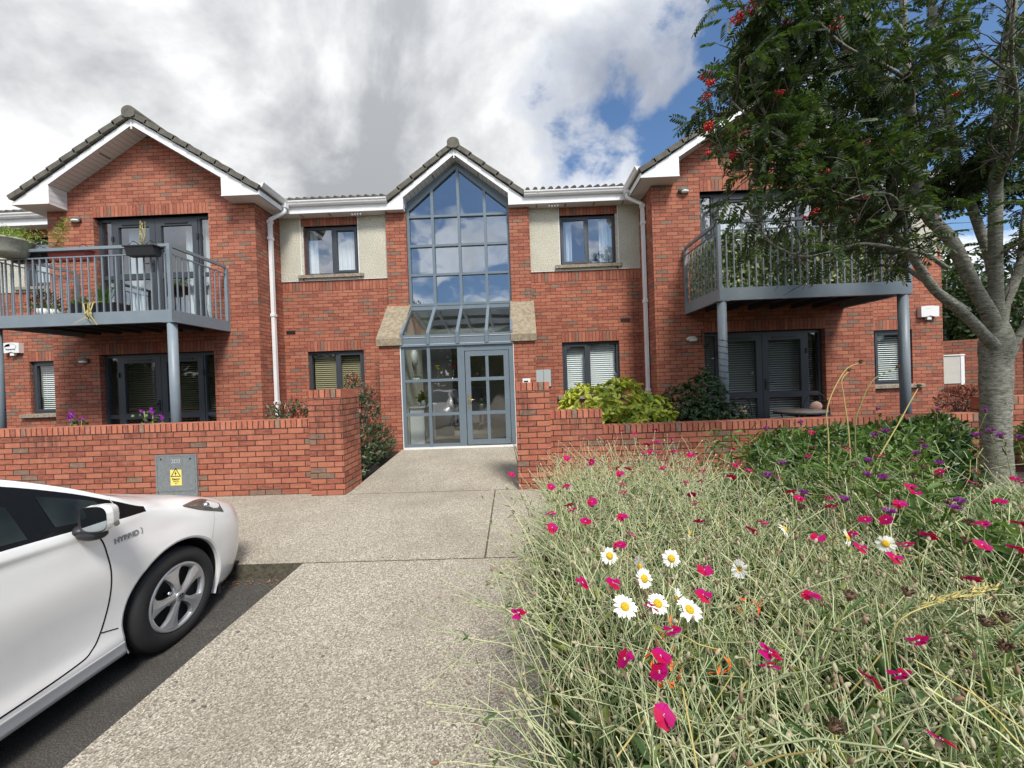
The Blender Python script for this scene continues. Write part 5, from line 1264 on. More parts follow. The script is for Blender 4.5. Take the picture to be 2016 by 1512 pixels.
for sd in (1, -1):
    strip('door_gap', smooth_pts([(0.50, 0.955), (0.455, 0.88), (0.435, 0.76), (0.425, 0.62), (0.437, 0.50), (0.475, 0.385), (0.52, 0.325), (0.60, 0.297), (0.9, 0.285), (1.5, 0.283)]), 0.008, 'black_gloss', BODY, sd=sd)
    strip('fender_gap', [(0.475, 0.385), (0.385, 0.355)], 0.006, 'black_gloss', BODY, sd=sd)
    strip('bumper_gap', smooth_pts([(-0.36, 0.80), (-0.33, 0.74), (-0.29, 0.66), (-0.265, 0.60)]), 0.005, 'cream_box', BODY, sd=sd)
    strip('sill_edge', [(0.36, 0.262), (0.6, 0.262), (1.5, 0.262)], 0.006, 'white_paint', BODY, off=0.004, sd=sd)
    strip('roof_gap', [(0.345, 1.085), (0.33, 1.02), (0.335, 0.995)], 0.004, 'cream_box', BODY, sd=sd)
    # wheel arch lip and dark liner
    for wc in (0.0, WB):
        m = MB(); aa = np.linspace(math.radians(-28), math.radians(208), 50); pr = []
        for a in aa:
            s_1, h_1 = wc - ARCH_R * math.cos(a), 0.335 + ARCH_R * math.sin(a)
            pr.append((s_1, h_1))
        for p, q in zip(pr, pr[1:]):
            P1, P2 = Vector(on_side(*p, 0, sd)), Vector(on_side(*q, 0, sd))
            c_ = Vector(S3(wc, 0, 0.335)); 
            def inn(P_, k, dx_): 
                y, z = P_[1], P_[2]; yc, zc = YCAR - wc * KC, ZCAR + 0.335 * KC
                return (P_[0] - sd * dx_, yc + (y - yc) * k, zc + (z - zc) * k)
            m.poly([P1, P2, inn(P2, 0.965, 0.006), inn(P1, 0.965, 0.006)], mi=0, smooth=True)
            m.poly([inn(P1, 0.965, 0.006), inn(P2, 0.965, 0.006), inn(P2, 0.962, 0.03), inn(P1, 0.962, 0.03)], mi=0)
            m.poly([inn(P1, 0.964, 0.02), inn(P2, 0.964, 0.02), inn(P2, 1.0, 0.3), inn(P1, 1.0, 0.3)], mi=1)
        m.poly([(XCAR + sd * 0.56 * KC, YCAR - wc * KC + 0.40 * math.cos(t_), ZCAR + 0.335 * KC + 0.40 * math.sin(t_)) for t_ in np.linspace(0, 2 * math.pi, 24, endpoint=False)], mi=1)
        m.build('wheel_arch', ['car_paint', 'hub_dark'], BODY)
    m = MB(); m.box(XCAR + sd * 0.70, XCAR + sd * 0.80, YCAR + 0.35, YCAR + 0.375, ZCAR + 0.13, ZCAR + 0.30); m.build('mud_flap', 'black_plastic', BODY)
    # headlamp: wraps from the wing to the nose
    up = smooth_pts([(-0.10, 0.902), (-0.25, 0.893), (-0.38, 0.865), (-0.46, 0.80)], 6); lo = smooth_pts([(-0.10, 0.893), (-0.22, 0.830), (-0.36, 0.775), (-0.46, 0.735)], 6)
    m = MB(); n = len(up)
    rows = []
    for k in range(n):
        A_, C_ = Vector(on_side(*up[k], 0.003, sd)), Vector(on_side(*lo[k], 0.003, sd)); f_ = k / (n - 1)
        bul = 0.016 * math.sin(math.pi * min(1, f_ * 1.0)) ; row = []
        for r in range(6):
            u = r / 5; P_ = A_.lerp(C_, u) + Vector((sd * bul * math.sin(math.pi * u), 0.0, 0.3 * bul * math.sin(math.pi * u))); row.append(P_)
        rows.append(row)
    for a, c_ in zip(rows, rows[1:]):
        for r in range(5):
            q = [a[r], c_[r], c_[r + 1], a[r + 1]]; m.poly(q if sd < 0 else q[::-1], smooth=True, mi=0)
    HL = m.build('headlamp', ['lamp_housing'], CAR)
    m = MB(); m.sphere(rows[9][3] + Vector((-sd * 0.004, 0, 0)), 0.022, (1, 1, 1), 12); m.build('bulb', 'chrome', HL)
    # door mirror
    mxx = XCAR + sd * 0.965 * KC; my = YCAR - 0.60 * KC; mz = 0.815
    m = MB(); rings = []
    for (dy_, k, cx_) in ((0.0, 1.0, 0), (0.03, 1.03, 0), (0.075, 0.92, -0.01), (0.11, 0.68, -0.025), (0.128, 0.35, -0.04)):
        ring = []
        for t_ in np.linspace(0, 2 * math.pi, 28, endpoint=False):
            ex = math.copysign(abs(math.cos(t_)) ** 0.62, math.cos(t_)); ez = math.copysign(abs(math.sin(t_)) ** 0.62, math.sin(t_))
            ring.append((mxx + sd * cx_ + 0.088 * k * ex, my + dy_ - sd * ex * 0.012, mz + 0.066 * k * ez + (0.006 * sd * ex)))
        rings.append(ring)
    for a, c_ in zip(rings, rings[1:]):
        for i in range(28): j = (i + 1) % 28; m.poly([a[i], a[j], c_[j], c_[i]], smooth=True)
    m.poly(rings[-1][::-1]); MI = m.build('mirror', 'car_paint', CAR, fix=True)
    m = MB(); r0_ = rings[0]; cc = Vector((mxx, my + 0.004, mz))
    for i in range(28):
        j = (i + 1) % 28; a, c_ = Vector(r0_[i]), Vector(r0_[j]); m.poly([a, c_, cc + (c_ - cc) * 0.90 + Vector((0, 0.006, 0)), cc + (a - cc) * 0.90 + Vector((0, 0.006, 0))], mi=0)
    m.build('mirror_rim', 'black_plastic', MI)
    m = MB(); m.poly([tuple(cc + (Vector(p) - cc) * 0.9 + Vector((0, 0.005, 0))) for p in r0_]); 
    mg = m.build('mirror_glass', 'mirror_glass', MI)
    m = MB(); m.sphere((mxx - sd * 0.055, my + 0.045, mz - 0.085), 1, (0.075, 0.045, 0.032), 14); m.sphere((mxx - sd * 0.12, my + 0.05, mz - 0.07), 1, (0.05, 0.045, 0.03), 12); m.build('mirror_foot', 'black_plastic', MI)
    m = MB(); pts = [(mxx + sd * (0.03 + 0.075 * u), my + 0.062 - u * u * 0.045, mz - 0.028) for u in np.linspace(0, 1, 8)]; m.tube(pts, [0.011] * 8, 6); m.build('indicator', 'lamp_housing', MI)
# badge
tm = text_mesh('HYBRID', 0.043, 0.0015, 0.0016); m = MB()
for p in tm.polygons:
    q = []
    for i in p.vertices:
        x, y, z = tm.vertices[i].co; q.append(on_side(0.325 - x * 0.95, 0.855 + y * 0.95 + x * 0.02, 0.002 + z))
    m.poly(q)
t0_ = [(0.225 + 0.012 * math.cos(a) * (1.0 if k else 0.6), 0.858 + 0.020 * math.sin(a) * (1.0 if k else 0.7)) for k in (1, 0) for a in np.linspace(-1.6, 1.6, 12)]
for i in range(11): m.poly([on_side(*[0.465 - 0.0 - t0_[i][0], t0_[i][1]], 0.003), on_side(0.465 - t0_[i + 1][0], t0_[i + 1][1], 0.003), on_side(0.465 - t0_[12 + i + 1][0], t0_[12 + i + 1][1], 0.003), on_side(0.465 - t0_[12 + i][0], t0_[12 + i][1], 0.003)])
m.build('badge', 'badge_grey', BODY)
# wheels
def wheel(xc, yc, sd):
    zc = ZCAR + 0.3175 * KC; R = 0.3175 * KC; x_ = lambda h_: h_ * sd
    m = MB()
    prof = [(0.205, -0.012), (0.212, 0.0), (0.235, 0.010), (0.262, 0.008), (0.285, -0.004), (0.300, -0.022), (0.3065, -0.035), (0.3045, -0.0385), (0.307, -0.042), (0.307, -0.072), (0.3035, -0.075), (0.307, -0.078), (0.307, -0.112), (0.3035, -0.115), (0.307, -0.118), (0.306, -0.15), (0.295, -0.175), (0.25, -0.19), (0.2, -0.18)]
    m.lathe([(r, x_(h_)) for r, h_ in prof], (xc, yc, zc), axis='x', n=72)
    for k in range(60):        # shoulder sipes
        a = 2 * math.pi * k / 60
        p = [(xc + x_(-0.027), 0.3035), (xc + x_(-0.036), 0.3082)]
        da = 0.012
        q = [(p[0][0], yc + p[0][1] * math.cos(a - da), zc + p[0][1] * math.sin(a - da)), (p[1][0], yc + p[1][1] * math.cos(a - da), zc + p[1][1] * math.sin(a - da)), (p[1][0], yc + p[1][1] * math.cos(a + da), zc + p[1][1] * math.sin(a + da)), (p[0][0], yc + p[0][1] * math.cos(a + da), zc + p[0][1] * math.sin(a + da))]
        m.poly(q, mi=1)
    W_ = m.build('wheel', ['tyre_rubber', 'hub_dark'], CAR)
    m = MB(); m.lathe([(0.001, x_(-0.07)), (0.205, x_(-0.07)), (0.205, x_(-0.02))], (xc, yc, zc), axis='x', n=48); m.build('brake_disc', 'hub_dark', W_)
    m = MB(); m.lathe([(0.206, x_(-0.02)), (0.206, x_(-0.002)), (0.198, x_(0.002)), (0.184, x_(-0.002)), (0.180, x_(-0.016)), (0.176, x_(-0.03))], (xc, yc, zc), axis='x', n=60)
    # five blades: narrow at the hub, flaring into the rim
    for k in range(5):
        a0 = math.radians(100) + k * 2 * math.pi / 5
        rr = [0.022, 0.05, 0.09, 0.13, 0.16, 0.186]; wd = [0.020, 0.0165, 0.018, 0.029, 0.046, 0.078]; hh = [0.004, 0.006, 0.005, 0.002, -0.001, -0.002]; tw = [0, 0.02, 0.05, 0.07, 0.06, 0.02]
        L_, R_, T_ = [], [], []
        for r, w, h_, tw_ in zip(rr, wd, hh, tw):
            a = a0 + tw_ * sd; ca, sa = math.cos(a), math.sin(a)
            for lst, o_s, hz in ((L_, -w, 0.0), (T_, 0.12 * w, 0.004), (R_, w, 0.0)):
                lst.append((xc + x_(h_ + hz), yc + r * ca - o_s * sa, zc + r * sa + o_s * ca))
        for A_, C_ in ((L_, T_), (T_, R_)):
            for i in range(5): m.poly([A_[i], C_[i], C_[i + 1], A_[i + 1]], smooth=False)
        for A_ in (L_, R_):
            for i in range(5): m.poly([A_[i], A_[i + 1], (A_[i + 1][0] - x_(0.03), *A_[i + 1][1:]), (A_[i][0] - x_(0.03), *A_[i][1:])])
    m.lathe([(0.034, x_(-0.02)), (0.034, x_(0.006)), (0.029, x_(0.011)), (0.001, x_(0.012))], (xc, yc, zc), axis='x', n=28)
    m.build('wheel_cover', 'alloy', W_)
    m = MB()
    for (rx, rz, dz_) in ((0.021, 0.014, 0), (0.008, 0.0135, 0), (0.0135, 0.0055, 0.006)):
        pts = [(xc + x_(0.0125), yc + rx * math.cos(t_), zc + dz_ + rz * math.sin(t_)) for t_ in np.linspace(0, 2 * math.pi, 25)]; m.tube(pts, 0.0018, 5)
    m.build('emblem', 'hub_dark', W_)
    m = MB()
    for k in range(5):
        a = math.radians(64) + k * 2 * math.pi / 5; m.cyl((xc + x_(-0.06), yc + 0.055 * math.cos(a), zc + 0.055 * math.sin(a)), (xc + x_(-0.022), yc + 0.055 * math.cos(a), zc + 0.055 * math.sin(a)), 0.010, n=6)
    m.build('wheel_nut', 'chrome', W_)
for wc in (0.0, WB):
    for sd in (1, -1): wheel(XCAR + sd * 0.815, YCAR - wc * KC + (0.012 if wc == 0 else 0), sd)
m = MB(); m.box(XCAR - 0.70, XCAR + 0.70, YCAR - 3.2, YCAR + 0.70, ZCAR + 0.17, ZCAR + 0.22); m.build('underbody', 'hub_dark', CAR)
# ------------------------------------------------------------------ shrubs
def blob_points(n, blobs, rng, shell=0.55):
    """points biased to the outside of a union of ellipsoids"""
    vols = np.array([b[3] * b[4] * b[5] for b in blobs]) ** 0.7; pick = rng.choice(len(blobs), n, p=vols / vols.sum()); P = []; D = []
    d = rdir(n, rng); r = shell + (1 - shell) * rng.random(n) ** 0.6
    B_ = np.array(blobs)[pick]
    P = B_[:, :3] + d * r[:, None] * B_[:, 3:6]; N = d / B_[:, 3:6]; N /= np.linalg.norm(N, axis=1, keepdims=True)
    return P, N
def shrub(name, lab, cat, base, blobs, n, L, W, mats, rng_seed=1, up=0.5, group=None, red_top=0.0, stems=7, zmin=0.03, rosette=0, stem_mat='twig'):
    rng = np.random.default_rng(rng_seed); t = thing(name, lab, cat, base, group)
    l = LF(); mats = [mats] if isinstance(mats, str) else mats
    if rosette:
        m_ = n // rosette; P, N = blob_points(m_, blobs, rng, 0.72); ok = P[:, 2] > zmin; P, N = P[ok], N[ok]; m_ = len(P)
        ax = N + np.array([0, 0, up]) + 0.3 * rng.normal(size=(m_, 3)); ax /= np.linalg.norm(ax, axis=1, keepdims=True)
        for k in range(rosette):
            a = 2 * math.pi * k / rosette + rng.random(m_) * 0.9; u = np.cross(ax, rdir(m_, rng)); u /= np.linalg.norm(u, axis=1, keepdims=True); v = np.cross(ax, u)
            D = (u * np.cos(a)[:, None] + v * np.sin(a)[:, None]) * 0.95 + ax * (0.15 + 0.6 * (k % 3) / 2)
            sc = 0.7 + 0.5 * rng.random(m_)
            mi = 0
            top = rng.random(m_) < red_top
            for mi_, sel in ((0, ~top), (1, top)):
                if len(mats) > 1 and sel.any(): l.leaves(P[sel] - ax[sel] * 0.01 * (k // 3), D[sel], ax[sel], L * sc[sel], W * sc[sel], curl=0.22, mi=mi_)
            if len(mats) == 1: l.leaves(P, D, ax, L * sc, W * sc, curl=0.22)
    else:
        P, N = blob_points(n, blobs, rng); ok = P[:, 2] > zmin; P, N = P[ok], N[ok]; m_ = len(P)
        D = N * 0.7 + np.array([0, 0, up]) + 0.75 * rng.normal(size=(m_, 3)); Nn = N + np.array([0, 0, 0.8]) + 0.5 * rng.normal(size=(m_, 3))
        sc = 0.65 + 0.6 * rng.random(m_); zt = np.array([b[2] + b[5] for b in blobs]).max()
        if len(mats) > 1:
            red = rng.random(m_) < red_top * np.clip((P[:, 2] / zt) ** 1.5, 0.1, 1)
            l.leaves(P[~red], D[~red], Nn[~red], (L * sc)[~red], (W * sc)[~red], mi=0); 
            if red.any(): l.leaves(P[red] + np.array([0, 0, 0.02]), D[red] + np.array([0, 0, .8]), Nn[red], (L * sc)[red], (W * sc * .8)[red], mi=1)
        else: l.leaves(P, D, Nn, L * sc, W * sc)
    l.build('foliage', mats, t)
    m = MB(); bx0 = Vector(base); rs = random.Random(rng_seed)
    for k in range(stems):
        b_ = blobs[k % len(blobs)]; tgt = Vector((b_[0] + rs.uniform(-.6, .6) * b_[3], b_[1] + rs.uniform(-.6, .6) * b_[4], b_[2] + rs.uniform(0, .7) * b_[5]))
        st_ = bx0 + Vector((rs.uniform(-.06, .06), rs.uniform(-.06, .06), 0)); mid_ = st_.lerp(tgt, .5) + Vector((0, 0, .05)); m.tube([st_, mid_, tgt], [0.012, 0.009, 0.004], 5)
    m.build('stem', stem_mat, t); return t
shrub('variegated_laurel', 'bright yellow and green variegated laurel shrub under the cream blind window', 'shrub', (1.45, 6.1, 0.1),
      [(1.05, 6.15, 0.95, .40, .45, .36), (1.55, 6.05, 1.02, .45, .5, .38), (1.98, 5.9, 0.86, .36, .45, .30), (1.35, 5.75, 0.76, .5, .28, .32), (1.85, 5.65, 0.68, .42, .22, .30), (1.5, 6.1, 0.45, .8, .5, .4), (2.1, 5.75, 0.62, .2, .25, .26), (0.72, 6.1, 0.82, .2, .3, .16)], 5200, 0.115, 0.045, ['leaf_goldmid', 'leaf_gold'], 3, 0.5, rosette=7, red_top=0.72)
shrub('evergreen_shrub', 'dark green rounded evergreen shrub right of the yellow laurel', 'shrub', (2.95, 6.3, 0.1),
      [(2.70, 6.35, 0.90, .40, .45, .38), (3.00, 6.3, 1.02, .36, .42, .42), (3.02, 6.3, 1.38, .10, .12, .16), (3.1, 5.95, 0.72, .42, .4, .30), (2.65, 5.9, 0.72, .36, .35, .30), (3.25, 5.75, 0.62, .25, .2, .16), (2.85, 6.1, 0.4, .7, .5, .35)], 9000, 0.055, 0.026, ['leaf_dark', 'leaf_mid'], 4, 0.5, rosette=6, red_top=0.08)
shrub('photinia', 'red tipped photinia rising behind the left gate pillar', 'shrub', (-2.75, 6.6, 0.08),
      [(-2.95, 6.9, 1.25, .22, .25, .30), (-2.72, 6.8, 1.0, .22, .25, .28), (-3.05, 7.0, 1.52, .12, .12, .16), (-2.62, 6.7, 1.30, .09, .1, .15)], 900, 0.075, 0.026, ['leaf_photinia', 'leaf_red'], 6, 0.9, red_top=0.45, stems=12)
shrub('photinia', 'low dense photinia with red shoots beside the entrance ramp', 'shrub', (-2.6, 6.4, 0.05),
      [(-2.58, 6.0, 0.38, .18, .30, .34), (-2.52, 6.5, 0.46, .22, .35, .36), (-2.62, 6.9, 0.42, .28, .3, .32), (-2.5, 5.8, 0.18, .12, .2, .16)], 2300, 0.075, 0.028, ['leaf_photinia', 'leaf_red'], 8, 0.5, red_top=0.28, stems=9)
shrub('photinia', 'red tipped photinia behind the low wall beside the white downpipe', 'shrub', (-3.75, 6.2, 0.1),
      [(-3.85, 6.3, 0.95, .22, .25, .22), (-3.6, 6.3, 0.9, .2, .25, .25), (-4.05, 6.35, 1.05, .14, .15, .14), (-3.72, 6.3, 1.15, .1, .1, .1), (-3.8, 6.2, 0.5, .4, .3, .4)], 1300, 0.07, 0.024, ['leaf_photinia', 'leaf_red'], 9, 0.9, red_top=0.4, stems=10)
shrub('shrub', 'small reddish plant against the foot of the left pilaster', 'shrub', (-2.62, 7.35, 0.08), [(-2.58, 7.35, 0.35, .15, .15, .32)], 260, 0.08, 0.02, ['leaf_photinia', 'leaf_red'], 12, 0.9, red_top=0.3, stems=4)
shrub('japanese_maple', 'small purple leaved maple in the corner beside the boundary wall', 'shrub', (8.5, 7.6, 0.1), [(8.5, 7.6, 0.75, .28, .3, .25), (8.65, 7.55, 0.9, .2, .2, .15)], 800, 0.06, 0.02, ['leaf_purple', 'leaf_red'], 13, 0.3, red_top=0.15)
small_flowers('potted_plant', 'white flowered bedding plant beside the purple maple', 8.65, 7.3, 0.25, 'planter_grey', 'petal_white', 0.35, 0.14, 0.12, 16, fr=0.05)
t = thing('planter', 'pale grey square planter beside the raised end of the right wall', 'planter', (8.6, 7.0, 0.1)); m = MB(); m.box(8.35, 8.62, 6.9, 7.2, 0.1, 0.79); m.build('casing', 'planter_grey', t, bevel=0.01)
shrub('leafy_shrub', 'dense dark green leafy shrub in front of the right garden wall beside the trunk', 'shrub', (4.0, 4.55, 0.01),
      [(3.1, 4.5, 0.35, .42, .4, .38), (3.7, 4.5, 0.42, .5, .42, .34), (4.4, 4.5, 0.46, .55, .42, .34), (4.85, 4.55, 0.5, .3, .3, .36), (3.9, 4.15, 0.35, .7, .3, .35), (3.2, 4.1, 0.22, .4, .3, .28), (4.2, 4.0, 0.30, .4, .3, .30)], 11000, 0.075, 0.034, ['leaf_dark', 'leaf_mid'], 14, 0.4, red_top=.55, stems=14)
shrub('leafy_shrub', 'green shrub low at the right edge behind the tree trunk', 'shrub', (6.6, 4.6, 0.01), [(6.5, 4.6, 0.45, .5, .4, .38), (7.0, 4.4, 0.5, .5, .4, .4)], 2500, 0.09, 0.04, 'leaf_mid', 15, 0.4)
# strap-leaved clumps
def clump(name, lab, x, y, z, n, L, W, mat, seed, cat='plant', droop=0.7, group=None, spread=0.5, spot=0.03):
    rng = np.random.default_rng(seed); t = thing(name, lab, cat, (x, y, z), group); m = MB()
    for k in range(n):
        a = rng.random() * 6.283; el = math.radians(60 + 28 * rng.random()); ln = L * (0.6 + 0.5 * rng.random()); p = Vector((x + rng.normal() * spot, y + rng.normal() * spot, z)); d = Vector((math.cos(a) * math.cos(el) * spread * 2, math.sin(a) * math.cos(el) * spread * 2, math.sin(el))).normalized(); side_ = d.cross(Vector((0, 0, 1))).normalized() * W / 2; prev = None; N = 7
        for i in range(N + 1):
            w = 1 - (i / N) ** 2.2; q = (p - side_ * w, p + side_ * w)
            if prev: m.poly([prev[0], prev[1], q[1], q[0]], smooth=True)
            prev = q; p = p + d * ln / N; d = (d + Vector((0, 0, -1)) * droop * 0.22 * (i + 1) / N * (0.5 + rng.random())).normalized()
    m.build('foliage', mat, t); return t
clump('strap_leaf_plant', 'grassy clump hanging over the ramp beside the right pillar', 0.02, 5.75, 0.1, 26, 0.75, 0.012, 'leaf_mid', 21, droop=1.6)
clump('cordyline', 'reddish spiky leaves showing over the left wall', -5.3, 5.75, 0.3, 10, 0.85, 0.028, 'leaf_purple', 22, spread=0.7)
clump('cordyline', 'brown spiky leaves over the left wall beside the meter cabinet', -5.0 + 0.55, 5.7, 0.35, 9, 0.8, 0.026, 'leaf_purple', 23, spread=0.9)
clump('grass_clump', 'small dry grass tuft over the left wall beside the downpipe', -4.1, 5.75, 0.6, 14, 0.45, 0.008, 'stem_straw', 24)
def mallow(lab, x, y, seed):
    rng = random.Random(seed); t = thing('mallow', lab, 'flower', (x, y, 0.3), 'purple flowers over the left garden wall'); m = MB(); l = LF(); lf = LF(); r2 = np.random.default_rng(seed)
    for k in range(4):
        top = Vector((x + rng.uniform(-.16, .16), y + rng.uniform(-.05, .05), 1.05 + rng.random() * .16)); m.tube([(x, y, .3), top], 0.006, 5)
        for q in range(3):
            c_ = np.array(top) + r2.normal(size=3) * .03; a = np.arange(5) * 1.2566; D = np.stack([np.cos(a), 0 * a - .6, np.sin(a)], 1); l.leaves(np.tile(c_, (5, 1)), D, np.tile([0, -1., .2], (5, 1)), .03, .03)
    P = np.array([x, y, 1.0]) + r2.normal(size=(50, 3)) * np.array([.1, .05, .08]); lf.leaves(P, rdir(50, r2), rdir(50, r2), .05, .04)
    m.build('stem', 'stem_green', t); l.build('flower', 'petal_purple', t); lf.build('foliage', 'leaf_mid', t)
mallow('tall purple mallow over the left wall in front of the patio doors', -6.75, 5.75, 1); mallow('purple mallow over the left wall beside the balcony column', -5.6, 5.75, 2)

# ------------------------------------------------------------------ things on the balconies
def trough(lab, x0, x1, z0, mat, y=6.28, hh=0.17, grp='trough planters hung on the left balcony rail'):
    t = thing('window_box', lab, 'planter', ((x0 + x1) / 2, y, z0), grp); m = MB(); m.prism_x([(y - .05, z0), (y + .07, z0), (y + .09, z0 + hh), (y - .08, z0 + hh)], x0 + .03, x1 - .03); m.box(x0, x1, y - .09, y + .10, z0 + hh, z0 + hh + .02); m.build('trough', mat, t, fix=True, bevel=.004)
    m = MB()
    for x in (x0 + .12, x1 - .12): m.tube([(x, y - .09, z0 + hh + .02), (x, y - .02, z0 + hh + .11), (x, y + .13, z0 + hh + .08), (x, y + .13, z0 + hh)], .006, 5)
    m.build('hook', 'wrought', t); return t
trough('small black planter hung on the left balcony rail below a twiggy dry plant', -6.38, -5.85, 3.71, 'black_plastic', y=6.27, hh=.14)
trough('red planter hung inside the left balcony rail', -7.95, -7.25, 3.76, 'pot_red', y=6.50); trough('black planter hung inside the left balcony rail beside the red one', -8.62, -8.0, 3.76, 'black_plastic', y=6.50)
t = thing('plant_pot', 'large weathered pale pot with a yellow green fern standing on the left balcony rail', 'plant pot', (-8.40, 6.3, 3.80)); m = MB(); m.lathe([(.001, 0), (.19, 0), (.22, .06), (.27, .24), (.285, .25), (.285, .275), (.25, .27), (.24, .22), (.001, .22)], (-8.40, 6.3, 3.80), n=36); m.build('pot', 'pot_pale', t)
rng = np.random.default_rng(31); l = LF(); n = 700; P = np.array([-8.36, 6.3, 4.13]) + rng.normal(size=(n, 3)) * np.array([.17, .13, .07]); l.leaves(P, rdir(n, rng) + np.array([0, 0, .5]), rdir(n, rng), .05, .012); l.build('foliage', 'leaf_goldmid', t)
def spray(name, lab, x, y, z, h, lean, n, mat, seed, leaflen=.05, leafw=.006, cat='plant', side_n=40):
    rng = np.random.default_rng(seed); t = thing(name, lab, cat, (x, y, z)); m = MB(); l = LF()
    for k in range(n):
        top = Vector((x + lean + rng.normal() * .05 * (n > 1), y, z + h * (.8 + .2 * rng.random()))); base = Vector((x, y, z)); m.tube([base, base.lerp(top, .5) + Vector((rng.normal() * .02, 0, 0)), top], [.005, .004, .002], 5)
        f = rng.random(side_n) ** .8; P = np.array(base)[None] * (1 - f[:, None]) + np.array(top)[None] * f[:, None]; D = rdir(side_n, rng) * np.array([1, 1, .4]) + np.array([0, 0, .25]); l.leaves(P, D, rdir(side_n, rng), leaflen * (1.2 - f * .6), leafw)
    m.build('stem', 'stem_straw', t); l.build('foliage', mat, t); return t
spray('feathery_plant', 'tall feathery plant leaning over the left balcony rail', -7.88, 6.5, 3.98, .56, .24, 1, 'leaf_goldmid', 33, .14, .009, side_n=110)
spray('dry_plant', 'dry twiggy plant standing in the small black rail planter', -6.14, 6.28, 3.84, .46, 0.0, 7, 'bud', 34, .03, .012, side_n=9)
t = clump('spider_plant', 'spiky green and yellow plant in a black trough on the left balcony floor', -7.2, 6.62, 3.0, 24, .5, .03, 'leaf_mid', 35, droop=1.1)
m = MB(); m.prism_x([(6.5, 2.83), (6.75, 2.83), (6.78, 3.02), (6.47, 3.02)], -7.65, -6.85); m.build('trough', 'black_plastic', t, fix=True)
m = MB(); rs = random.Random(5)
for k in range(5):
    x = -7.25 + k * .05; pts = [(x, 6.5, 3.05), (x + rs.uniform(-.1, .1), 6.33, 2.98), (x + rs.uniform(-.15, .15), 6.31, 2.8), (x + rs.uniform(-.18, .2), 6.31, 2.6 + rs.uniform(0, .12))]
    for a, c_ in zip(pts, pts[1:]): m.poly([(a[0] - .012, a[1], a[2]), (a[0] + .012, a[1], a[2]), (c_[0] + .010, c_[1], c_[2]), (c_[0] - .010, c_[1], c_[2])])
m.build('withered_leaf', 'stem_straw', t)
small_flowers('potted_plant', 'white bowl planter with a leafless pale stem on the left balcony floor', -8.15, 6.62, 2.83, 'white_paint', None, 0.13, 0.17, .16)
t = thing('ornament', 'pale twisted bare stem standing in the white bowl on the left balcony', 'ornament', (-8.15, 6.6, 2.95)); m = MB(); m.tube([(-8.15, 6.6, 2.95), (-8.17, 6.6, 3.1), (-8.14, 6.6, 3.2), (-8.18, 6.6, 3.32), (-8.13, 6.6, 3.38), (-8.20, 6.6, 3.40)], [.014, .012, .014, .012, .01, .006], 6); m.build('stalk', 'bud', t)
shrub('potted_shrub', 'dark leafy potted shrub at the left end of the left balcony', 'plant', (-8.45, 6.75, 2.84), [(-8.45, 6.8, 3.12, .2, .18, .2)], 420, .06, .015, 'leaf_dark', 41)
shrub('potted_shrub', 'small green potted bush beside the white bowl on the left balcony', 'plant', (-7.85, 6.85, 2.84), [(-7.85, 6.85, 3.05, .16, .15, .15)], 380, .05, .02, 'leaf_mid', 42)
# artificial leaf screening tied inside the right balcony railing
t = thing('leaf_screen', 'variegated artificial ivy screening tied inside the right balcony railing', 'screen', (5.0, 6.45, 2.9)); rng = np.random.default_rng(50); l = LF(); n = 5200
xa_, xb_ = 3.43, 6.36; P = np.stack([xa_ + (xb_ - xa_) * rng.random(n), 6.46 + .02 * rng.normal(size=n), 2.86 + .90 * rng.random(n)], 1); P[:, 2] -= 0.0
D = rdir(n, rng) * np.array([1, .35, 1]) + np.array([0, -.1, -.35]); N_ = np.tile([0, -1., 0], (n, 1)) + .4 * rng.normal(size=(n, 3)); l.leaves(P, D, N_, .055 + .03 * rng.random(n), .042)
n = 1500; P = np.stack([3.44 + .02 * rng.normal(size=n), 6.45 + 1.15 * rng.random(n), 2.86 + .90 * rng.random(n)], 1); D = rdir(n, rng) * np.array([.35, 1, 1]) + np.array([-.1, 0, -.35]); N_ = np.tile([-1., 0, 0], (n, 1)) + .4 * rng.normal(size=(n, 3)); l.leaves(P, D, N_, .06, .042)
l.build('foliage', 'leaf_screen', t)
m = MB()
for x in np.arange(3.45, 6.4, .17): m.box(x, x + .006, 6.485, 6.49, 2.85, 3.76)
for z in np.arange(2.9, 3.76, .14): m.box(3.43, 6.37, 6.49, 6.496, z, z + .005)
m.build('mesh', 'pot_green', t)

# ------------------------------------------------------------------ trees behind
def tree_far(name, lab, x, y, h, r, n, seed, L=.28, mat='leaf_far', trunk=.18, group=None, zc=.6):
    rng = np.random.default_rng(seed); t = thing(name, lab, 'tree', (x, y, -.2), group); m = MB()
    m.tube([(x, y, -.25), (x + .1, y, h * .35), (x, y, h * .75)], [trunk, trunk * .7, trunk * .25], 10)
    blobs = []
    for k in range(16):
        a = rng.random() * 6.283; rr = r * .62 * math.sqrt(rng.random()); zz = h * (zc + .30 * rng.normal() * .6); zz = min(max(zz, h * .28), h * .88); s_ = r * (.32 + .22 * rng.random()); blobs.append((x + rr * math.cos(a), y + rr * math.sin(a), zz, s_, s_, s_ * .8))
        m.tube([(x, y, h * .3), (x + rr * .5 * math.cos(a), y + rr * .5 * math.sin(a), zz * .8), (x + rr * math.cos(a), y + rr * math.sin(a), zz)], [trunk * .4, trunk * .25, .02], 6)
    m.build('trunk', 'bark', t); P, N = blob_points(n, blobs, rng, .5); l = LF(); D = rdir(n, rng) + np.array([0, 0, -.2]); l.leaves(P, D, N + .8 * rng.normal(size=(n, 3)), L * (.6 + .6 * rng.random(n)), L * .45); l.build('crown', mat, t); return t
tree_far('background_tree', 'dark leafy tree rising behind the boundary wall right of the building', 12.6, 11.6, 4.7, 2.3, 9000, 61, .17)
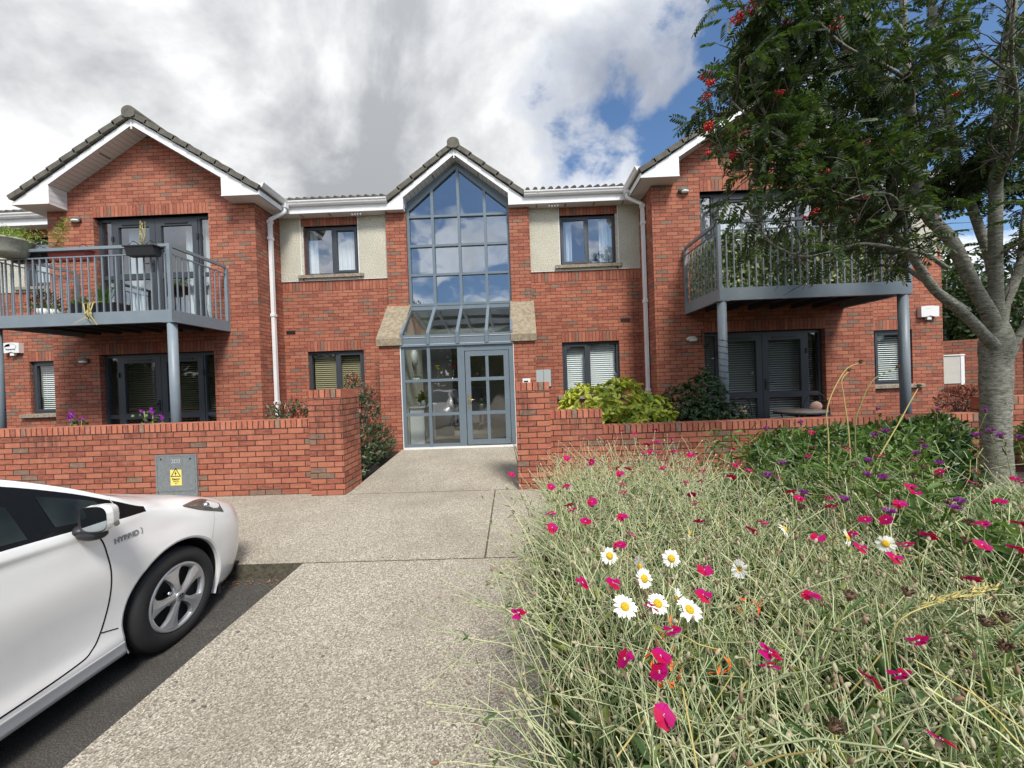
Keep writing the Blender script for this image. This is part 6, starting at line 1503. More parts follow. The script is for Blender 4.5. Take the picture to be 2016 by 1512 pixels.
tree_far('background_tree', 'second dark tree crown at the right edge behind the trunk', 16.6, 12.0, 4.6, 2.6, 8000, 62, .17)
tree_far('background_tree', 'pale fronded tree top between the rowan limbs at the right edge', 19.5, 18.0, 6.3, 2.6, 5000, 66, .2, 'leaf_mid')
for k, (x, y, h, r) in enumerate(((-9.0, -15, 8.5, 4.2), (-2.6, -20, 6.0, 3.6), (10, -15, 8, 4.2), (-18, -15, 9, 4.5))):
    tree_far('street_tree', ['tall tree across the road reflected in the glazed gable', 'low tree across the road reflected in the porch glass', 'broad tree across the lawn behind the camera', 'large tree far across the road behind the car'][k], x, y, h, r, 3500, 70 + k, .32)

rng = np.random.default_rng(81); l = LF(); bl = [(x, -24 + rng.normal() * 1.5, 1.6 + rng.random() * 1.5, 3.2, 2.0, 2.4 + rng.random() * 1.5) for x in np.arange(-44, 46, 3.6)]
P, N = blob_points(26000, bl, rng, .6); l.leaves(P, rdir(26000, rng), N + .7 * rng.normal(size=(26000, 3)), .65, .4); o = l.build('far_hedge', 'leaf_far'); o['kind'] = 'stuff'; o['label'] = 'long belt of trees and bushes across the road behind the camera'
# ------------------------------------------------------------------ the rowan
RO = thing('rowan_tree', 'rowan tree with pale grey bark and red berry clusters on the right', 'tree', (5.72, 4.7, 0))
def cat_path(P, n=5):
    P = [Vector(p) for p in P]; out = []
    for i in range(len(P) - 1):
        p0, p1, p2, p3 = P[max(i - 1, 0)], P[i], P[i + 1], P[min(i + 2, len(P) - 1)]
        for k in range(n):
            f = k / n; out.append(0.5 * ((2 * p1) + (-p0 + p2) * f + (2 * p0 - 5 * p1 + 4 * p2 - p3) * f * f + (-p0 + 3 * p1 - 3 * p2 + p3) * f ** 3))
    out.append(P[-1]); return out
LIMBS = [  # (points, base radius, tip radius, leaf density start fraction)
 ([(5.70,4.65,1.60),(5.50,4.6,1.76),(5.213,4.55,2.014),(4.766,4.45,2.302),(4.446,4.35,2.629),(4.184,4.3,2.93),(3.773,4.2,3.235),(3.471,4.15,3.52),(3.174,4.1,3.771),(2.97,4.1,4.019),(2.701,4.0,4.25),(2.45,3.9,4.6)], .095, .014, .45),
 ([(5.72,4.7,1.70),(5.62,4.65,2.0),(5.367,4.6,2.374),(5.006,4.5,2.887),(4.75,4.5,3.183),(4.523,4.4,3.609),(4.533,4.4,4.005),(4.386,4.3,4.336),(4.369,4.3,4.724),(4.353,4.3,5.166),(4.339,4.3,5.9)], .125, .03, .5),
 ([(4.40,4.3,4.45),(4.25,4.25,4.50),(4.024,4.2,4.551),(3.671,4.1,4.647),(3.383,4.0,4.785),(3.208,3.9,5.006),(3.191,3.9,5.5)], .055, .015, .3),
 ([(5.77,4.72,1.75),(5.80,4.75,2.1),(5.874,4.8,2.404),(5.86,4.85,2.8),(5.80,4.9,3.186),(5.60,4.9,3.827),(5.377,4.8,4.405),(5.27,4.8,4.964),(5.223,4.8,5.521),(5.18,4.8,6.3)], .10, .03, .5),
 ([(5.75,4.68,1.75),(5.70,4.66,2.2),(5.636,4.6,2.601),(5.53,4.5,3.271),(5.455,4.4,4.02),(5.526,4.4,4.637),(5.495,4.3,5.109),(5.564,4.3,6.1)], .115, .035, .5),
 ([(5.78,4.68,1.8),(5.862,4.7,2.15),(6.053,4.7,2.593),(6.25,4.8,3.167),(6.40,4.8,3.986),(6.542,4.8,5.4)], .085, .03, .4),
 ([(5.84,4.66,1.50),(5.95,4.63,1.80),(6.15,4.5,2.20),(6.5,4.4,2.60),(7.0,4.3,3.1)], .075, .02, .3),
 ([(4.97,4.5,2.55),(4.60,4.35,2.66),(4.295,4.2,2.67),(3.581,4.0,2.709),(3.19,3.9,2.614),(2.814,3.8,2.546),(2.457,3.7,2.649),(2.257,3.6,2.809),(2.12,3.55,2.98)], .028, .006, .25),
 ([(4.184,4.3,2.93),(3.90,4.2,3.08),(3.63,4.1,3.168),(3.104,3.9,3.123),(2.882,3.8,3.209),(2.667,3.7,3.312),(2.32,3.6,3.367),(2.05,3.55,3.5)], .026, .006, .15),
 ([(4.45,4.4,3.58),(4.0,4.3,3.56),(3.675,4.2,3.565),(3.169,4.1,3.612),(2.84,4.0,3.726),(2.577,3.9,3.98),(2.437,3.9,4.34),(2.40,3.85,4.7)], .036, .008, .1),
 ([(4.532,4.4,3.95),(4.2,4.35,4.05),(3.998,4.3,4.188),(3.846,4.3,4.638),(3.64,4.3,5.146)], .035, .012, .1),
 ([(3.80,4.2,3.22),(3.3,3.95,3.35),(2.7,3.7,3.55),(2.2,3.6,3.8),(1.98,3.6,4.05)], .022, .005, .1),
 ([(4.35,4.35,2.70),(4.0,4.0,2.95),(3.6,3.7,3.05),(3.2,3.5,3.0),(2.9,3.4,2.9)], .020, .005, .1),
 ([(4.42,4.3,4.3),(4.1,4.0,4.3),(3.6,3.7,4.25),(3.1,3.6,4.4),(2.7,3.5,4.65),(2.4,3.45,4.95)], .026, .006, .1),
 ([(5.50,4.5,3.4),(5.2,4.1,3.6),(4.9,3.8,3.9),(4.6,3.6,4.3),(4.4,3.4,4.7)], .034, .008, .2),
 ([(5.46,4.4,4.1),(5.1,4.0,4.2),(4.7,3.7,4.15),(4.2,3.5,4.2)], .026, .007, .2),
 ([(5.64,4.6,2.7),(5.5,4.1,2.8),(5.2,3.7,2.85),(5.0,3.5,2.8)], .022, .006, .3),
 ([(6.1,4.72,2.8),(5.9,4.2,3.1),(5.75,3.8,3.3),(5.6,3.5,3.35)], .028, .006, .3),
 ([(5.38,4.8,4.4),(5.0,4.9,4.6),(4.7,5.0,5.0)], .03, .01, .2),
 ([(6.35,4.8,3.7),(6.0,4.5,4.0),(5.9,4.2,4.5),(5.8,4.0,5.0)], .03, .01, .2),
 ([(5.25,4.55,2.05),(5.0,4.7,2.4),(4.7,4.85,2.8),(4.55,4.9,3.2),(4.4,5.0,3.6)], .04, .01, .4),
 ([(6.15,4.5,2.2),(5.95,4.1,2.3),(5.8,3.8,2.35),(5.6,3.6,2.3)], .018, .005, .3),
 ([(3.47,4.15,3.52),(3.3,4.3,3.9),(3.2,4.4,4.3),(3.1,4.4,4.8)], .026, .008, .1),
 ([(2.97,4.1,4.02),(2.8,4.2,4.4),(2.75,4.2,4.8),(2.7,4.2,5.2)], .02, .006, .1),
]
tk = MB(); tk.tube(cat_path([(5.70,4.7,-.1),(5.703,4.7,.0),(5.712,4.7,.314),(5.716,4.7,.924),(5.735,4.7,1.45),(5.745,4.7,1.68),(5.75,4.7,1.95)], 4), [q * .70 for q in (.245, .225, .212, .205, .200, .197, .194, .192, .190, .188, .187, .187, .187, .188, .189, .190, .195, .202, .210, .215, .212, .20, .17, .14, .11)], 28)
TRK = tk.build('trunk', 'bark', RO)
md = TRK.modifiers.new('lumps', 'DISPLACE'); tx = bpy.data.textures.new('lumps', 'CLOUDS'); tx.noise_scale = 0.22; md.texture = tx; md.strength = 0.03; md.texture_coords = 'GLOBAL'
rng = np.random.default_rng(99); rs = random.Random(99)
TW = MB(); leafP, leafD = [], []
def add_twigs(path, f0, every, lmin, lmax, depth=0):
    acc = 0
    for i in range(1, len(path)):
        seg = path[i] - path[i - 1]; acc += seg.length; f = i / len(path)
        if f < f0: continue
        while acc > every:
            acc -= every; d = seg.normalized(); r_ = Vector(rdir(1, rng)[0]); r_ = (r_ - d * r_.dot(d)).normalized(); dd = (d * .55 + r_ * .9 + Vector((-.05, -.12, .18))).normalized(); ln = lmin + (lmax - lmin) * rs.random(); p = path[i - 1].lerp(path[i], rs.random()); pts = [p]; N = 4
            for k in range(N): dd = (dd + Vector(rng.normal(size=3)) * .13 + Vector((0, 0, .03))).normalized(); pts.append(pts[-1] + dd * ln / N)
            TW.tube(pts, [.0065 - .001 * depth, .0055 - .001 * depth, .0045 - .001 * depth, .0035 - .0007 * depth, .0025 - .0005 * depth], 4, caps=False)
            nl = 3 if depth else 2
            for k in range(1, N + 1):
                for q in range(nl if k >= 2 else 1):
                    a = Vector(rng.normal(size=3)); leafP.append(pts[k]); leafD.append((dd * .5 + a.normalized() * .9 + Vector((0, 0, -.05))).normalized())
            if depth < 1: add_twigs(pts, .3, .16, .14, .30, depth + 1)
for li, (P, ra, rb, f0) in enumerate(LIMBS):
    path = cat_path(P, 5); n = len(path); m = MB(); ra *= .66 if ra > .05 else .9
    m.tube(path, [ra + (rb - ra) * (i / (n - 1)) ** .8 for i in range(n)], 14 if ra > .05 else 8)
    o = m.build('limb', 'bark', RO)
    if ra > .05: md = o.modifiers.new('lumps', 'DISPLACE'); md.texture = tx; md.strength = 0.014; md.texture_coords = 'GLOBAL'
    add_twigs(path, f0, .085, .22, .52)
TW.build('twigs', 'twig', RO)
LP = np.array(leafP); LD = np.array(leafD); print('rowan leaves', len(LP))
# drop leaves that would hang right over the camera's line to the gables' left or inside the house
keep = (LP[:, 1] < 5.6) & (LP[:, 2] > 2.35) & (LP[:, 0] > 1.9 + 0.12 * np.sin(LP[:, 2] * 9))
u_ = rng.random(len(LP)); keep &= ~((LP[:, 2] < 3.25) & (u_ < .6)); keep &= LP[:, 2] > 2.5; keep &= ~((LP[:, 0] > 4.0) & (LP[:, 1] < 4.6) & (u_ < .78)); keep &= ~((LP[:, 0] > 3.3) & (LP[:, 0] <= 4.0) & (u_ > .8)); keep &= ~((LP[:, 0] > 3.4) & (LP[:, 2] < 3.0) & (u_ < .7))
LP, LD = LP[keep], LD[keep]
print('kept', len(LP))
if len(LP) > 3500: s_i = rng.choice(len(LP), 3500, replace=False); LP, LD = LP[s_i], LD[s_i]
def pinnate(l, P, D, rng, L=.205, pairs=7):
    n = len(P); Lr = L * (.75 + .45 * rng.random(n)); D = D.copy(); D[:, 2] -= .15; D /= np.linalg.norm(D, axis=1, keepdims=True)
    up = np.array([0, 0, 1.]) + .45 * rng.normal(size=(n, 3)); S = np.cross(D, up); S /= np.linalg.norm(S, axis=1, keepdims=True); U = np.cross(S, D)
    def at(f): return P + D * (Lr * f)[:, None] - U * (Lr * .28 * f * f)[:, None]
    # rachis as a thin ribbon
    w = .0016
    for a, b_ in ((0, .5), (.5, 1.)):
        A, C = at(a), at(b_); V_ = np.stack([A - S * w, A + S * w, C + S * w, C - S * w], 1).reshape(-1, 3); l.add(V_, np.arange(n)[:, None] * 4 + np.array([[0, 1, 2, 3]]))
    for k in range(pairs):
        f = .24 + .70 * k / (pairs - 1); B_ = at(f); ll = Lr * .31 * (1 - .30 * abs(f - .6)); Tn = D - U * (.55 * f)
        for sg in (-1, 1):
            dv = S * sg * .92 + Tn * .42 - U * (.12 + .2 * rng.random((n, 1))); l.leaves(B_, dv, U + .15 * rng.normal(size=(n, 3)), ll, ll * .38, curl=.18, fold=.10)
    l.leaves(at(1.), D - U * .5, U, Lr * .25, Lr * .085)
l = LF(); pinnate(l, LP, LD, rng); l.build('crown', 'leaf_rowan', RO)
def berries(c, n, r):
    m = MB(); tw = MB()
    for k in range(n):
        d = rdir(1, rng)[0] * np.array([r, r, r * .75]) * rs.random() ** .4; p = (c[0] + d[0], c[1] + d[1], c[2] + d[2]); m.sphere(p, .0095, n=7)
        if k % 2 == 0: tw.tube([(c[0], c[1], c[2] + r * .8), p], .0014, 3, caps=False)
    bo = m.build('berry_cluster', 'berry', RO); tw.build('stalk', 'twig', bo)
for c, n, r in (((2.9,3.6,3.25),26,.05),((2.45,3.55,3.95),30,.055),((3.0,3.55,4.55),30,.06),((4.1,3.6,3.9),24,.05),((2.317,3.6,4.80),60,.085),((2.137,3.6,4.70),44,.06),((1.83,3.6,4.184),36,.05),((1.86,3.58,4.11),34,.045),((1.842,3.6,3.716),46,.055),((2.03,3.6,3.45),44,.055),((1.835,3.6,3.473),18,.04),((3.862,4.0,3.618),30,.05),((3.70,4.0,3.677),16,.07),((3.343,3.7,3.063),22,.05),((2.864,3.7,2.939),26,.045),((2.565,3.6,4.63),14,.05),((1.831,3.6,4.0),14,.04),((2.78,3.7,2.88),10,.03),((3.45,3.8,3.60),9,.04)): berries(c, n, r)
# ------------------------------------------------------------------ the wild flower bed
MAG = [(0.29,2.47,0.9),(-0.06,2.23,0.89),(0.85,3.23,0.95),(0.8,3.15,0.94),(0.92,3.12,0.95),(1.14,3.26,0.95),(0.64,2.84,0.92),(0.89,2.73,0.92),(1.01,2.85,0.92),(0.96,2.88,0.92),(1.14,2.87,0.93),(0.85,2.54,0.91),(0.88,2.48,0.91),(0.8,2.5,0.91),(0.44,2.32,0.9),(0.42,2.36,0.9),(0.56,2.2,0.89),(0.53,2.07,0.89),(0.59,2.16,0.89),(0.87,2.31,0.9),(0.8,2.15,0.89),(1.0,2.52,0.91),(0.91,2.11,0.89),(1.06,2.4,0.91),(0.97,2.05,0.89),(0.9,1.91,0.88),(0.8,1.88,0.88),(0.09,1.93,0.88),(0.14,1.89,0.88),(0.19,1.87,0.88),(0.01,1.85,0.88),(0.48,1.88,0.88),(0.31,1.69,0.87),(0.34,1.66,0.87),(0.1,1.62,0.87),(0.12,1.56,0.86),(0.35,1.54,0.86),(0.39,1.51,0.86),(0.21,1.57,0.87),(0.72,1.6,0.87),(1.18,2.13,0.9),(1.04,1.93,0.89),(1.19,2.04,0.89),(1.38,2.54,0.91),(0.32,1.27,0.85),(0.1,1.43,0.86),(0.0,1.47,0.86),(2.14,2.86,0.95),(2.06,2.23,0.9),(1.24,1.88,0.89),(2.23,1.94,0.89),(2.0,1.74,0.88),(1.17,1.68,0.88),(1.28,1.62,0.87),(1.21,1.51,0.87),(1.49,1.54,0.87),(1.71,1.72,0.88),(0.98,1.29,0.85),(1.24,1.4,0.86),(1.33,1.41,0.86),(1.2,1.21,0.85),(1.41,1.21,0.85),(1.57,1.33,0.86),(1.69,1.33,0.86),(1.86,1.52,0.87),(1.1,1.17,0.84),(1.16,1.63,0.87),(0.87,1.4,0.86),(1.33,1.28,0.85)]
MAGB = [(-0.02,0.96,0.82),(0.04,0.94,0.82),(0.16,0.9,0.82),(0.15,1.09,0.83),(0.24,1.08,0.83),(0.31,0.97,0.82),(0.52,1.12,0.84),(0.46,1.01,0.83),(0.22,0.82,0.81),(0.28,0.82,0.81),(0.28,0.79,0.8),(0.34,0.88,0.82),(0.24,0.71,0.79),(0.08,0.66,0.78),(0.01,0.84,0.81),(-0.06,0.79,0.8),(0.73,0.99,0.83),(0.66,0.76,0.8),(0.74,0.76,0.8),(0.86,0.84,0.81),(0.68,0.65,0.78),(1.2,1.04,0.83)]
DAISY = [(0.6,1.4,0.86),(0.47,1.23,0.85),(0.36,1.2,0.84),(0.35,1.13,0.84),(0.28,1.26,0.85),(0.26,1.01,0.83),(0.35,1.02,0.83),(0.41,1.04,0.83),(0.42,0.99,0.83),(0.65,1.17,0.84),(0.95,1.41,0.86),(1.1,1.32,0.86),(1.2,1.29,0.85)]
KNAP = [(4.11,4.48,0.95),(4.44,4.15,0.95),(2.54,3.5,0.95),(2.71,2.89,0.95),(2.51,2.76,0.94),(3.07,2.63,0.94),(3.31,2.75,0.95),(3.2,2.6,0.94),(3.26,2.56,0.93),(1.48,2.2,0.9),(1.27,2.0,0.89),(1.98,2.22,0.9),(2.34,2.31,0.91),(2.24,2.09,0.9),(2.52,2.44,0.92),(1.74,1.95,0.89),(1.76,1.89,0.89),(1.24,1.72,0.88),(1.36,1.65,0.87),(1.77,1.58,0.87),(1.66,1.5,0.87),(1.4,1.49,0.87),(2.04,3.21,0.95),(4.71,3.95,0.95)]
BROWN = [(3.63,3.92,0.95),(2.88,3.4,0.95),(2.21,2.44,0.91),(2.65,2.58,0.93),(1.83,2.15,0.9),(2.1,2.04,0.9),(1.8,1.96,0.89),(1.94,1.93,0.89),(1.91,2.53,0.92),(2.12,2.56,0.92),(2.03,1.9,0.89),(1.74,1.59,0.87),(1.53,1.67,0.88),(1.14,1.59,0.87),(1.45,1.28,0.85),(1.34,1.32,0.86),(1.6,1.4,0.86),(1.08,0.92,0.82),(1.14,0.93,0.82),(1.04,0.85,0.81),(1.01,1.03,0.83),(0.85,1.02,0.83),(0.54,0.69,0.79)]

def grow_campion(seed, h=.85, flower=True, heads=True):
    """one silvery branching rose campion; local origin at the root, its main tip at height h"""
    rs = random.Random(seed); rng = np.random.default_rng(seed); st = MB(); bd = MB(); lf = LF(); fl = []
    tips = []
    def branch(p, d, ln, r, lev):
        pts = [p]; N = 3
        for k in range(N): d = (d + Vector(rng.normal(size=3)) * .12 + Vector((0, 0, .035))).normalized(); pts.append(pts[-1] + d * ln / N)
        st.tube(pts, [r, r * .95, r * .9, r * .85], 5 if r > .0018 else 4, caps=False); e = pts[-1]
        if lev < 3 and not (lev == 2 and rs.random() < .55):
            # swollen joint with a pair of narrow leaves
            st.tube([e - d * .006, e, e + d * .006], [r * .9, r * 1.7, r * .9], 5, caps=False)
            for s_ in (-1, 1):
                a = d.orthogonal().normalized(); a = Matrix.Rotation(rs.random() * 6.28, 3, d) @ a * s_; lf.leaves([e], [a * .8 + d * .6], [d], .035 + .035 * rs.random(), .010)
            k0 = rs.random() * 6.28; nb = 2 if rs.random() < .7 else 3
            for k in range(nb):
                a = d.orthogonal().normalized(); a = Matrix.Rotation(k0 + k * 6.283 / nb, 3, d) @ a; spread = .52 + .32 * rs.random(); branch(e, (d + a * spread).normalized(), ln * (.58 + .35 * rs.random()), r * .74, lev + 1)
        else: tips.append((e, d))
    for k in range(5):
        a = rs.random() * 6.283; le = .10 + .22 * rs.random() if k else .03; d = Vector((math.cos(a) * le, math.sin(a) * le, 1)).normalized(); branch(Vector((math.cos(a) * .03, math.sin(a) * .03, 0)), d, h * (.42 + .1 * rs.random()), .0043, 0)
    zm = max(t_[0].z for t_ in tips); kk = h / zm
    for mb in (st,): mb.v = [(x * kk, y * kk, z * kk) for x, y, z in mb.v]
    for i in range(len(lf.V)): lf.V[i] = lf.V[i] * kk
    tips = [(e * kk, d) for e, d in tips]; tips.sort(key=lambda t_: -t_[0].z)
    # basal and stem leaves
    n = 46; a = rng.random(n) * 6.283; z = rng.random(n) ** 1.5 * h * .55; P = np.stack([.05 * np.cos(a), .05 * np.sin(a), z], 1); D = np.stack([np.cos(a), np.sin(a), .3 + rng.random(n)], 1); lf.leaves(P, D, np.tile([0, 0, 1.], (n, 1)) + .3 * rng.normal(size=(n, 3)), .07 + .06 * rng.random(n), .022, curl=.25)
    for i, (e, d) in enumerate(tips):
        if flower and i < 1: fl.append((e, d)); continue
        if rs.random() < .3: continue
        c = e + d * .007; a_ = .0036 + .0016 * rs.random(); bd.v_len = len(bd.v)
        # ribbed ovoid calyx with little teeth
        pts = [e - d * .002, e + d * .004, e + d * .011, e + d * .018]; bd.tube(pts, [.0016, a_, a_ * .95, a_ * .45], 6)
    return st, bd, lf, fl
def flower_mesh(seed, R=.0212):
    rng = np.random.default_rng(seed); l = LF(); a = np.arange(5) * 2 * math.pi / 5 + .2; D = np.stack([np.cos(a), np.sin(a), .12 + .15 * rng.normal(size=5)], 1); V_, F_ = [], []
    for k in range(5):
        d = D[k] / np.linalg.norm(D[k]); s_ = np.cross([0, 0, 1.], d); s_ /= np.linalg.norm(s_); u = np.cross(d, s_); w = R * 1.02; z = .0012 * k
        # broad, almost overlapping wedge petals with a shallow notch
        pts = [(0.0, 0), (.30, .34), (.78, .60), (1.0, .42), (.93, 0), (1.0, -.42), (.78, -.60), (.30, -.34)]
        q = np.array([d * R * r + s_ * w * t_ + u * (z - R * .22 * max(0, r - .5) + .12 * R * abs(t_)) for r, t_ in pts]); i = len(V_) * 8; V_.append(q); F_ += [[i, i + 1, i + 2, i + 3], [i, i + 3, i + 4, i + 5], [i, i + 5, i + 6, i + 7]]
    l.add(np.concatenate(V_), np.array(F_)); return l
def place_on(o, tip, d):
    q = d.to_track_quat('Z', 'Y'); o.matrix_basis = Matrix.Translation(tip) @ q.to_matrix().to_4x4()
FM = [flower_mesh(s_).mesh('flower', ['petal_magenta']) for s_ in range(4)]
for me in FM:
    for p in me.polygons: p.use_smooth = True
eye = MB(); 
for k in range(5): a = k * 1.2566; eye.tube([(0, 0, .001), (.0028 * math.cos(a), .0028 * math.sin(a), .004)], .0007, 4)
EYE = eye.mesh('eye', ['petal_white'])
cal = MB(); cal.tube([(0, 0, -.018), (0, 0, -.013), (0, 0, -.005), (0, 0, .001)], [.0015, .0055, .005, .0028], 7); CAL = cal.mesh('calyx', ['bud'])
PROT = []
for v_ in range(9):
    st, bd, lf, fl = grow_campion(400 + v_); 
    PROT.append((st.mesh('stems', ['stem_silver']), bd.mesh('seed_heads', ['bud']), lf.mesh('leaves', ['leaf_silver']), fl))
PROTN = []
for v_ in range(7):
    st, bd, lf, fl = grow_campion(500 + v_, flower=False); PROTN.append((st.mesh('stems', ['stem_silver']), bd.mesh('seed_heads', ['bud']), lf.mesh('leaves', ['leaf_silver']), fl))
rs = random.Random(12)
def where(x, y):
    if x < .32: s_ = 'leaning over the edge of the footpath'
    elif y > 2.6: s_ = 'at the back of the bed near the brick wall'
    elif y > 1.5: s_ = 'in the middle of the flower bed'
    else: s_ = 'at the front of the flower bed'
    return s_
def campion(x, y, z, prot, flowering, lean=None, up_bias=0):
    st, bd, lf, fl = prot; k = z / .85 if flowering else z / .85
    rz = rs.random() * 6.283; t = thing('rose_campion', ('silver stemmed campion in magenta flower ' if flowering else 'silver stemmed campion gone to seed ') + where(x, y), 'flower', (x, y, 0), 'rose campions in the flower bed')
    for me in (st, bd, lf):
        o = link(me.name.split('.')[0], me, t); o.matrix_parent_inverse = Matrix.Identity(4)
        if me is not st: o['kind'] = 'stuff'
    if flowering:
        tip, d = fl[0]; face = (d + Vector((rs.uniform(-.5, .5), rs.uniform(-1.0, -.35), .6))).normalized(); o = link('flower', rs.choice(FM), t); o.matrix_parent_inverse = Matrix.Identity(4); place_on(o, tip + face * .018, face); e = link('eye', EYE, o); c = link('calyx', CAL, o)
        base = Vector(tip); R = Matrix.Rotation(rz, 3, 'Z'); off = (R @ base) * k; t.location = (x - off.x, y - off.y, 0.01); t.rotation_euler = (0, 0, rz); t.scale = (k, k, k)
        if t.location.x < .20 and off.length > .05:      # root inside the bed, lean the plant over the path instead
            dx = .20 + .1 * rs.random() - t.location.x; t.location.x += dx; t.rotation_euler = (0, -math.atan2(dx, z), rz)
            kk = math.hypot(dx, z) / z; t.scale = (k * kk,) * 3
    else: t.rotation_euler = (rs.uniform(-.1, .1), rs.uniform(-.1, .1), rz); t.scale = (k, k, k); t.location = (x, y, .01)
    return t
EXTRA = []
for k in range(18):
    y = 1.0 + 2.6 * rs.random(); EXTRA.append((.35 + (.3 + 1.15 * y) * rs.random(), y, .80 + .12 * rs.random()))
for i, (x, y, z) in enumerate(MAG + MAGB + EXTRA): campion(x, y, z, PROT[i % 9], True)
# seed-bearing plants fill the bed between them
cnt = 0
for i in range(900):
    y = .62 + 3.1 * rs.random() ** 1.15; xm = .30 + 0 * y; xr = min(3.6, .75 + 1.35 * y); x = xm + (xr - xm) * rs.random()
    if y > 2.7 and x > 1.9: continue
    if x > 2.3 and rs.random() < .45: continue
    h = .62 + .25 * rs.random()
    if y < 1.0: h = .52 + .24 * rs.random()
    campion(x, y, h, PROTN[i % 7], False); cnt += 1
    if cnt > 150: break
for y in np.arange(.8, 3.0, .11): campion(.26 + .08 * rs.random(), y, .55 + .2 * rs.random(), PROTN[int(y * 50) % 7], False).rotation_euler[1] = -.22 - .18 * rs.random()

# daisies
def petals(n, R, w, mat_seed, droop):
    rng = np.random.default_rng(mat_seed); l = LF(); a = np.arange(n) * 2 * math.pi / n + .06 * rng.normal(size=n); D = np.stack([np.cos(a), np.sin(a), -droop + .12 * rng.normal(size=n)], 1)
    B_ = np.stack([.007 * np.cos(a), .007 * np.sin(a), 0 * a], 1); l.leaves(B_, D, np.tile([0, 0, 1.], (n, 1)) + .1 * rng.normal(size=(n, 3)), R * (.85 + .2 * rng.random(n)), w, curl=.08, fold=.05, k=.5); return l.mesh('petals', ['petal_white'])
PD = [petals(19, .023, .0085, 3, .05), petals(21, .024, .008, 4, .35), petals(17, .026, .009, 5, -.1)]
de = MB(); de.lathe([(.0115, -.001), (.0115, .002), (.009, .0045), (.005, .0062), (.001, .0067)], n=18); DE = de.mesh('daisy_eye', ['daisy_eye'])
DFACE = [(.9, -.35, .1), (-.05, -.85, .45), (-.95, -.25, .1), (.3, -.75, .4), (.1, -.8, .5), (0, -.6, .8), (.05, -.6, .8), (-.6, .3, -.4), (.15, -.55, .8), (.5, .2, -.25), (.8, -.3, .5), (.5, -.5, .2), (-.9, -.4, .5)]
DL_ = ['white daisy seen from the side at the top of the daisy group', 'open white daisy with the largest yellow eye', 'white daisy turned away above a smaller one', 'drooping half closed white daisy below the turned one', 'small ragged white daisy beside a magenta flower', 'open white daisy lowest on the left of the group', 'open white daisy above the orange flowers', 'white daisy showing its back beside the orange flowers', 'white daisy with its eye half hidden at the right of the orange flowers', 'withered white daisy seen from behind further right', 'ragged white daisy near the pavement gap', 'small white daisy with a bright eye on the right of the bed', 'thin petalled white daisy on the right of the bed']
for i, (x, y, z) in enumerate(DAISY):
    f = Vector(DFACE[i]).normalized(); t = thing('daisy', DL_[i], 'flower', (x, y, 0), 'ox-eye daisies in the flower bed'); c = Vector((x, y, z)); m = MB()
    rt = Vector((x + .10 * rs.uniform(-1, 1), y + .12, .02)); m.tube(cat_path([rt, rt.lerp(c, .6) + Vector((.02, .03, .02)), c - f * .04 + Vector((0, 0, -.01)), c - f * .004], 4), .0019, 5); m.build('stem', 'stem_green', t)
    o = link('petals', PD[i % 3], t); o.matrix_basis = Matrix.Translation(c) @ f.to_track_quat('Z', 'Y').to_matrix().to_4x4(); o.matrix_parent_inverse = t.matrix_basis.inverted()
    o = link('eye', DE, t); o.matrix_basis = Matrix.Translation(c) @ f.to_track_quat('Z', 'Y').to_matrix().to_4x4(); o.matrix_parent_inverse = t.matrix_basis.inverted()
# knapweed, in flower and withered
def knap_head(seed, flowering):
    rng = np.random.default_rng(seed); m = MB(); m.sphere((0, 0, .006), .0095, (1, 1, 1.1), 10); l = LF()
    if flowering:
        n = 46; a = rng.random(n) * 6.283; r = rng.random(n); D = np.stack([np.cos(a) * (.3 + r), np.sin(a) * (.3 + r), 1.0 - .55 * r], 1); P = np.stack([.005 * np.cos(a), .005 * np.sin(a), .012 + 0 * a], 1); l.leaves(P, D, rdir(n, rng), .019, .0035)
    else:
        n = 40; D = rdir(n, rng); D[:, 2] = abs(D[:, 2]) * .8; P = D * .008 + np.array([0, 0, .006]); l.leaves(P, D + np.array([0, 0, .35]), rdir(n, rng), .012, .0035)
    return m.mesh('head', ['brown_head']), l.mesh('florets' if flowering else 'bracts', ['petal_purple' if flowering else 'brown_head'])
KH = [knap_head(s_, True) for s_ in range(3)]; KB = [knap_head(s_ + 10, False) for s_ in range(3)]
def knap(x, y, z, heads, flowering, i):
    t = thing('knapweed', ('purple knapweed in flower ' if flowering else 'withered brown knapweed head ') + ('at the right of the bed near the tree trunk' if x > 2.6 else where(x, y)), 'flower', (x, y, 0), 'knapweeds in flower' if flowering else 'withered knapweeds')
    c = Vector((x, y, z)); f = Vector((rs.uniform(-.4, .4), rs.uniform(-.4, .2), 1)).normalized(); rt = Vector((x + rs.uniform(-.22, .22), y + rs.uniform(-.05, .2), .02)); md_ = rt.lerp(c, .55) + Vector((rs.uniform(-.05, .05), 0, .03)); m = MB(); path = cat_path([rt, md_, c - f * .01], 5); m.tube(path, [.0026 - .0010 * k / len(path) for k in range(len(path))], 5)
    l = LF(); rng = np.random.default_rng(i + 900)
    for k in range(2, len(path) - 1):
        d = rdir(1, rng); d[0, 2] = abs(d[0, 2]) * .6 + .2; l.leaves([path[k]], d, rdir(1, rng), .05 + .05 * rs.random(), .009)
    m.build('stem', 'stem_green', t); l.build('leaves', 'leaf_mid', t)
    hd, fr = heads[i % 3]; M_ = Matrix.Translation(c) @ f.to_track_quat('Z', 'Y').to_matrix().to_4x4() @ Matrix.Scale(1.0 if y < 2.5 else 1.3, 4)
    for me in (hd, fr): o = link(me.name.split('.')[0], me, t); o.matrix_basis = M_; o.matrix_parent_inverse = t.matrix_basis.inverted()
for i, (x, y, z) in enumerate(KNAP): knap(x, y, z, KH, True, i)
for i, (x, y, z) in enumerate(BROWN): knap(x, y, z, KB, False, i + 50)
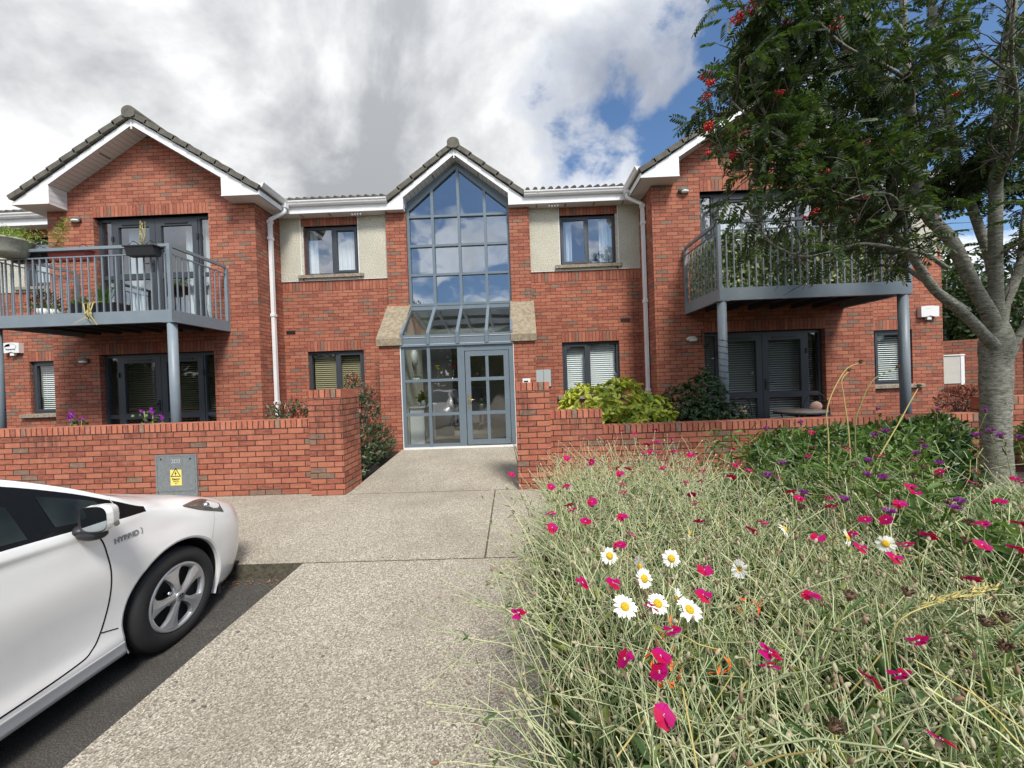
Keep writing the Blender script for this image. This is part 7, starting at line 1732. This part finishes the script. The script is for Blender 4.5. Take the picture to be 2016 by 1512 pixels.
# tall yellow seed stalks against the patio doors
for i, (P, lab) in enumerate((([(2.02, 2.6, .05), (2.06, 2.6, .9), (2.06, 2.6, 1.18), (2.18, 2.6, 1.42), (2.27, 2.58, 1.47)], 'tall yellow stalk bending right at its tip, leftmost of the bare stalks'), ([(2.2, 2.6, .05), (2.2, 2.6, .9), (2.17, 2.6, 1.25), (2.16, 2.6, 1.36), (2.21, 2.6, 1.42)], 'tallest straight pale yellow stalk against the patio doors'),
        ([(2.32, 2.65, .05), (2.28, 2.65, .95), (2.33, 2.65, 1.20), (2.42, 2.65, 1.36), (2.58, 2.65, 1.43)], 'slender green stalk arching right to a dark seed head'), ([(2.05, 2.5, .4), (2.25, 2.5, .78), (2.42, 2.5, 1.06), (2.50, 2.5, 1.20), (2.56, 2.5, 1.30)], 'thick yellow stalk leaning right with a forked tip'))):
    t = thing('seed_stalk', lab, 'plant', P[0], 'bare yellow seed stalks'); m = MB(); path = cat_path(P, 6); m.tube(path, [.0046 - .002 * k / len(path) for k in range(len(path))], 6); m.build('stalk', 'stem_straw' if i != 2 else 'stem_green', t)
    hd, fr = KB[i % 3]; 
    for me in (hd, fr): o = link(me.name.split('.')[0], me, t); o.matrix_basis = Matrix.Translation(path[-1]); o.matrix_parent_inverse = t.matrix_basis.inverted()
# orange crocosmia
for i, (x, y, z, h_) in enumerate(((.34, .94, .80, .12), (.34, .90, .74, .07), (.62, 1.05, .83, .06), (.47, .93, .76, .05))):
    t = thing('crocosmia', ['orange red crocosmia spray hanging below the daisies', 'lower orange crocosmia spray below the daisies', 'small orange crocosmia spike right of the daisies', 'tiny orange crocosmia flowers right of the main spray'][i], 'flower', (x, y, 0)); rng = np.random.default_rng(i + 77); m = MB(); m.tube(cat_path([(x + .15, y + .1, .02), (x + .07, y + .05, z), (x, y, z - .01), (x - .02, y - .01, z - h_ * .5)], 5), .0018, 4); m.build('stem', 'stem_green', t)
    l = LF(); n = 15 if i < 1 else 7; P = np.array([x, y, z - h_ * .35]) + rng.normal(size=(n, 3)) * np.array([.022, .012, h_ * .3]); D = rng.normal(size=(n, 3)) * .5 + np.array([-.2, -.4, -.6]); l.leaves(P, D, rdir(n, rng), .022, .006); l.build('florets', 'petal_orange', t)
# a feathery grass plume
t = thing('grass_plume', 'single golden feathery grass plume arching over the flower bed', 'grass', (1.0, .95, 0)); m = MB(); path = cat_path([(1.0, 1.1, .02), (.93, 1.0, .6), (.90, .95, .80), (1.02, .95, .86), (1.12, .95, .88)], 5); m.tube(path, .0016, 4); m.build('stem', 'stem_straw', t)
rng = np.random.default_rng(5); l = LF(); n = 90; f = rng.random(n); P = np.stack([.96 + .18 * f, .95 + 0 * f, .845 + .045 * f ** .7], 1) + rng.normal(size=(n, 3)) * .004; l.leaves(P, np.array([1., 0, .25]) + .25 * rng.normal(size=(n, 3)), rdir(n, rng), .016, .0035); l.build('plume', 'stem_straw', t)
# undergrowth nobody could count
def blades(n, sampler, Lr, Wr, seed, l, mi, droop=.5, zb=0.0):
    rng = np.random.default_rng(seed); x, y = sampler(n, rng); a = rng.random(n) * 6.283; le = .15 + .45 * rng.random(n); D = np.stack([np.cos(a) * le, np.sin(a) * le, np.ones(n)], 1); D /= np.linalg.norm(D, axis=1, keepdims=True); L = Lr[0] + (Lr[1] - Lr[0]) * rng.random(n); W = Wr * (.6 + .8 * rng.random(n)); S = np.stack([-np.sin(a), np.cos(a), 0 * a], 1); P = np.stack([x, y, zb + 0 * x], 1); rows = []
    for k in range(5):
        f = k / 4; C = P + D * (L * f)[:, None]; C[:, 2] -= droop * L * f ** 2.5 * .35; C[:, 0] += np.cos(a) * L * droop * f ** 2 * .3; C[:, 1] += np.sin(a) * L * droop * f ** 2 * .3; w = W * (1 - f ** 2 * .93); rows.append((C - S * w[:, None] / 2, C + S * w[:, None] / 2))
    zl = np.where(x / np.maximum(y, .1) > 1.06, 1.30 - .30 * y, 9.0); rows = [tuple(np.concatenate([q[:, :2], np.minimum(q[:, 2:3], np.maximum(zl, .12)[:, None])], 1) for q in r) for r in rows]
    V_ = np.stack([q for r in rows for q in r], 1).reshape(-1, 3); i = np.arange(n)[:, None] * 10; F_ = np.concatenate([i + np.array([[2 * k, 2 * k + 1, 2 * k + 3, 2 * k + 2]]) for k in range(4)]); l.add(V_, F_, mi)
def samp(x0, slope, y0, y1, xmax=5.5, pw=1.3):
    def f(n, rng):
        y = y0 + (y1 - y0) * rng.random(n) ** pw; x = x0 + (np.minimum(xmax, .9 + slope * y) - x0) * rng.random(n); return x, y
    return f
l = LF(); blades(6500, samp(.20, 1.45, .5, 3.0), (.25, .58), .008, 1, l, 0); blades(1400, samp(.20, 1.45, .5, 2.6), (.45, .75), .004, 2, l, 1); blades(9000, samp(1.8, 1.5, 1.6, 4.1), (.35, .75), .010, 3, l, 2); blades(2600, samp(.17, .0, .5, 3.0, .34, 1.0), (.14, .36), .005, 9, l, 0)
def fillers(n, seed, L, W, mi, s_, zr):
    rng = np.random.default_rng(seed); x, y = s_(n, rng); zz = zr[0] + (zr[1] - zr[0]) * rng.random(n); zl = np.where(x / y > 1.06, 1.30 - .30 * y, 9.0); zz = np.where(zz > zl - .06, np.maximum(zl - .1, .05) * rng.random(n), zz); P = np.stack([x, y, zz], 1); D = rdir(n, rng); D[:, 2] = abs(D[:, 2]) * .7 + .1; l.leaves(P, D, np.array([0, 0, 1.]) + .5 * rng.normal(size=(n, 3)), L * (.6 + .7 * rng.random(n)), W * (.7 + .6 * rng.random(n)), mi=mi)
fillers(4500, 11, .075, .022, 3, samp(.20, 1.45, .55, 3.1), (.05, .58)); fillers(11000, 12, .085, .024, 2, samp(.25, 1.45, .55, 3.6), (.03, .50)); fillers(9000, 13, .10, .02, 2, samp(1.8, 1.6, 1.4, 4.0), (.25, .86))
o = l.build('undergrowth', ['grass_blade', 'stem_straw', 'leaf_mid', 'leaf_silver']); o['kind'] = 'stuff'; o['label'] = 'tangled grass and low leaves under the wild flowers'
# fine tangle of thin stems through the bed
m = MB(); rs2 = random.Random(8)
for k in range(650):
    y = .6 + 2.6 * rs2.random() ** 1.2; x = .22 + (.6 + 1.35 * y) * rs2.random(); z = .25 + .5 * rs2.random(); a = rs2.random() * 6.283; ln = .12 + .2 * rs2.random(); dz = ln * rs2.uniform(.1, .9); p = Vector((x, y, z)); q = p + Vector((math.cos(a) * ln * .6, math.sin(a) * ln * .6, dz)); q.z = min(q.z, .86); md_ = p.lerp(q, .5) + Vector((rs2.uniform(-.02, .02), rs2.uniform(-.02, .02), .01)); m.tube([p, md_, q], .0014 + .0009 * rs2.random(), 4, caps=False, mi=0 if rs2.random() < .75 else 1)
o = m.build('stem_tangle', ['stem_silver', 'stem_straw']); o['kind'] = 'stuff'; o['label'] = 'fine tangle of thin silvery stems in the flower bed'
# litter by the kerb and the foot of the walls
rng = np.random.default_rng(44); l = LF(); n = 150
P = np.concatenate([np.stack([-2.6 + .85 * rng.random(n), 3.085 - .10 * rng.random(n) ** 2, -.117 + 0 * rng.random(n)], 1), np.stack([-1.86 - .05 * rng.random(40), 2.2 + .9 * rng.random(40), np.full(40, -.19) + .0], 1), np.stack([-6.5 + 3.9 * rng.random(260), 5.155 - .03 * rng.random(260) ** 2 - .10 * (0), np.full(260, .003)], 1)])
P[n:n + 40, 2] = -.2 + .08 * np.clip((P[n:n + 40, 1] - 2.3) / .815, 0, 1) + .003
sz = np.concatenate([.006 + .016 * rng.random(n + 40), .004 + .008 * rng.random(260)]); D = rdir(len(P), rng); D[:, 2] *= .15; l.leaves(P, D, np.tile([0, 0, 1.], (len(P), 1)) + .2 * rng.normal(size=(len(P), 3)), sz, sz * .6); o = l.build('leaf_litter', 'dead_leaf'); o['kind'] = 'stuff'; o['label'] = 'brown leaf litter along the kerb and the foot of the wall'
# dry grass wisps over the path at the lower left of the bed
l = LF(); blades(160, lambda n, rng: (.16 + .10 * rng.random(n), .62 + .5 * rng.random(n)), (.2, .42), .0035, 21, l, 0, 1.0)
o = l.build('edge_grass', 'grass_blade'); o['kind'] = 'stuff'; o['label'] = 'dry grass wisps leaning over the footpath edge'
print('objects', len(bpy.data.objects))
